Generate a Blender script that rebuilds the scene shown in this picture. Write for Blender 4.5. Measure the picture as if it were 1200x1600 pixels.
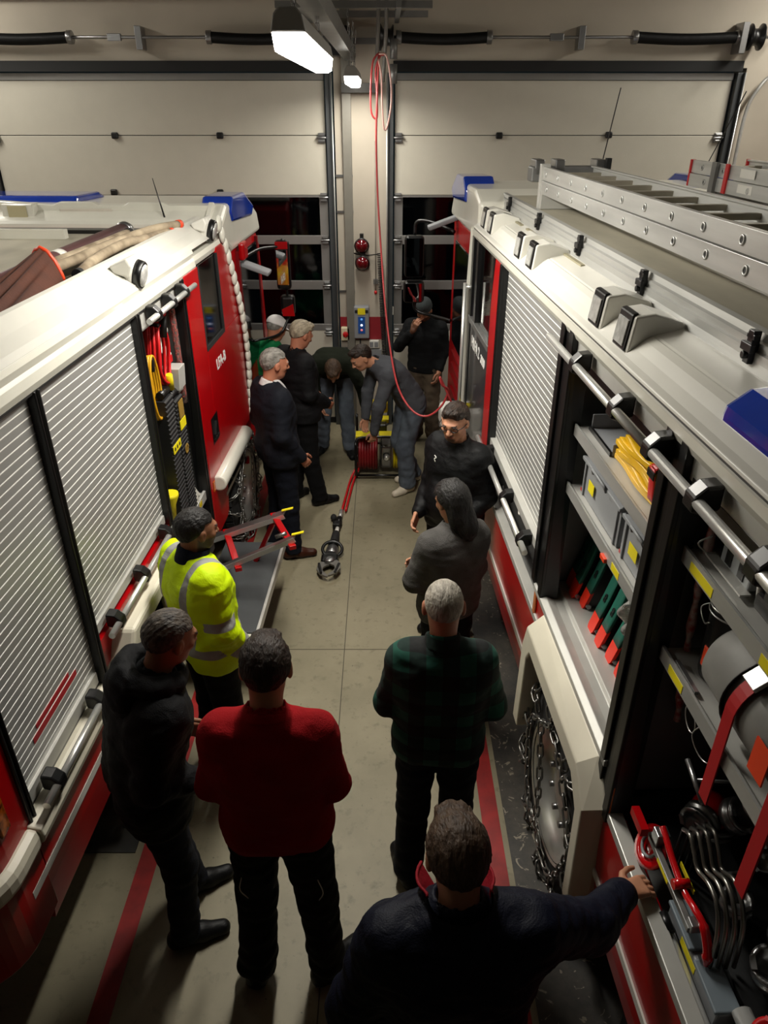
import bpy, bmesh, math, random
import numpy as np
from mathutils import Vector, Matrix, Euler
R_ = math.radians
random.seed(7)
for o in list(bpy.data.objects): bpy.data.objects.remove(o)
S = bpy.context.scene
COL = S.collection

# ------------------------------------------------------------------ camera, world, exposure
cam_d = bpy.data.cameras.new('camera'); cam = bpy.data.objects.new('camera', cam_d); COL.objects.link(cam)
cam.location = (0, 0, 3.4); cam.rotation_euler = (R_(90 - 29.2), 0, 0)
cam_d.sensor_fit = 'VERTICAL'; cam_d.sensor_height = 36.0; cam_d.lens = 36.0 * 1130 / 1600.0
cam_d.clip_start = 0.05; cam_d.clip_end = 100
S.camera = cam
w = bpy.data.worlds.new('night'); S.world = w; w.use_nodes = True
w.node_tree.nodes['Background'].inputs[0].default_value = (0.016, 0.026, 0.030, 1)
w.node_tree.nodes['Background'].inputs[1].default_value = 0.3
S.view_settings.view_transform = 'Standard'; S.view_settings.look = 'None'
S.view_settings.gamma = 1.0; S.view_settings.use_curve_mapping = False
S.view_settings.exposure = 0.0
LUM_POWER = 72.0        # each ceiling luminaire above the middle aisle
SIDE_POWER = 48.0       # luminaires over the outer aisles

# ------------------------------------------------------------------ helpers
def lin(h):
    h = h.lstrip('#'); c = [int(h[i:i+2], 16) / 255 for i in (0, 2, 4)]
    return tuple(x / 12.92 if x <= .04045 else ((x + .055) / 1.055) ** 2.4 for x in c) + (1,)
MATS = {}
def mat(name, col, rough=.5, metal=0, var=.12, scale=8, bump=0, bscale=60, coat=0, emis=None, estr=0, alpha=None, trans=0, stretch=(1, 1, 1), col2=None, spec=None, sheen=0):
    if name in MATS: return MATS[name]
    m = bpy.data.materials.new(name); m.use_nodes = True; nt = m.node_tree; N = nt.nodes; L = nt.links
    b = N['Principled BSDF']
    c = lin(col); c2 = lin(col2) if col2 else tuple(x * (1 - var) for x in c[:3]) + (1,)
    tc = N.new('ShaderNodeTexCoord'); mp = N.new('ShaderNodeMapping'); mp.inputs['Scale'].default_value = stretch
    L.new(tc.outputs['Object'], mp.inputs[0])
    nz = N.new('ShaderNodeTexNoise'); nz.inputs['Scale'].default_value = scale; nz.inputs['Detail'].default_value = 5
    L.new(mp.outputs[0], nz.inputs['Vector'])
    mx = N.new('ShaderNodeMix'); mx.data_type = 'RGBA'; mx.inputs[6].default_value = c; mx.inputs[7].default_value = c2
    rp = N.new('ShaderNodeMapRange'); rp.inputs[1].default_value = .35; rp.inputs[2].default_value = .65
    L.new(nz.outputs[0], rp.inputs[0]); L.new(rp.outputs[0], mx.inputs[0]); L.new(mx.outputs[2], b.inputs['Base Color'])
    b.inputs['Roughness'].default_value = rough; b.inputs['Metallic'].default_value = metal
    if coat: b.inputs['Coat Weight'].default_value = coat; b.inputs['Coat Roughness'].default_value = .06
    if spec is not None: b.inputs['Specular IOR Level'].default_value = spec
    if sheen: b.inputs['Sheen Weight'].default_value = sheen
    if trans: b.inputs['Transmission Weight'].default_value = trans; b.inputs['IOR'].default_value = 1.45
    if emis: b.inputs['Emission Color'].default_value = lin(emis); b.inputs['Emission Strength'].default_value = estr
    if bump:
        n2 = N.new('ShaderNodeTexNoise'); n2.inputs['Scale'].default_value = bscale; n2.inputs['Detail'].default_value = 4
        L.new(mp.outputs[0], n2.inputs['Vector'])
        bp = N.new('ShaderNodeBump'); bp.inputs['Strength'].default_value = bump; bp.inputs['Distance'].default_value = .01
        L.new(n2.outputs[0], bp.inputs['Height']); L.new(bp.outputs[0], b.inputs['Normal'])
    MATS[name] = m
    return m

class MB:
    """collects shapes, builds ONE mesh object"""
    def __init__(s): s.v = []; s.f = []; s.sm = []
    def add(s, vs, fs, smooth=False):
        o = len(s.v); s.v += [tuple(v) for v in vs]; s.f += [tuple(i + o for i in f) for f in fs]; s.sm += [smooth] * len(fs); return s
    def box(s, x0, x1, y0, y1, z0, z1):
        x0, x1 = sorted((x0, x1)); y0, y1 = sorted((y0, y1)); z0, z1 = sorted((z0, z1))
        v = [(x, y, z) for z in (z0, z1) for y in (y0, y1) for x in (x0, x1)]
        return s.add(v, [(0, 2, 3, 1), (4, 5, 7, 6), (0, 1, 5, 4), (2, 6, 7, 3), (0, 4, 6, 2), (1, 3, 7, 5)])
    def obox(s, c, ax, ay, az, hx, hy, hz):
        c, ax, ay, az = map(Vector, (c, ax, ay, az)); ax.normalize(); ay.normalize(); az.normalize()
        v = [c + ax * hx * i + ay * hy * j + az * hz * k for k in (-1, 1) for j in (-1, 1) for i in (-1, 1)]
        return s.add(v, [(0, 2, 3, 1), (4, 5, 7, 6), (0, 1, 5, 4), (2, 6, 7, 3), (0, 4, 6, 2), (1, 3, 7, 5)])
    def bar(s, p, q, wd, ht, up=(0, 0, 1)):
        p, q = Vector(p), Vector(q); d = (q - p).normalized(); u = Vector(up)
        r = d.cross(u); r = r.normalized() if r.length > 1e-4 else Vector((1, 0, 0)); u = r.cross(d)
        return s.obox((p + q) / 2, r, d, u, wd / 2, (q - p).length / 2, ht / 2)
    def tube(s, pts, r, n=10, closed=False, smooth=True, flat=1.0):
        pts = [Vector(p) for p in pts]; m = len(pts); rs = r if isinstance(r, (list, tuple)) else [r] * m
        prev = None; rings = []
        for i, p in enumerate(pts):
            a = pts[(i - 1) % m] if (closed or i > 0) else p; b = pts[(i + 1) % m] if (closed or i < m - 1) else p
            d = (b - a).normalized()
            if prev is None:
                u = d.orthogonal().normalized()
            else:
                u = (prev - d * prev.dot(d)); u = u.normalized() if u.length > 1e-6 else d.orthogonal().normalized()
            prev = u; w_ = d.cross(u)
            rings.append([p + (u * math.cos(t) + w_ * math.sin(t) * flat) * rs[i] for t in [2 * math.pi * k / n for k in range(n)]])
        vs = [v for g in rings for v in g]; fs = []
        for i in range(m if closed else m - 1):
            j = (i + 1) % m
            for k in range(n): fs.append((i * n + k, i * n + (k + 1) % n, j * n + (k + 1) % n, j * n + k))
        s.add(vs, fs, smooth)
        if not closed:
            s.add(rings[0], [tuple(range(n - 1, -1, -1))]); s.add(rings[-1], [tuple(range(n))])
        return s
    def cyl(s, p, q, r, r2=None, n=20): return s.tube([p, q], [r, r if r2 is None else r2], n)
    def lathe(s, c, ax, prof, n=28, smooth=True, cap=True):
        """prof: (distance along axis, radius)"""
        c = Vector(c); ax = Vector(ax).normalized(); u = ax.orthogonal().normalized(); w_ = ax.cross(u); m = len(prof)
        vs = []
        for h, r in prof:
            for k in range(n):
                t = 2 * math.pi * k / n; vs.append(c + ax * h + (u * math.cos(t) + w_ * math.sin(t)) * max(r, 1e-4))
        fs = [(i * n + k, i * n + (k + 1) % n, (i + 1) * n + (k + 1) % n, (i + 1) * n + k) for i in range(m - 1) for k in range(n)]
        s.add(vs, fs, smooth)
        if cap: s.add(vs[:n], [tuple(range(n - 1, -1, -1))]); s.add(vs[-n:], [tuple(range(n))])
        return s
    def prism(s, poly, axis, a, b, smooth=False):
        """poly in the other two axes, in order (x,z) for axis y, (y,z) for x, (x,y) for z"""
        def P(p, t): return (p[0], t, p[1]) if axis == 'y' else (t, p[0], p[1]) if axis == 'x' else (p[0], p[1], t)
        n = len(poly); vs = [P(p, a) for p in poly] + [P(p, b) for p in poly]
        s.add(vs, [(i, (i + 1) % n, n + (i + 1) % n, n + i) for i in range(n)], smooth)
        s.add(vs, [tuple(range(n - 1, -1, -1)), tuple(range(n, 2 * n))]); return s
    def ell(s, c, rx, ry, rz, rot=None, n=16, m=10):
        M = (rot or Euler((0, 0, 0))).to_matrix(); c = Vector(c); vs = []
        for i in range(m + 1):
            ph = math.pi * i / m
            for k in range(n):
                t = 2 * math.pi * k / n
                vs.append(c + M @ Vector((rx * math.sin(ph) * math.cos(t), ry * math.sin(ph) * math.sin(t), rz * math.cos(ph))))
        return s.add(vs, [(i * n + k, (i + 1) * n + k, (i + 1) * n + (k + 1) % n, i * n + (k + 1) % n) for i in range(m) for k in range(n)], True)
    def grid(s, fn, nu, nv, thick=None, smooth=True):
        vs = [Vector(fn(i / nu, j / nv)) for i in range(nu + 1) for j in range(nv + 1)]
        W = nv + 1
        fs = [(i * W + j, (i + 1) * W + j, (i + 1) * W + j + 1, i * W + j + 1) for i in range(nu) for j in range(nv)]
        if thick:
            t = Vector(thick); n = len(vs); v2 = [v + t for v in vs]
            rim = [i * W for i in range(nu + 1)]; 
            s.add(vs + v2, fs + [tuple(reversed([k + n for k in f])) for f in fs], smooth)
            side = []
            for i in range(nu): side += [(i * W, (i + 1) * W, (i + 1) * W + n, i * W + n), (i * W + nv, i * W + nv + n, (i + 1) * W + nv + n, (i + 1) * W + nv)]
            for j in range(nv): side += [(j, j + n, j + 1 + n, j + 1), (nu * W + j, nu * W + j + 1, nu * W + j + 1 + n, nu * W + j + n)]
            s.add(vs + v2, side)
        else: s.add(vs, fs, smooth)
        return s
    def build(s, name, m, parent=None, bevel=0, loc=None, rotz=None, seg=2):
        me = bpy.data.meshes.new(name); me.from_pydata(s.v, [], s.f); me.polygons.foreach_set('use_smooth', s.sm)
        if isinstance(m, bpy.types.Material): me.materials.append(m)
        bm = bmesh.new(); bm.from_mesh(me); bmesh.ops.remove_doubles(bm, verts=bm.verts, dist=1e-5)
        bmesh.ops.recalc_face_normals(bm, faces=bm.faces); bm.to_mesh(me); bm.free()
        me.update()
        o = bpy.data.objects.new(name, me); COL.objects.link(o)
        if parent: o.parent = parent
        if loc is not None: o.location = loc
        if rotz is not None: o.rotation_euler = (0, 0, rotz)
        if bevel:
            md = o.modifiers.new('bevel', 'BEVEL'); md.width = bevel; md.segments = seg; md.limit_method = 'ANGLE'; md.angle_limit = R_(40)
        return o

def thing(name, label, cat, loc=(0, 0, 0), rotz=0, group=None, frame=None):
    o = bpy.data.objects.new(name, None); COL.objects.link(o); o.empty_display_size = .1
    if frame is not None:
        o.location = frame @ Vector(loc); o.rotation_euler = (0, 0, frame.to_euler().z + rotz)
    else:
        o.location = loc; o.rotation_euler = (0, 0, rotz)
    o['label'] = label; o['category'] = cat
    if group: o['group'] = group
    return o
def tag(o, label, cat, group=None):
    o['label'] = label; o['category'] = cat
    if group: o['group'] = group
    return o
def struct(o): o['kind'] = 'structure'; return o
def setlabel(o, l): o['label'] = l; return o
def put(o, frame, loc=(0, 0, 0), rotz=0):
    o.location = frame @ Vector(loc); o.rotation_euler = (0, 0, frame.to_euler().z + rotz); return o
def copy_thing(src, label=None, group=None):
    c = src.copy(); COL.objects.link(c)
    if label: c['label'] = label
    if group: c['group'] = group
    for ch in list(src.children):
        d = ch.copy(); COL.objects.link(d); d.parent = c; d.matrix_parent_inverse = ch.matrix_parent_inverse
        for g in list(ch.children):
            e = g.copy(); COL.objects.link(e); e.parent = d; e.matrix_parent_inverse = g.matrix_parent_inverse
    return c
def text_obj(name, body, size, m, M, parent=None, ext=.0008, sx=1.0, bold=0.0):
    """M: matrix whose local x = reading direction, y = up of letters, z = out of surface"""
    cu = bpy.data.curves.new(name, 'FONT'); cu.body = body; cu.size = size; cu.extrude = ext; cu.align_x = 'CENTER'; cu.align_y = 'CENTER'; cu.offset = bold
    t = bpy.data.objects.new(name, cu); COL.objects.link(t)
    dg = bpy.context.evaluated_depsgraph_get(); me = bpy.data.meshes.new_from_object(t.evaluated_get(dg))
    bpy.data.objects.remove(t); me.materials.clear(); me.materials.append(m)
    me.transform(M @ Matrix.Diagonal((sx, 1, 1, 1)))
    o = bpy.data.objects.new(name, me); COL.objects.link(o)
    if parent: o.parent = parent
    return o
def frame_m(o, x, y):
    x = Vector(x).normalized(); y = Vector(y); y = (y - x * y.dot(x)).normalized(); z = x.cross(y)
    M = Matrix((x, y, z)).transposed().to_4x4(); M.translation = Vector(o); return M
def arc(c, r, a0, a1, n, ax1, ax2):
    c, ax1, ax2 = Vector(c), Vector(ax1), Vector(ax2)
    return [c + ax1 * r * math.cos(a0 + (a1 - a0) * i / n) + ax2 * r * math.sin(a0 + (a1 - a0) * i / n) for i in range(n + 1)]
def smoothpath(pts, n=6):
    """Catmull-Rom"""
    P = [Vector(p) for p in pts]; P = [P[0] * 2 - P[1]] + P + [P[-1] * 2 - P[-2]]; out = []
    for i in range(1, len(P) - 2):
        a, b, c, d = P[i - 1:i + 3]
        for k in range(n):
            t = k / n; out.append(.5 * ((2 * b) + (c - a) * t + (2 * a - 5 * b + 4 * c - d) * t * t + (3 * b - a - 3 * c + d) * t ** 3))
    return out + [P[-2]]

# ------------------------------------------------------------------ materials
WHITE = mat('cream_white_paint', '#d8d6ca', .28, coat=.5, var=.04)
RED = mat('fire_red_paint', '#a60209', .3, coat=.25, var=.08, spec=.3)
ALU = mat('brushed_aluminium', '#bdbdb9', .42, .55, var=.18, scale=14, stretch=(1, .12, 1), bump=.05, bscale=90)
ALUD = mat('grey_anodised_metal', '#7c7c7a', .45, .6, var=.15)
ALUP = mat('pale_sheet_aluminium', '#c4c3bd', .45, .4, var=.12, scale=5)
DECK = mat('worn_deck_aluminium', '#b5af9c', .5, .15, var=.35, scale=3, stretch=(1, .3, 1), bump=.08, bscale=40)
CHROME = mat('chrome', '#dcdcd8', .28, .7, var=.05)
STEEL = mat('steel', '#9a9a9a', .3, .9, var=.15)
BLACK = mat('black_plastic', '#0d0d0e', .35, var=.2)
RUBBER = mat('black_rubber', '#111111', .8, var=.3, bump=.2, bscale=80)
DARK = mat('dark_grey_lining', '#242423', .7, var=.25)
GREY = mat('mid_grey_plastic', '#85878a', .5, var=.06)
YEL = mat('yellow_label', '#e0cf15', .5, var=.08)
YELP = mat('yellow_paint', '#c9b40c', .4, var=.1)
REDP = mat('red_plastic', '#c01418', .4, var=.15)
ORAN = mat('orange_plastic', '#e0431d', .45, var=.08)
BLUE = mat('blue_beacon_plastic', '#1438a0', .12, coat=.6, var=.15)
WPL = mat('white_plastic', '#dcdad2', .4, var=.04)
FOAM = mat('dark_floor_mat', '#1b1d1e', .85, var=.3, bump=.1)
INK = mat('black_ink', '#0a0a0a', .6, var=0)
LETTER = mat('white_lettering', '#e8e8e4', .5, var=0)
REFL = mat('white_reflective_tape', '#cfccc4', .35, var=.08)
GLASSD = mat('dark_tinted_glass', '#05070a', .05, var=0, coat=.3)

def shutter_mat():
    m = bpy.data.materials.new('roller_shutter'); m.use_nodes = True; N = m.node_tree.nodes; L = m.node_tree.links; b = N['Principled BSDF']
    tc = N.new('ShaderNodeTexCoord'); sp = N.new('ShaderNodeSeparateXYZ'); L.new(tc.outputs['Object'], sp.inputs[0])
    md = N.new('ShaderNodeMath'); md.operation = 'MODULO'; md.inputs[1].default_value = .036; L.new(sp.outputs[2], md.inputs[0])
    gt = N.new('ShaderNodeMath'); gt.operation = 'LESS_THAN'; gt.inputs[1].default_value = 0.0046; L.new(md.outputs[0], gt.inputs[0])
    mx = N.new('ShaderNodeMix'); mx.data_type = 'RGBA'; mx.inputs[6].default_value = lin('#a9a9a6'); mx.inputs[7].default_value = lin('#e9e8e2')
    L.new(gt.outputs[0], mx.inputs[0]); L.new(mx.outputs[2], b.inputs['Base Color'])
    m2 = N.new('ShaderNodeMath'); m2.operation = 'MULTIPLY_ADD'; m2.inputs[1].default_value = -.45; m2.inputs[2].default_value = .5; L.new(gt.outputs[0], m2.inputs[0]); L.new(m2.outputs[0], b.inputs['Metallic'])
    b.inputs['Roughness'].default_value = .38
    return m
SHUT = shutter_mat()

# ------------------------------------------------------------------ the hall
def floor_mat():
    m = bpy.data.materials.new('worn_concrete_floor'); m.use_nodes = True; N = m.node_tree.nodes; L = m.node_tree.links; b = N['Principled BSDF']
    tc = N.new('ShaderNodeTexCoord')
    def nz(sc, det=6, st=(1, 1, 1)):
        mp = N.new('ShaderNodeMapping'); mp.inputs['Scale'].default_value = st; L.new(tc.outputs['Object'], mp.inputs[0])
        n = N.new('ShaderNodeTexNoise'); n.inputs['Scale'].default_value = sc; n.inputs['Detail'].default_value = det; n.inputs['Roughness'].default_value = .65; L.new(mp.outputs[0], n.inputs['Vector']); return n
    def ramp(src, a, bb):
        r = N.new('ShaderNodeMapRange'); r.inputs[1].default_value = a; r.inputs[2].default_value = bb; L.new(src, r.inputs[0]); return r.outputs[0]
    def mix(f, a, c):
        x = N.new('ShaderNodeMix'); x.data_type = 'RGBA'; L.new(f, x.inputs[0])
        for i, q in ((6, a), (7, c)):
            if isinstance(q, tuple): x.inputs[i].default_value = q
            else: L.new(q, x.inputs[i])
        return x.outputs[2]
    c = mix(ramp(nz(1.3).outputs[0], .35, .65), lin('#8c846c'), lin('#7a735c'))
    c = mix(ramp(nz(14).outputs[0], .55, .8), c, lin('#605945'))
    c = mix(ramp(nz(38, 2).outputs[0], .70, .76), c, lin('#504a3b'))
    L.new(c, b.inputs['Base Color']); b.inputs['Roughness'].default_value = .55
    L.new(ramp(nz(2).outputs[0], .3, .7), b.inputs['Roughness']) if False else None
    bp = N.new('ShaderNodeBump'); bp.inputs['Strength'].default_value = .08; L.new(nz(60).outputs[0], bp.inputs['Height']); L.new(bp.outputs[0], b.inputs['Normal'])
    return m
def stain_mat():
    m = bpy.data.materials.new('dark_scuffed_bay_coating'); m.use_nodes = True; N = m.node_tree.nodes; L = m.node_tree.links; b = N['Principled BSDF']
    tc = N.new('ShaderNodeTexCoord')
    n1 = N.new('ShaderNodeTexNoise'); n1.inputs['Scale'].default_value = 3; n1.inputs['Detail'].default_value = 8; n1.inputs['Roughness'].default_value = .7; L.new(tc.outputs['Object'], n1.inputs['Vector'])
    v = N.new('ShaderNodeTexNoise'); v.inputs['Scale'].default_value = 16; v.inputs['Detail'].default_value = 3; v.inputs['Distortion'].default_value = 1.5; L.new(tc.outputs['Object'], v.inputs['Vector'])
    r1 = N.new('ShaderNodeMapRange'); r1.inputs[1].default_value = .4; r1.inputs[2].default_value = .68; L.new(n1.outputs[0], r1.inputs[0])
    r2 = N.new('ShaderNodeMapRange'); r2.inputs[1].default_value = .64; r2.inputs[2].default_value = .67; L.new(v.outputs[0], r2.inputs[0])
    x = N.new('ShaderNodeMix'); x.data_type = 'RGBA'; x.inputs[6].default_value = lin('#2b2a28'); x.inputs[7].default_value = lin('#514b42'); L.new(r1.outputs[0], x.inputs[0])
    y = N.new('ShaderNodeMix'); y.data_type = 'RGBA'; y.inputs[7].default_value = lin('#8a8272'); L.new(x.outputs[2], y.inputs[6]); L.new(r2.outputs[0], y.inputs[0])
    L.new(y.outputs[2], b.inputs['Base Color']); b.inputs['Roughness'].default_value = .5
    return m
WALLY = 8.31
WX0, WX1, CZ, BY = -6.2, 5.8, 5.2, -2.6
FLOOR = floor_mat()
struct(MB().box(WX0, WX1, BY, WALLY + .3, -.1, 0).build('floor', FLOOR))
WALLM = mat('painted_concrete_wall', '#b3aa9b', .8, var=.08, scale=2.5, bump=.08, bscale=30)
CEILM = mat('concrete_ceiling', '#857e73', .85, var=.1, scale=1.5, bump=.1)
LX0, LX1 = -4.02, -.60      # left door panel
RX0, RX1 = .11, 3.46        # right door panel
DT = 3.74
wb = MB()
for a, b_ in ((WX0, LX0 - .1), (LX1 + .10, RX0 - .06), (RX1 + .1, WX1)): wb.box(a, b_, WALLY, WALLY + .3, 0, DT)
wb.box(WX0, WX1, WALLY, WALLY + .3, DT, CZ)
struct(wb.build('wall_front', WALLM))
struct(MB().box(WX0 - .2, WX0, BY, WALLY + .3, 0, CZ).build('wall_left', WALLM))
struct(MB().box(WX1, WX1 + .2, BY, WALLY + .3, 0, CZ).build('wall_right', WALLM))
struct(MB().box(WX0 - .2, WX1 + .2, BY - .2, BY, 0, CZ).build('wall_back', mat('dark_rear_wall', '#4f4b45', .85)))
struct(MB().box(WX0 - .2, WX1 + .2, BY - .2, WALLY + .3, CZ, CZ + .2).build('ceiling', CEILM))
REDL = mat('worn_red_floor_paint', '#9c1a17', .5, var=.35, scale=10)
for i, x in enumerate((-1.265, .535)):
    struct(MB().box(x, x + .095, BY + .2, 8.1, .0, .0025).build('trim_%d' % (i + 1), REDL))
JOINT = mat('dark_joint_filler', '#4c463a', .8)
mbj = MB(); mbj.box(-.287, -.281, BY + .2, 8.2, 0, .0012); 
for y in (4.055, 1.2, 7.0): mbj.box(-1.17, .535, y, y + .006, 0, .0012) if y == 4.055 else None
struct(mbj.build('trim_3', JOINT))
STAIN = stain_mat()
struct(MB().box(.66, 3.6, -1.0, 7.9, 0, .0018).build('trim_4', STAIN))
struct(MB().box(-1.95, -1.30, 2.43, 3.35, 0, .006).build('trim_5', mat('black_bay_mat', '#171716', .7, var=.3, scale=3, col2='#4d473c')))
# red painted band and black skirting on the pier between the doors
REDB = mat('red_wall_band', '#8e1420', .6, var=.06)
def wz(py): # height on the front wall seen at a photo row
    v = (py - 800) / 1130; c, s = math.cos(R_(29.2)), math.sin(R_(29.2)); return 3.4 + WALLY / (c - v * s) * (-s - v * c)
struct(MB().box(LX1 + .10, RX0 - .06, WALLY - .004, WALLY, wz(530), wz(495)).build('trim_6', REDB))

# sectional doors
PANELW = mat('stucco_door_panel', '#bfbaac', .5, var=.03, bump=.12, bscale=120)
DFRAME = mat('door_frame_aluminium', '#8d8b88', .4, .5, var=.06)
NIGHT = mat('night_window_glass', '#0b0f13', .06, var=0, trans=.85, spec=.6)
def door(idx, x0, x1, handles):
    r = bpy.data.objects.new('door_%d' % idx, None); COL.objects.link(r); struct(r); r.location = (0, 0, 0)
    Y = WALLY + .05
    zb = [3.645, wz(212), wz(306)]
    for a, b_ in ((3.64, zb[1]), (zb[1], zb[2])):
        MB().box(x0, x1, Y, Y + .04, b_ + .003, a - .003).build('panel', PANELW, r, bevel=.004)
    MB().box(x0, x1, Y - .012, Y + .04, 3.64, 3.70).build('top_rail', DFRAME, r)
    MB().box(x0, x1, Y, Y + .04, .02 + .05, wz(518)).build('panel', PANELW, r, bevel=.004)
    MB().box(x0, x1, Y - .005, Y + .045, .0, .07).build('bottom_seal', RUBBER, r)
    rows = [(wz(309), wz(369)), (wz(383), wz(440)), (wz(454), wz(508))]
    n = 2; pw = (x1 - x0 - .12) / n
    edges = [wz(306), wz(518)]
    MB().box(x0, x1, Y - .004, Y + .045, rows[0][0], edges[0] ).build('window_rail', DFRAME, r)
    MB().box(x0, x1, Y - .004, Y + .045, rows[1][0], rows[0][1]).build('window_rail', DFRAME, r, bevel=.004)
    MB().box(x0, x1, Y - .004, Y + .045, rows[2][0], rows[1][1]).build('window_rail', DFRAME, r, bevel=.004)
    MB().box(x0, x1, Y - .004, Y + .045, edges[1], rows[2][1]).build('window_rail', DFRAME, r, bevel=.004)
    for xx in (x0, x0 + .06 + pw - .02, x1 - .09):
        MB().box(xx, xx + .09, Y - .002, Y + .043, edges[1], edges[0]).build('window_stile', DFRAME, r)
    for zt, zb_ in rows:
        for k in range(n):
            a = x0 + .06 + k * pw
            MB().box(a, a + pw, Y + .018, Y + .024, zb_, zt).build('glass_pane', NIGHT, r)
    for hx, hz in handles:
        h = MB().box(hx - .035, hx + .035, Y - .035, Y - .001, hz - .03, hz + .03); h.build('handle', BLACK, r, bevel=.012)
    for sx in (x0 + .04, x1 - .04):
        for hz in [zb[1] - .02, zb[2] - .02, wz(376), wz(447), wz(520)]:
            h = MB().box(sx - .035, sx + .035, Y - .03, Y - .002, hz - .045, hz + .045)
            h.cyl((sx - .05, Y - .035, hz), (sx + .05, Y - .035, hz), .013, n=8)
            h.box(sx - .03, sx + .03, Y - .045, Y - .03, hz + .02, hz + .035).box(sx - .03, sx + .03, Y - .045, Y - .03, hz - .035, hz - .02)
            h.build('hinge', STEEL, r, bevel=.003)
    for sx, d in ((x0 - .015, -1), (x1 + .015, 1)):
        t = MB().box(sx, sx + d * .05, WALLY - .02, WALLY + .09, 0, 3.70); t.box(sx + d * .05, sx + d * .058, WALLY - .06, WALLY + .09, 0, 3.70)
        t.build('track', mat('dark_track_steel', '#55585a', .4, .6), r, bevel=.002)
        MB().cyl((sx + d * .066, WALLY - .05, .9), (sx + d * .066, WALLY - .05, 3.7), .006, n=8).build('lift_cable', CHROME, r)
    return r
d1 = door(1, LX0, LX1, [(-2.755, wz(212)), (-1.68, wz(212)), (-2.86, wz(301)), (-1.735, wz(301))])
d2 = door(2, RX0, RX1, [(1.18, wz(212)), (2.30, wz(211)), (2.0, wz(300)), (1.1, wz(300))])
struct(MB().box(LX0 - .05, LX1 + .02, WALLY - .03, WALLY + .07, 3.71, 3.80).build('trim_7', mat('black_lintel_seal', '#0c0c0c', .7)))
struct(MB().box(RX0 - .02, RX1 + .05, WALLY - .03, WALLY + .07, 3.71, 3.80).build('trim_8', MATS['black_lintel_seal']))

def spring_shaft(label, x0, x1, springs, z=3.985):
    t = thing('torsion_spring_shaft', label, 'spring shaft', (0, WALLY, 0), group=None)
    y = -.12
    MB().cyl((x0, y, z), (x1, y, z), .014, n=12).build('shaft', STEEL, t)
    for a, b_ in springs:
        # closely wound coil, sagging slightly in the middle
        n = 150; pts = []; 
        for i in range(n * 6 + 1):
            u = i / (n * 6); th = 2 * math.pi * n * u
            pts.append((a + (b_ - a) * u, y + .048 * math.cos(th), z - .018 * math.sin(math.pi * u) + .048 * math.sin(th)))
        MB().tube(pts, .0055, 4).build('spring', mat('black_spring_steel', '#151515', .45, .4), t)
        for e in (a, b_):
            MB().cyl((e - .025, y, z), (e + .025, y, z), .058, n=16).build('spring_cone', STEEL, t, bevel=.004)
    xm = (x0 + x1) / 2
    m_ = MB().box(xm - .03 - .0, xm + .03, y - .03, -.002, z - .10, z + .09); m_.build('bracket', STEEL, t, bevel=.004)
    MB().box(xm - .30, xm - .17, y - .02, y + .02, z - .03, z + .03).build('coupling', STEEL, t, bevel=.006)
    return t
spring_shaft('steel shaft with two black coil springs above the left sectional door', -4.1, -.55, [(-3.95, -2.98), (-1.66, -.75)])
rs = spring_shaft('steel shaft with two black coil springs above the right sectional door', .0, 3.75, [(.14, 1.0), (2.38, 3.36)])
MB().lathe((3.5, -.12, 3.985), (1, 0, 0), [(-.05, .08), (-.03, .11), (-.01, .07), (.05, .07), (.07, .11), (.08, .11)]).build('cable_drum', BLACK, rs)
MB().lathe((.03, -.12, 3.985), (1, 0, 0), [(-.08, .11), (-.06, .11), (-.04, .07), (.03, .07), (.05, .10), (.06, .10)]).build('cable_drum', BLACK, rs)
MB().box(3.36, 3.42, -.2, -.01, 3.85, 4.1).build('bracket', STEEL, rs, bevel=.004)

# ------------------------------------------------------------------ the two fire trucks
FR = Matrix.Translation((.9203, 0, 0)) @ Matrix.Rotation(R_(2.65), 4, 'Z')      # right truck: +x into the body, +y towards its cab
FL = Matrix.Translation((-1.409, 0, 0)) @ Matrix.Rotation(R_(-2.0), 4, 'Z')     # left truck: -x into the body
PANEL = mat('gallery_white_panel', '#cbc9c0', .35, coat=.3, var=.03)
CREAM = mat('cream_fender_plastic', '#d9d3c0', .42, var=.04)
TIRE = mat('tyre_rubber', '#161514', .85, var=.3, bump=.3, bscale=50)
RIM = mat('silver_wheel_rim', '#b4b2ad', .35, .7, var=.1)
CHAINM = mat('galvanised_chain', '#8c8a86', .35, .85, var=.2)
SEAT = mat('cab_interior_grey', '#8a8a86', .7, var=.1)

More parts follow.
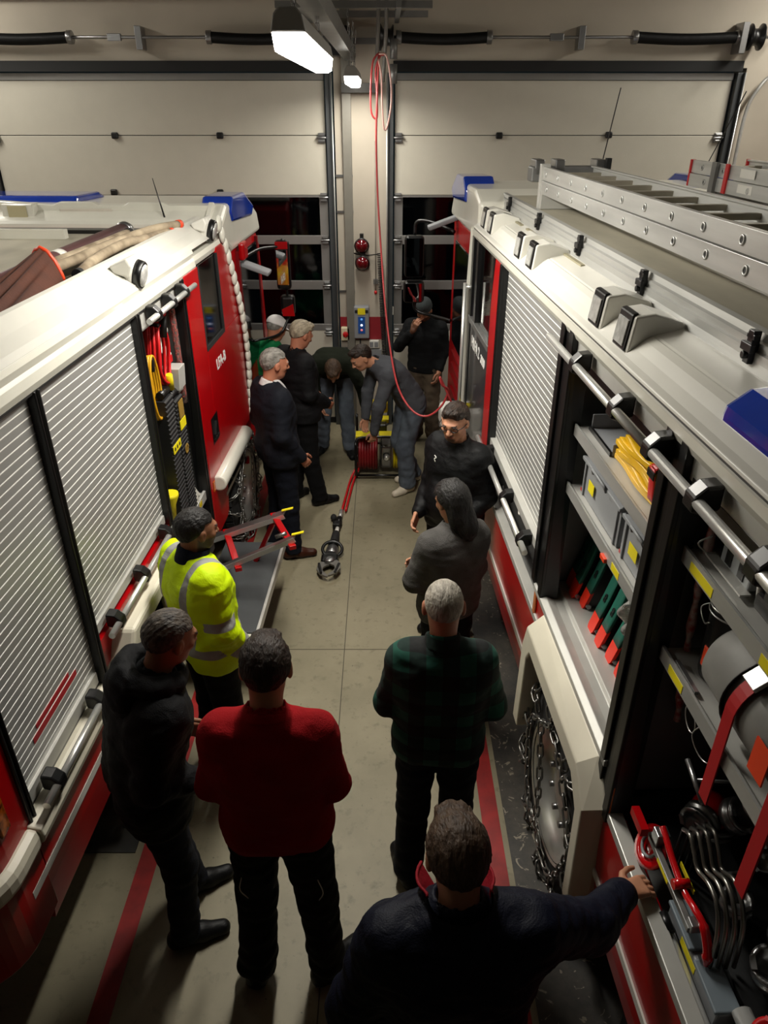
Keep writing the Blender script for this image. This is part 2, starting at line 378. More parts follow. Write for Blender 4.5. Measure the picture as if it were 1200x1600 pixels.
def wheel(parent, sg, cy, r=.50, wdt=.30, inset=.06, chains=True):
    """sg: +1 truck body towards +x; outer face at x = sg*inset"""
    cx = sg * (inset + wdt / 2); ax = (sg, 0, 0)
    w_ = MB()
    h = wdt / 2
    w_.lathe((cx, cy, r), ax, [(-h, .31), (-h, r - .06), (-h + .03, r - .015), (-h + .06, r), (h - .06, r), (h - .03, r - .015), (h, r - .06), (h, .31), (h - .02, .29), (-h + .02, .29)], n=48, cap=False)
    ty = w_.build('tyre', TIRE, parent)
    b = MB()
    for k in range(44):
        a = 2 * math.pi * k / 44
        for off in (-.085, .0, .085):
            aa = a + (.035 if off == 0 else 0)
            b.obox((cx + off, cy + math.cos(aa) * (r + .004), r + math.sin(aa) * (r + .004)), (1, 0, .0), (0, -math.sin(aa), math.cos(aa)), (0, math.cos(aa), math.sin(aa)), .034, .024, .012)
    b.build('tread', TIRE, ty)
    rim = MB(); o = -h
    rim.lathe((cx, cy, r), ax, [(o - .004, .33), (o + .0, .315), (o + .02, .29), (o + .05, .27), (o + .09, .25), (o + .10, .14), (o + .06, .12), (o + .05, .06), (o + .05, .001)], n=48, cap=False)
    rm = rim.build('rim', RIM, parent)
    for k in range(10):
        nb = MB(); a = 2 * math.pi * k / 10; nb.cyl((cx + sg * (o + .09), cy + .175 * math.cos(a), r + .175 * math.sin(a)), (cx + sg * (o + .05), cy + .175 * math.cos(a), r + .175 * math.sin(a)), .016, n=8)
        nb.build('wheel_nut', STEEL, rm)
    return cx
def link(mb, c, d, side, L=.034, wd=.012, r=.0055):
    c, d, side = Vector(c), Vector(d).normalized(), Vector(side).normalized()
    pts = [c + d * (L - wd) * sx + (d * math.cos(a) * sx + side * math.sin(a)) * wd for sx, rng in ((1, (-90, -45, 0, 45, 90)), (-1, (90, 45, 0, -45, -90))) for a in [R_(q) for q in rng]]
    mb.tube(pts, r, 6, closed=True)
def chain(mb, pts, L=.034, wd=.013, r=.0055, ref=(0, 0, 1)):
    """links laid along a path, alternately turned"""
    P = [Vector(p) for p in pts]; tot = 0; seg = []
    for a, b in zip(P, P[1:]): seg.append((tot, a, b)); tot += (b - a).length
    step = 2 * L - 2.2 * r; n = int(tot / step)
    for i in range(n):
        s = (i + .5) * step
        for (t0, a, b) in reversed(seg):
            if s >= t0:
                d = (b - a); c = a + d * ((s - t0) / max(d.length, 1e-6)); break
        rf = Vector(ref); s1 = d.cross(rf)
        if s1.length < 1e-4: s1 = d.orthogonal()
        s1.normalize(); s2 = d.normalized().cross(s1)
        link(mb, c, d, s1 + s2 * .6 if i % 2 else s2 - s1 * .6, L, wd, r)
def snow_chain(name, label, frame, sg, cy, r, wdt, inset, nring=2, seed=1):
    rnd = random.Random(seed)
    t = thing(name, label, 'snow chain', (sg * inset, cy, 0), frame=frame)
    mb = MB(); xo = -sg * .02; cz = r
    def P(x, rad, a): return (x, rad * math.cos(a), cz + rad * math.sin(a))
    ring = [P(xo, .36 + .02 * math.sin(5 * k * .13), 2 * math.pi * k / 48) for k in range(49)]
    chain(mb, ring, ref=(1, 0, 0))
    mb.build('side_chain', CHAINM, t)
    m2 = MB()
    K = 10
    for k in range(K):
        a = 2 * math.pi * k / K + .2; b = a + 2 * math.pi / K * .5
        tread = [(xo, .38, a), (xo - sg * .005, .44, a + .05), (xo, .49, a + .12), (sg * .03, .525, a + .2), (sg * .1, .53, a + .26), (sg * .15, .53, b), (sg * .1, .53, b + .06), (sg * .03, .525, b + .14), (xo, .49, b + .2), (xo - sg * .005, .44, b + .27), (xo, .38, b + .3)]
        chain(m2, smoothpath([P(x, rr * r / .5, aa) for x, rr, aa in tread], 3), ref=(1, 0, 0))
        chain(m2, smoothpath([P(sg * .15, .53 * r / .5, b), P(sg * .2, .535 * r / .5, b + .1), P(sg * .27, .525 * r / .5, b + .2)], 3), ref=(1, 0, 0))
    m2.build('cross_chain', CHAINM, t)
    m3 = MB()
    m3.tube(arc((xo - sg * .02, -.05, cz - .26), .035, 0, 2 * math.pi, 20, (0, 1, 0), (0, 0, 1))[:-1], .006, 8, closed=True)
    m3.tube(arc((xo - sg * .02, .10, cz - .28), .028, 0, 2 * math.pi, 20, (0, 1, 0), (0, 0, 1))[:-1], .005, 8, closed=True)
    chain(m3, [(xo - sg * .02, .14, cz + .33), (xo - sg * .03, .02, cz + .08), (xo - sg * .03, -.02, cz - .18), (xo - sg * .02, .1, cz - .3)], ref=(1, 0, 0))
    m3.build('tension_chain', CHAINM, t)
    return t

def shutter(parent, x, y0, y1, z0, z1, sg, rail=True, offx=.0):
    """slatted roller shutter in the plane x, facing -sg"""
    mb = MB(); p = .036; k0 = math.ceil(z0 / p); z = z0
    prof = [(x + sg * .012, z0)]; k = k0
    while k * p + .0065 < z1:
        a = k * p
        prof += [(x, a - .0005), (x - sg * .0008, a), (x - sg * .0008, a + .004), (x, a + .0045)]
        k += 1
    prof += [(x + sg * .012, z1)]
    mb.prism(prof, 'y', y0, y1)
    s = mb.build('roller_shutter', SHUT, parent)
    return s
def shutter_rail(parent, x, y0, y1, z, sg, brackets, r=.016):
    """round bar hung in front of the shutter on black blocks"""
    MB().cyl((x - sg * .06, y0, z), (x - sg * .06, y1, z), r, n=14).build('shutter_bar', CHROME, parent)
    for b in brackets:
        bb = MB().prism([(x - sg * .0, z + .05), (x - sg * .045, z + .045), (x - sg * .075, z + .015), (x - sg * .078, z - .025), (x - sg * .05, z - .035), (x - sg * .0, z - .02)], 'y', b - .03, b + .03)
        bb.build('bar_bracket', BLACK, parent, bevel=.008)

def frame_post(parent, x, y0, y1, z0, z1, sg, name='guide_post', m=None):
    b = MB(); yc = (y0 + y1) / 2
    b.box(x - sg * .012, x + sg * .07, y0, y0 + (y1 - y0) * .3, z0, z1); b.box(x - sg * .012, x + sg * .07, y1 - (y1 - y0) * .3, y1, z0, z1); b.box(x + sg * .0, x + sg * .07, y0, y1, z0, z1)
    return b.build(name, m or BLACK, parent, bevel=.004)

# ================= right truck =================
TR = thing('fire_truck', 'red and white fire truck on the right with open side lockers and roof ladders', 'fire truck', (0, 0, 0), frame=FR)
X1 = 2.45
core = MB()
core.box(.62, X1, .5, 4.72, .5, 2.62); core.box(.0, .62, 4.50, 4.56, 1.0, 2.6)
core.box(.02, .62, .5, 1.84, .96, 1.04); core.box(.02, .62, 1.84, 3.08, 1.20, 1.262); core.box(.02, .62, 3.08, 4.5, 1.02, 1.10)
core.box(.03, .62, 1.83, 1.87, 1.0, 2.62); core.box(.03, .62, 3.07, 3.11, 1.0, 2.62); core.box(.03, .62, .48, .52, .5, 2.62)
core.box(.02, .62, .5, 4.55, 2.58, 2.64)
core.build('locker_walls', ALUD, TR)
MB().box(.60, .62, .52, 1.83, 1.04, 2.58).build('locker_lining', DARK, TR)
for a, b_ in ((.5, 1.845), (2.93, 4.80)):
    sk = MB(); sk.prism([(-.002, 1.075), (-.004, .9), (.0, .78), (.012, .62), (.04, .46), (.07, .45), (.07, 1.075)], 'y', a, b_)
    sk.build('lower_side_panel', RED, TR)
    MB().box(-.006, .05, a, b_, 1.075, 1.115).build('sill_strip', ALUP, TR, bevel=.004)
    MB().box(-.0075, .0, a + .02, b_ - .03, .74, .775).build('reflective_stripe', REFL, TR)
# shaped lower end of the front skirt next to the wheel arch and red patch over the arch
MB().prism([(1.80, 1.06), (1.84, 1.25), (3.06, 1.25), (3.06, 1.0), (2.9, 1.0), (2.8, 1.2), (2.0, 1.2), (1.9, 1.06)], 'x', .005, .03).build('arch_panel', RED, TR)
MB().prism([(-.012, 1.245), (-.012, 1.275), (.02, 1.285), (.06, 1.268), (.10, 1.268), (.11, 1.285), (.62, 1.268), (.62, 1.25)], 'y', 1.9, 3.06).build('locker_sill', ALUP, TR, bevel=.003)
MB().box(-.006, .004, 3.02, 3.055, 1.1, 1.25).build('side_marker', mat('orange_reflector', '#c8641a', .2, coat=.5), TR, bevel=.003)
MB().box(-.006, .004, 1.80, 1.83, 1.1, 1.25).build('side_marker', MATS['orange_reflector'], TR, bevel=.003)
# cream wheel arch flare: outline in (y,z)
def arch(parent, pts_o, pts_i, x0, x1, m, name='wheel_arch'):
    b = MB(); n = len(pts_o)
    vs = [(x0, *p) for p in pts_o] + [(x0, *p) for p in pts_i] + [(x1, *p) for p in pts_o] + [(x1, *p) for p in pts_i]
    fs = []
    for i in range(n - 1):
        fs += [(i, i + 1, n + i + 1, n + i), (2 * n + i, 3 * n + i, 3 * n + i + 1, 2 * n + i + 1), (i, 2 * n + i, 2 * n + i + 1, i + 1), (n + i, n + i + 1, 3 * n + i + 1, 3 * n + i)]
    for i in (0, n - 1): fs.append((i, n + i, 3 * n + i, 2 * n + i))
    return b.add(vs, fs).build(name, m, parent, bevel=.018)
def arch2(parent, inner, outer, opening, xi, xo_, xb, m):
    n = len(inner); b = MB()
    vs = [(xi, *p) for p in inner] + [(xo_, *p) for p in outer] + [(xo_, *p) for p in opening] + [(xb, *p) for p in opening] + [(xb, *p) for p in inner]
    fs = [(k * n + i, k * n + i + 1, ((k + 1) % 5) * n + i + 1, ((k + 1) % 5) * n + i) for k in range(5) for i in range(n - 1)]
    fs += [tuple(k * n for k in range(5)), tuple(k * n + n - 1 for k in range(5))]
    return b.add(vs, fs).build('wheel_arch', m, parent, bevel=.008)
arch2(TR, [(2.97, .50), (2.95, 1.03), (2.85, 1.235), (1.96, 1.24), (1.83, 1.10), (1.80, .5)], [(2.93, .50), (2.91, 1.01), (2.86, 1.155), (1.99, 1.17), (1.865, 1.05), (1.83, .5)], [(2.84, .50), (2.82, .98), (2.77, 1.06), (2.03, 1.075), (1.93, .98), (1.90, .5)], -.005, -.08, .06, CREAM)
MB().box(.03, .6, 1.7, 2.72, .3, 1.2).build('wheel_well', mat('wheel_well_black', '#070707', .9), TR) if False else None
ww = MB(); ww.box(.42, .45, 1.82, 2.96, .4, 1.2); ww.box(.03, .45, 2.94, 2.97, .4, 1.2); ww.box(.03, .45, 1.80, 1.83, .4, 1.2); ww.box(.03, .45, 1.82, 2.96, 1.17, 1.2)
ww.build('wheel_well', mat('wheel_well_black', '#070707', .9), TR)
wheel(TR, 1, 2.40, r=.50, inset=-.01)
wheel(TR, 1, 6.55, r=.50, inset=.05)
MB().box(.35, 2.2, .6, 7.0, .42, .62).build('chassis', mat('chassis_black', '#0b0b0b', .7), TR)
MB().box(.12, .14, 1.36, 1.56, .12, .52).build('mud_flap', RUBBER, TR)
# guide posts
frame_post(TR, 0, 2.93, 3.12, 1.27, 2.60, 1)
frame_post(TR, 0, 1.80, 1.95, 1.06, 2.60, 1)
MB().prism([(1.96, 1.28), (2.16, 1.28), (2.02, 2.5), (1.96, 2.5)], 'x', .50, .51).build('locker_side', ALUD, TR) if False else None
# header above the openings: grey inner fascia and cream outer strip, then gutter
hd = MB(); hd.prism([(.0, 2.575), (-.012, 2.60), (-.012, 2.63), (.05, 2.64), (.05, 2.575)], 'y', .5, 5.62); hd.build('header_strip', WHITE, TR)
MB().prism([(.012, 2.50), (.012, 2.578), (.06, 2.578), (.06, 2.49)], 'y', .52, 3.05).build('shutter_box', ALUP, TR)
MB().box(-.004, .06, .5, 5.62, 2.632, 2.642).build('gutter', mat('gutter_dark', '#33322f', .6), TR)
gp = MB(); gp.prism([(-.01, 2.642), (-.006, 2.652), (.015, 2.662), (.045, 2.685), (.075, 2.712), (.10, 2.727), (.104, 2.724), (.112, 2.730), (.20, 2.748), (.22, 2.748), (.22, 2.63)], 'y', .5, 5.62, smooth=False); gp.build('gallery_panel', PANEL, TR, bevel=.006)
# gallery recess slots
MB().box(.175, .195, 3.55, 4.75, 2.742, 2.752).build('gallery_groove', mat('groove_beige', '#8d876e', .6), TR)
MB().box(.175, .195, 4.9, 5.5, 2.742, 2.752).build('gallery_groove', MATS['groove_beige'], TR)
MB().box(-.006, .17, 1.955, 1.96, 2.645, 2.762).build('panel_seam', MATS['gutter_dark'], TR) if False else None
al = MB(); al.prism([(.205, 2.735), (.215, 2.775), (.215, 2.80), (.222, 2.805), (.222, 2.825), (.232, 2.83), (.236, 2.85), (.262, 2.852), (.262, 2.735)], 'y', .5, 5.9); al.build('roof_edge_profile', ALU, TR)
MB().box(.26, X1 - .1, .5, 5.88, 2.80, 2.836).build('roof_deck', DECK, TR)
for y in (5.45, 4.58, 3.72, 2.86, 2.0, 1.2):
    lt = MB(); lt.box(.198, .222, y - .016, y + .016, 2.765, 2.86); lt.box(.19, .205, y - .03, y + .03, 2.80, 2.825); lt.cyl((.205, y, 2.79), (.185, y, 2.79), .012, n=10); lt.box(.198, .215, y - .022, y + .022, 2.835, 2.85)
    lt.build('roof_latch', BLACK, TR, bevel=.003)
# scene light pairs
for i, y in enumerate((5.40, 5.14, 4.24, 3.94, 2.80, 2.50)):
    hs = MB(); hs.prism([(.02, 2.665), (.035, 2.79), (.10, 2.80), (.20, 2.77), (.22, 2.74), (.1, 2.7)], 'y', y - .075, y + .075)
    h_ = hs.build('light_housing', PANEL, TR, bevel=.008)
    fm = MB(); fm.prism([(.012, 2.668), (.028, 2.795), (.05, 2.80), (.034, 2.668)], 'y', y - .06, y + .06); fm.build('light_frame', BLACK, h_, bevel=.006)
    ln = MB(); ln.prism([(.009, 2.685), (.020, 2.772), (.026, 2.772), (.015, 2.685)], 'y', y - .046, y + .046); ln.build('light_lens', mat('lamp_lens', '#c9c9c4', .12, .3, var=.3, scale=40), h_)
# blue corner beacon
bl = MB(); bl.prism([(.035, 2.68), (.045, 2.73), (.10, 2.775), (.19, 2.785), (.195, 2.73)], 'y', .7, 1.78)
bl.build('blue_beacon', BLUE, TR, bevel=.03, seg=3)
# front shutter and its bar (half lowered)
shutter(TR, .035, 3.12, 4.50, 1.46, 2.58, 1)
frame_post(TR, 0, 4.48, 4.535, 1.1, 2.58, 1)
shutter_rail(TR, .0, 3.12, 4.62, 1.42, 1, (3.25, 3.72, 4.35))
MB().box(.0, .05, 3.12, 4.48, 1.42, 1.47).build('shutter_foot', ALUP, TR)
# raised bars with brackets at the top of the open lockers
shutter_rail(TR, .0, 1.93, 3.12, 2.535, 1, (2.72, 2.25, 1.93)); shutter_rail(TR, .0, .52, 1.90, 2.535, 1, (1.62, 1.30, .9))
MB().box(.01, .045, .55, 1.78, 2.475, 2.515).build('shutter_foot', BLACK, TR); MB().box(.01, .045, 1.98, 2.93, 2.475, 2.515).build('shutter_foot', BLACK, TR)
# B pillar
rp = MB(); rp.prism([(-.004, 1.0), (-.012, 1.3), (-.012, 2.3), (.0, 2.59), (.07, 2.59), (.07, 1.0)], 'y', 4.535, 4.74); rp.build('red_pillar', RED, TR, bevel=.01)
# cab
cab = MB()
cab.box(.06, X1 - .05, 5.66, 7.15, .5, 2.55); cab.box(.6, X1, 4.70, 5.7, .5, 2.62)
cab.box(.04, .6, 4.74, 5.66, .45, .80)
cab.build('cab_shell', RED, TR, bevel=.03)
MB().box(.02, .62, 4.75, 5.64, .80, .815).build('cab_floor', ALUP, TR)
MB().box(.58, .60, 4.75, 5.66, .8, 2.58).build('cab_lining', SEAT, TR)
MB().box(.06, .6, 4.745, 4.76, .8, 2.58).build('cab_lining', SEAT, TR)
# crew door: window above, dark panel with lettering below
cd = MB(); cd.box(.0, .04, 4.76, 5.62, .82, 1.98); cdo = cd.build('crew_door', mat('door_panel_graphite', '#26282c', .3, coat=.4, var=.1), TR, bevel=.006)
MB().box(.02, .026, 4.80, 5.60, 1.98, 2.56).build('door_window', mat('clear_window', '#cfd6d6', .03, var=0, trans=1, spec=.4), cdo)
MB().box(-.014, .045, 4.76, 5.62, 1.97, 2.01).build('window_sill', ALUD, cdo, bevel=.004)
MB().box(-.004, .045, 5.36, 5.44, 2.0, 2.57).build('window_post', BLACK, cdo); MB().box(-.004, .045, 4.75, 4.79, 2.0, 2.57).build('window_post', BLACK, cdo); MB().box(-.006, .05, 5.56, 5.64, .82, 2.58).build('window_post', BLACK, cdo)
text_obj('lettering', 'HLFA 2', .115, LETTER, frame_m((-.0015, 5.27, 1.85), (0, -1, 0), (0, 0, 1)), cdo, bold=.003)
text_obj('lettering', '3000', .085, LETTER, frame_m((-.0015, 4.95, 1.84), (0, -1, 0), (0, 0, 1)), cdo, bold=.002)
MB().box(.50, .52, 4.78, 5.66, 1.5, 2.5).build('cab_lining', SEAT, TR); MB().box(.2, .5, 5.50, 5.53, 1.4, 2.5).build('cab_lining', SEAT, TR)
MB().box(.15, .45, 5.0, 5.3, 1.2, 2.1).build('crew_seat', mat('dark_red_seat', '#4a1416', .9), TR, bevel=.05)
# white corner strip between opening and cab, bowed outwards
st = MB(); st.grid(lambda u, v: (-.035 + .05 * (u - .5) ** 2 + .02 * v - (.03 if .3 < u < .8 else 0) * 0, 5.64 + .28 * (1 - u) ** 1.5 * .6 + v * .09, .85 + 1.78 * u), 18, 2, thick=(.05, 0, 0)); st.build('white_corner_post', WHITE, TR)
MB().cyl((-.05, 5.60, .95), (-.05, 5.60, 2.25), .014, n=12).build('grab_rail', CHROME, TR)
for z in (.98, 2.22): MB().cyl((-.05, 5.60, z), (.03, 5.60, z), .014, n=10).build('rail_foot', CHROME, TR)
stp = MB(); stp.box(-.17, .02, 5.70, 6.0, .98, 1.18); stp.build('step_housing', WPL, TR, bevel=.05, seg=3)
stp = MB(); stp.obox((-.10, 5.72, .86), (1, 0, .2), (0, 1, 0), (-.25, 0, 1), .04, .05, .14); stp.build('step_bracket', WPL, TR, bevel=.01)
stp = MB(); stp.obox((-.02, 5.66, .80), (1, 0, .2), (0, 1, 0), (-.1, 0, 1), .02, .05, .16); stp.build('step_bracket', WPL, TR, bevel=.01)
MB().cyl((-.04, 5.58, 1.28), (.12, 5.58, 1.28), .022, n=12).build('socket', YELP, TR)
MB().cyl((-.10, 5.58, 1.28), (-.04, 5.58, 1.28), .026, n=12).build('plug', BLACK, TR)
# cab door window front and lower red door surface
MB().box(.045, .06, 5.86, 6.9, 1.45, 2.36).build('cab_window', GLASSD, TR, bevel=.02)
for z in (1.0, 1.12, 1.24, 1.36): MB().box(.04, .06, 5.9, 6.85, z, z + .012).build('door_crease', mat('red_edge', '#7d0910', .3), TR)
MB().box(.2, X1 - .2, 7.14, 7.17, 1.3, 2.4).build('windscreen', GLASSD, TR, bevel=.02)
rf = MB(); rf.prism([(5.66, 2.60), (5.66, 2.80), (5.9, 2.87), (6.6, 2.87), (7.0, 2.78), (7.16, 2.60), (7.16, 2.54), (5.62, 2.54)], 'x', .03, X1 - .05); rf.build('cab_roof', WHITE, TR, bevel=.05, seg=3)
bb = MB(); bb.prism([(6.25, 2.83), (6.4, 2.92), (6.8, 2.91), (7.1, 2.78), (7.0, 2.70), (6.25, 2.74)], 'x', .012, .26); bb.build('blue_beacon', BLUE, TR, bevel=.02)
bb = MB(); bb.prism([(6.25, 2.83), (6.4, 2.92), (6.8, 2.91), (7.1, 2.78), (7.0, 2.70), (6.25, 2.74)], 'x', 1.9, 2.42); bb.build('blue_beacon', BLUE, TR, bevel=.02)
MB().cyl((.9, 5.75, 2.9), (.95, 5.65, 3.52), .004, n=6).build('antenna', BLACK, TR); MB().cyl((1.75, 5.95, 2.93), (1.85, 5.7, 3.5), .004, n=6).build('antenna', BLACK, TR)
# mirrors of the right truck
def mirror_right(parent):
    a = MB(); a.tube(smoothpath([(.04, 6.95, 2.42), (-.16, 7.15, 2.48), (-.28, 7.22, 2.47), (-.30, 7.22, 2.36)], 5), .016, 8); a.build('mirror_arm', BLACK, parent)
    a = MB(); a.tube(smoothpath([(.04, 6.95, 1.62), (-.12, 7.15, 1.62), (-.27, 7.22, 1.66), (-.30, 7.22, 1.78)], 5), .016, 8); m_ = a.build('mirror_arm', BLACK, parent)
    MB().box(-.395, -.21, 7.14, 7.25, 1.98, 2.36).build('mirror', BLACK, parent, bevel=.035, seg=3)
    MB().box(-.38, -.225, 7.132, 7.139, 2.0, 2.34).build('mirror_glass', mat('mirror_glass', '#0c1014', .02, .9, var=0), parent)
    MB().box(-.40, -.20, 7.14, 7.25, 1.74, 1.95).build('mirror', BLACK, parent, bevel=.035, seg=3)
    MB().box(-.385, -.215, 7.13, 7.139, 1.76, 1.93).build('mirror_glass', mat('mirror_silver', '#c8c8c8', .02, 1, var=0), parent)
    k = MB(); k.obox((-.07, 6.95, 2.50), (1, 0, .35), (0, 1, 0), (-.35, 0, 1), .14, .06, .02); k.build('kerb_mirror', GREY, parent, bevel=.012)
mirror_right(TR)

# ================= left truck =================
TL = thing('fire_truck', 'red and white fire truck on the left with closed slatted shutters', 'fire truck', (0, 0, 0), frame=FL)
xo = -X1
core = MB()
core.box(-.55, xo, 1.62, 4.58, .5, 2.46); core.box(-.55, -.02, 1.62, 3.72, .95, 1.05) 
core.box(-.03, -.55, 3.70, 3.76, .55, 2.50); core.box(-.03, -.55, 4.57, 4.63, .55, 2.50); core.box(-.02, -.55, 3.74, 4.6, .52, .58)
core.box(-.02, -.55, 1.62, 4.6, 2.44, 2.5)
core.build('locker_walls', ALUD, TL)
MB().box(-.54, -.552, 3.76, 4.57, .58, 2.46).build('locker_lining', mat('locker_grey', '#6a6b66', .55, .3, var=.2), TL)
# shutters
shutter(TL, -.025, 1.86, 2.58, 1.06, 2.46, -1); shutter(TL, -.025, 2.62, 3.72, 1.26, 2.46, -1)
frame_post(TL, 0, 2.58, 2.625, 1.0, 2.47, -1); MB().box(.003, -.02, 2.597, 2.606, 1.1, 2.465).build('post_strip', WHITE, TL); frame_post(TL, 0, 3.72, 3.775, 1.0, 2.47, -1); MB().box(.003, -.02, 3.742, 3.75, 1.1, 2.465).build('post_strip', ALUP, TL); frame_post(TL, 0, 1.82, 1.86, 1.02, 2.47, -1); frame_post(TL, 0, 4.535, 4.60, .6, 2.48, -1)
MB().box(-.012, -.04, 1.86, 2.56, 1.06, 1.12).build('shutter_foot', ALUP, TL); MB().box(-.012, -.04, 2.64, 3.70, 1.26, 1.31).build('shutter_foot', ALUP, TL)
shutter_rail(TL, 0, 1.86, 2.50, 1.08, -1, (1.98, 2.42)); shutter_rail(TL, 0, 2.64, 3.74, 1.27, -1, (2.76, 3.14, 3.56))
mr = MB().prism([(2.02, 1.36), (2.30, 1.36), (2.22, 1.40), (1.98, 1.40)], 'x', .0, .0) if False else None
mk = MB(); mk.prism([(2.02, 1.235), (2.42, 1.235), (2.42, 1.262), (2.02, 1.262)], 'x', -.0235, -.0215); mk.build('red_mark', mat('red_mark', '#a3101c', .5), TL); mk = MB(); mk.prism([(2.06, 1.275), (2.36, 1.275), (2.36, 1.297), (2.06, 1.297)], 'x', -.0235, -.0215); mk.build('red_mark', MATS['red_mark'], TL)
# rear: rounded red corner
rc = MB(); rc.add(*[[], []]) if False else None
def rounded_rear(z0, z1, off, m, name, bevel=0, ys=1.82):
    pts = [(off, ys), (off, 1.66)] + [(off - .22 + .22 * math.cos(a) , 1.66 + .0 - .22 * math.sin(a) * 1.0) for a in [R_(q) for q in range(10, 91, 10)]] + [(xo + .2, 1.44 - 0)] + [(xo + .2, 1.6), (-.45, 1.6), (-.30, ys)]
    b = MB(); b.prism(pts, 'z', z0, z1); return b.build(name, m, TL, bevel=bevel)
rounded_rear(1.02, 2.48, .0, RED, 'rear_corner'); rounded_rear(.92, 1.03, .045, CREAM, 'rear_bumper_strip', bevel=.035)
rounded_rear(.55, .92, .01, RED, 'rear_lower_corner', bevel=.01)
MB().box(.0, .012, 1.66, 1.72, 1.15, 1.38).build('tail_lamp', mat('amber_lens', '#b85a10', .15, coat=.6, col2='#3a0c04', scale=30), TL, bevel=.006)
sk = MB(); sk.prism([(.008, .92), (.01, .8), (.0, .66), (-.03, .44), (-.08, .44), (-.08, .92)], 'y', 1.82, 2.60); sk.build('lower_side_panel', RED, TL)
sf = MB(); sf.prism([(.02, .93), (.05, .95), (.058, .985), (.05, 1.02), (.0, 1.035), (-.06, 1.035), (-.06, .93)], 'y', 1.80, 2.62); sf.build('sill_strip', CREAM, TL, bevel=.006)
MB().box(.009, .0115, 1.70, 2.56, .745, .785).build('reflective_stripe', REFL, TL)
MB().box(.0, -.06, 2.60, 3.74, 1.08, 1.235).build('arch_panel', RED, TL)
arch(TL, [(2.60, .62), (2.62, .98), (2.78, 1.20), (3.36, 1.20), (3.54, .98), (3.58, .62)], [(2.68, .62), (2.70, .95), (2.84, 1.10), (3.30, 1.10), (3.45, .95), (3.50, .62)], .11, -.03, CREAM)
ww = MB(); ww.box(-.42, -.45, 2.6, 3.58, .4, 1.1); ww.box(-.03, -.45, 3.56, 3.6, .4, 1.1); ww.box(-.03, -.45, 2.58, 2.61, .4, 1.1); ww.box(-.03, -.45, 2.6, 3.58, 1.08, 1.1); ww.build('wheel_well', MATS['wheel_well_black'], TL)
wheel(TL, -1, 3.07, r=.46, inset=.02); wheel(TL, -1, 5.72, r=.48, inset=.0)
MB().box(-.35, -2.2, 1.7, 7.0, .42, .62).build('chassis', MATS['chassis_black'], TL)
# header and gallery
hd = MB(); hd.prism([(.0, 2.47), (.012, 2.50), (.006, 2.535), (-.004, 2.55), (.004, 2.58), (-.004, 2.605), (-.1, 2.61), (-.1, 2.47)], 'y', 1.60, 4.9); hd.build('header_strip', WHITE, TL)
hd = MB(); hd.prism([(.0, 2.50), (.008, 2.53), (.0, 2.56), (-.1, 2.56), (-.1, 2.50)], 'y', 4.9, 5.62); hd.build('header_strip', WHITE, TL)
MB().box(.003, -.02, 1.82, 4.60, 2.462, 2.470).build('gutter', INK, TL)
gp = MB(); gp.prism([(.0, 2.60), (-.03, 2.625), (-.09, 2.66), (-.13, 2.69), (-.15, 2.705), (-.175, 2.71), (-.19, 2.70), (-.20, 2.60)], 'y', 1.60, 5.66); gp.build('gallery_panel', PANEL, TL, bevel=.004)
MB().box(-.2, xo + .15, 1.6, 5.70, 2.585, 2.60).build('roof_deck', DECK, TL)
for y in (3.88, 5.42):
    h = MB(); h.lathe((-.04, y, 2.655), (1, 0, -.25), [(-.05, .05), (.0, .075), (.03, .078)], n=24); hh = h.build('light_housing', PANEL, TL)
    h = MB(); h.lathe((-.012, y, 2.648), (1, 0, -.25), [(.0, .075), (.035, .072), (.040, .066)], n=24); h.build('light_frame', BLACK, hh)
    h = MB(); h.lathe((.024, y, 2.640), (1, 0, -.25), [(.0, .060), (.008, .055), (.012, .03)], n=24); h.build('light_lens', MATS['lamp_lens'], hh)
    h = MB(); h.prism([(-.12, 2.70), (-.02, 2.74), (.0, 2.70), (-.02, 2.64), (-.1, 2.66)], 'y', y - .085, y + .085); h.build('light_cowl', PANEL, hh, bevel=.012)
# open locker: bar pushed to the top
shutter_rail(TL, 0, 3.76, 4.66, 2.43, -1, (3.92, 4.20, 4.46)); MB().box(-.01, -.05, 3.8, 4.54, 2.36, 2.46).build('shutter_box', ALUP, TL)
# crew door
dm = MB()
wy0, wy1, wz0 = 4.93, 5.46, 1.93
dm.box(.012, -.04, 4.61, wy0, .60, 2.49); dm.prism([(wy0, .60), (wy0, wz0), (6.0, wz0), (6.02, 1.0), (5.1, .98), (5.0, .62)], 'x', .012, -.04); dm.box(.012, -.04, wy1, 5.62, wz0, 2.53)
dm.prism([(5.62, wz0), (5.62, 2.53), (5.80, 2.45), (5.98, wz0)], 'x', .012, -.04)
dr = dm.build('crew_door', RED, TL, bevel=.006)
MB().box(.0, -.02, wy0, wy1, wz0, 2.49).build('door_window', NIGHT, dr, bevel=.004)
wf = MB(); wf.box(.014, -.01, wy0 - .005, wy0 + .02, wz0, 2.49); wf.box(.014, -.01, wy1 - .02, wy1 + .005, wz0, 2.49); wf.box(.014, -.01, wy0, wy1, wz0 - .01, wz0 + .02); wf.build('window_seal', RUBBER, dr)
hb = MB(); hb.box(.014, .0145, 4.80, 4.98, 1.27, 1.47); hb.obox((.02, 4.89, 1.37), (1, 0, 0), (0, .5, .9), (0, -.9, .5), .008, .05, .02); hb.box(.0, .022, 4.82, 4.96, 1.29, 1.31); hb.build('door_handle', BLACK, dr, bevel=.004)
text_obj('lettering', 'LFA-B', .11, LETTER, frame_m((.0135, 5.26, 1.76), (0, 1, 0), (0, 0, 1)), dr, bold=.0025)
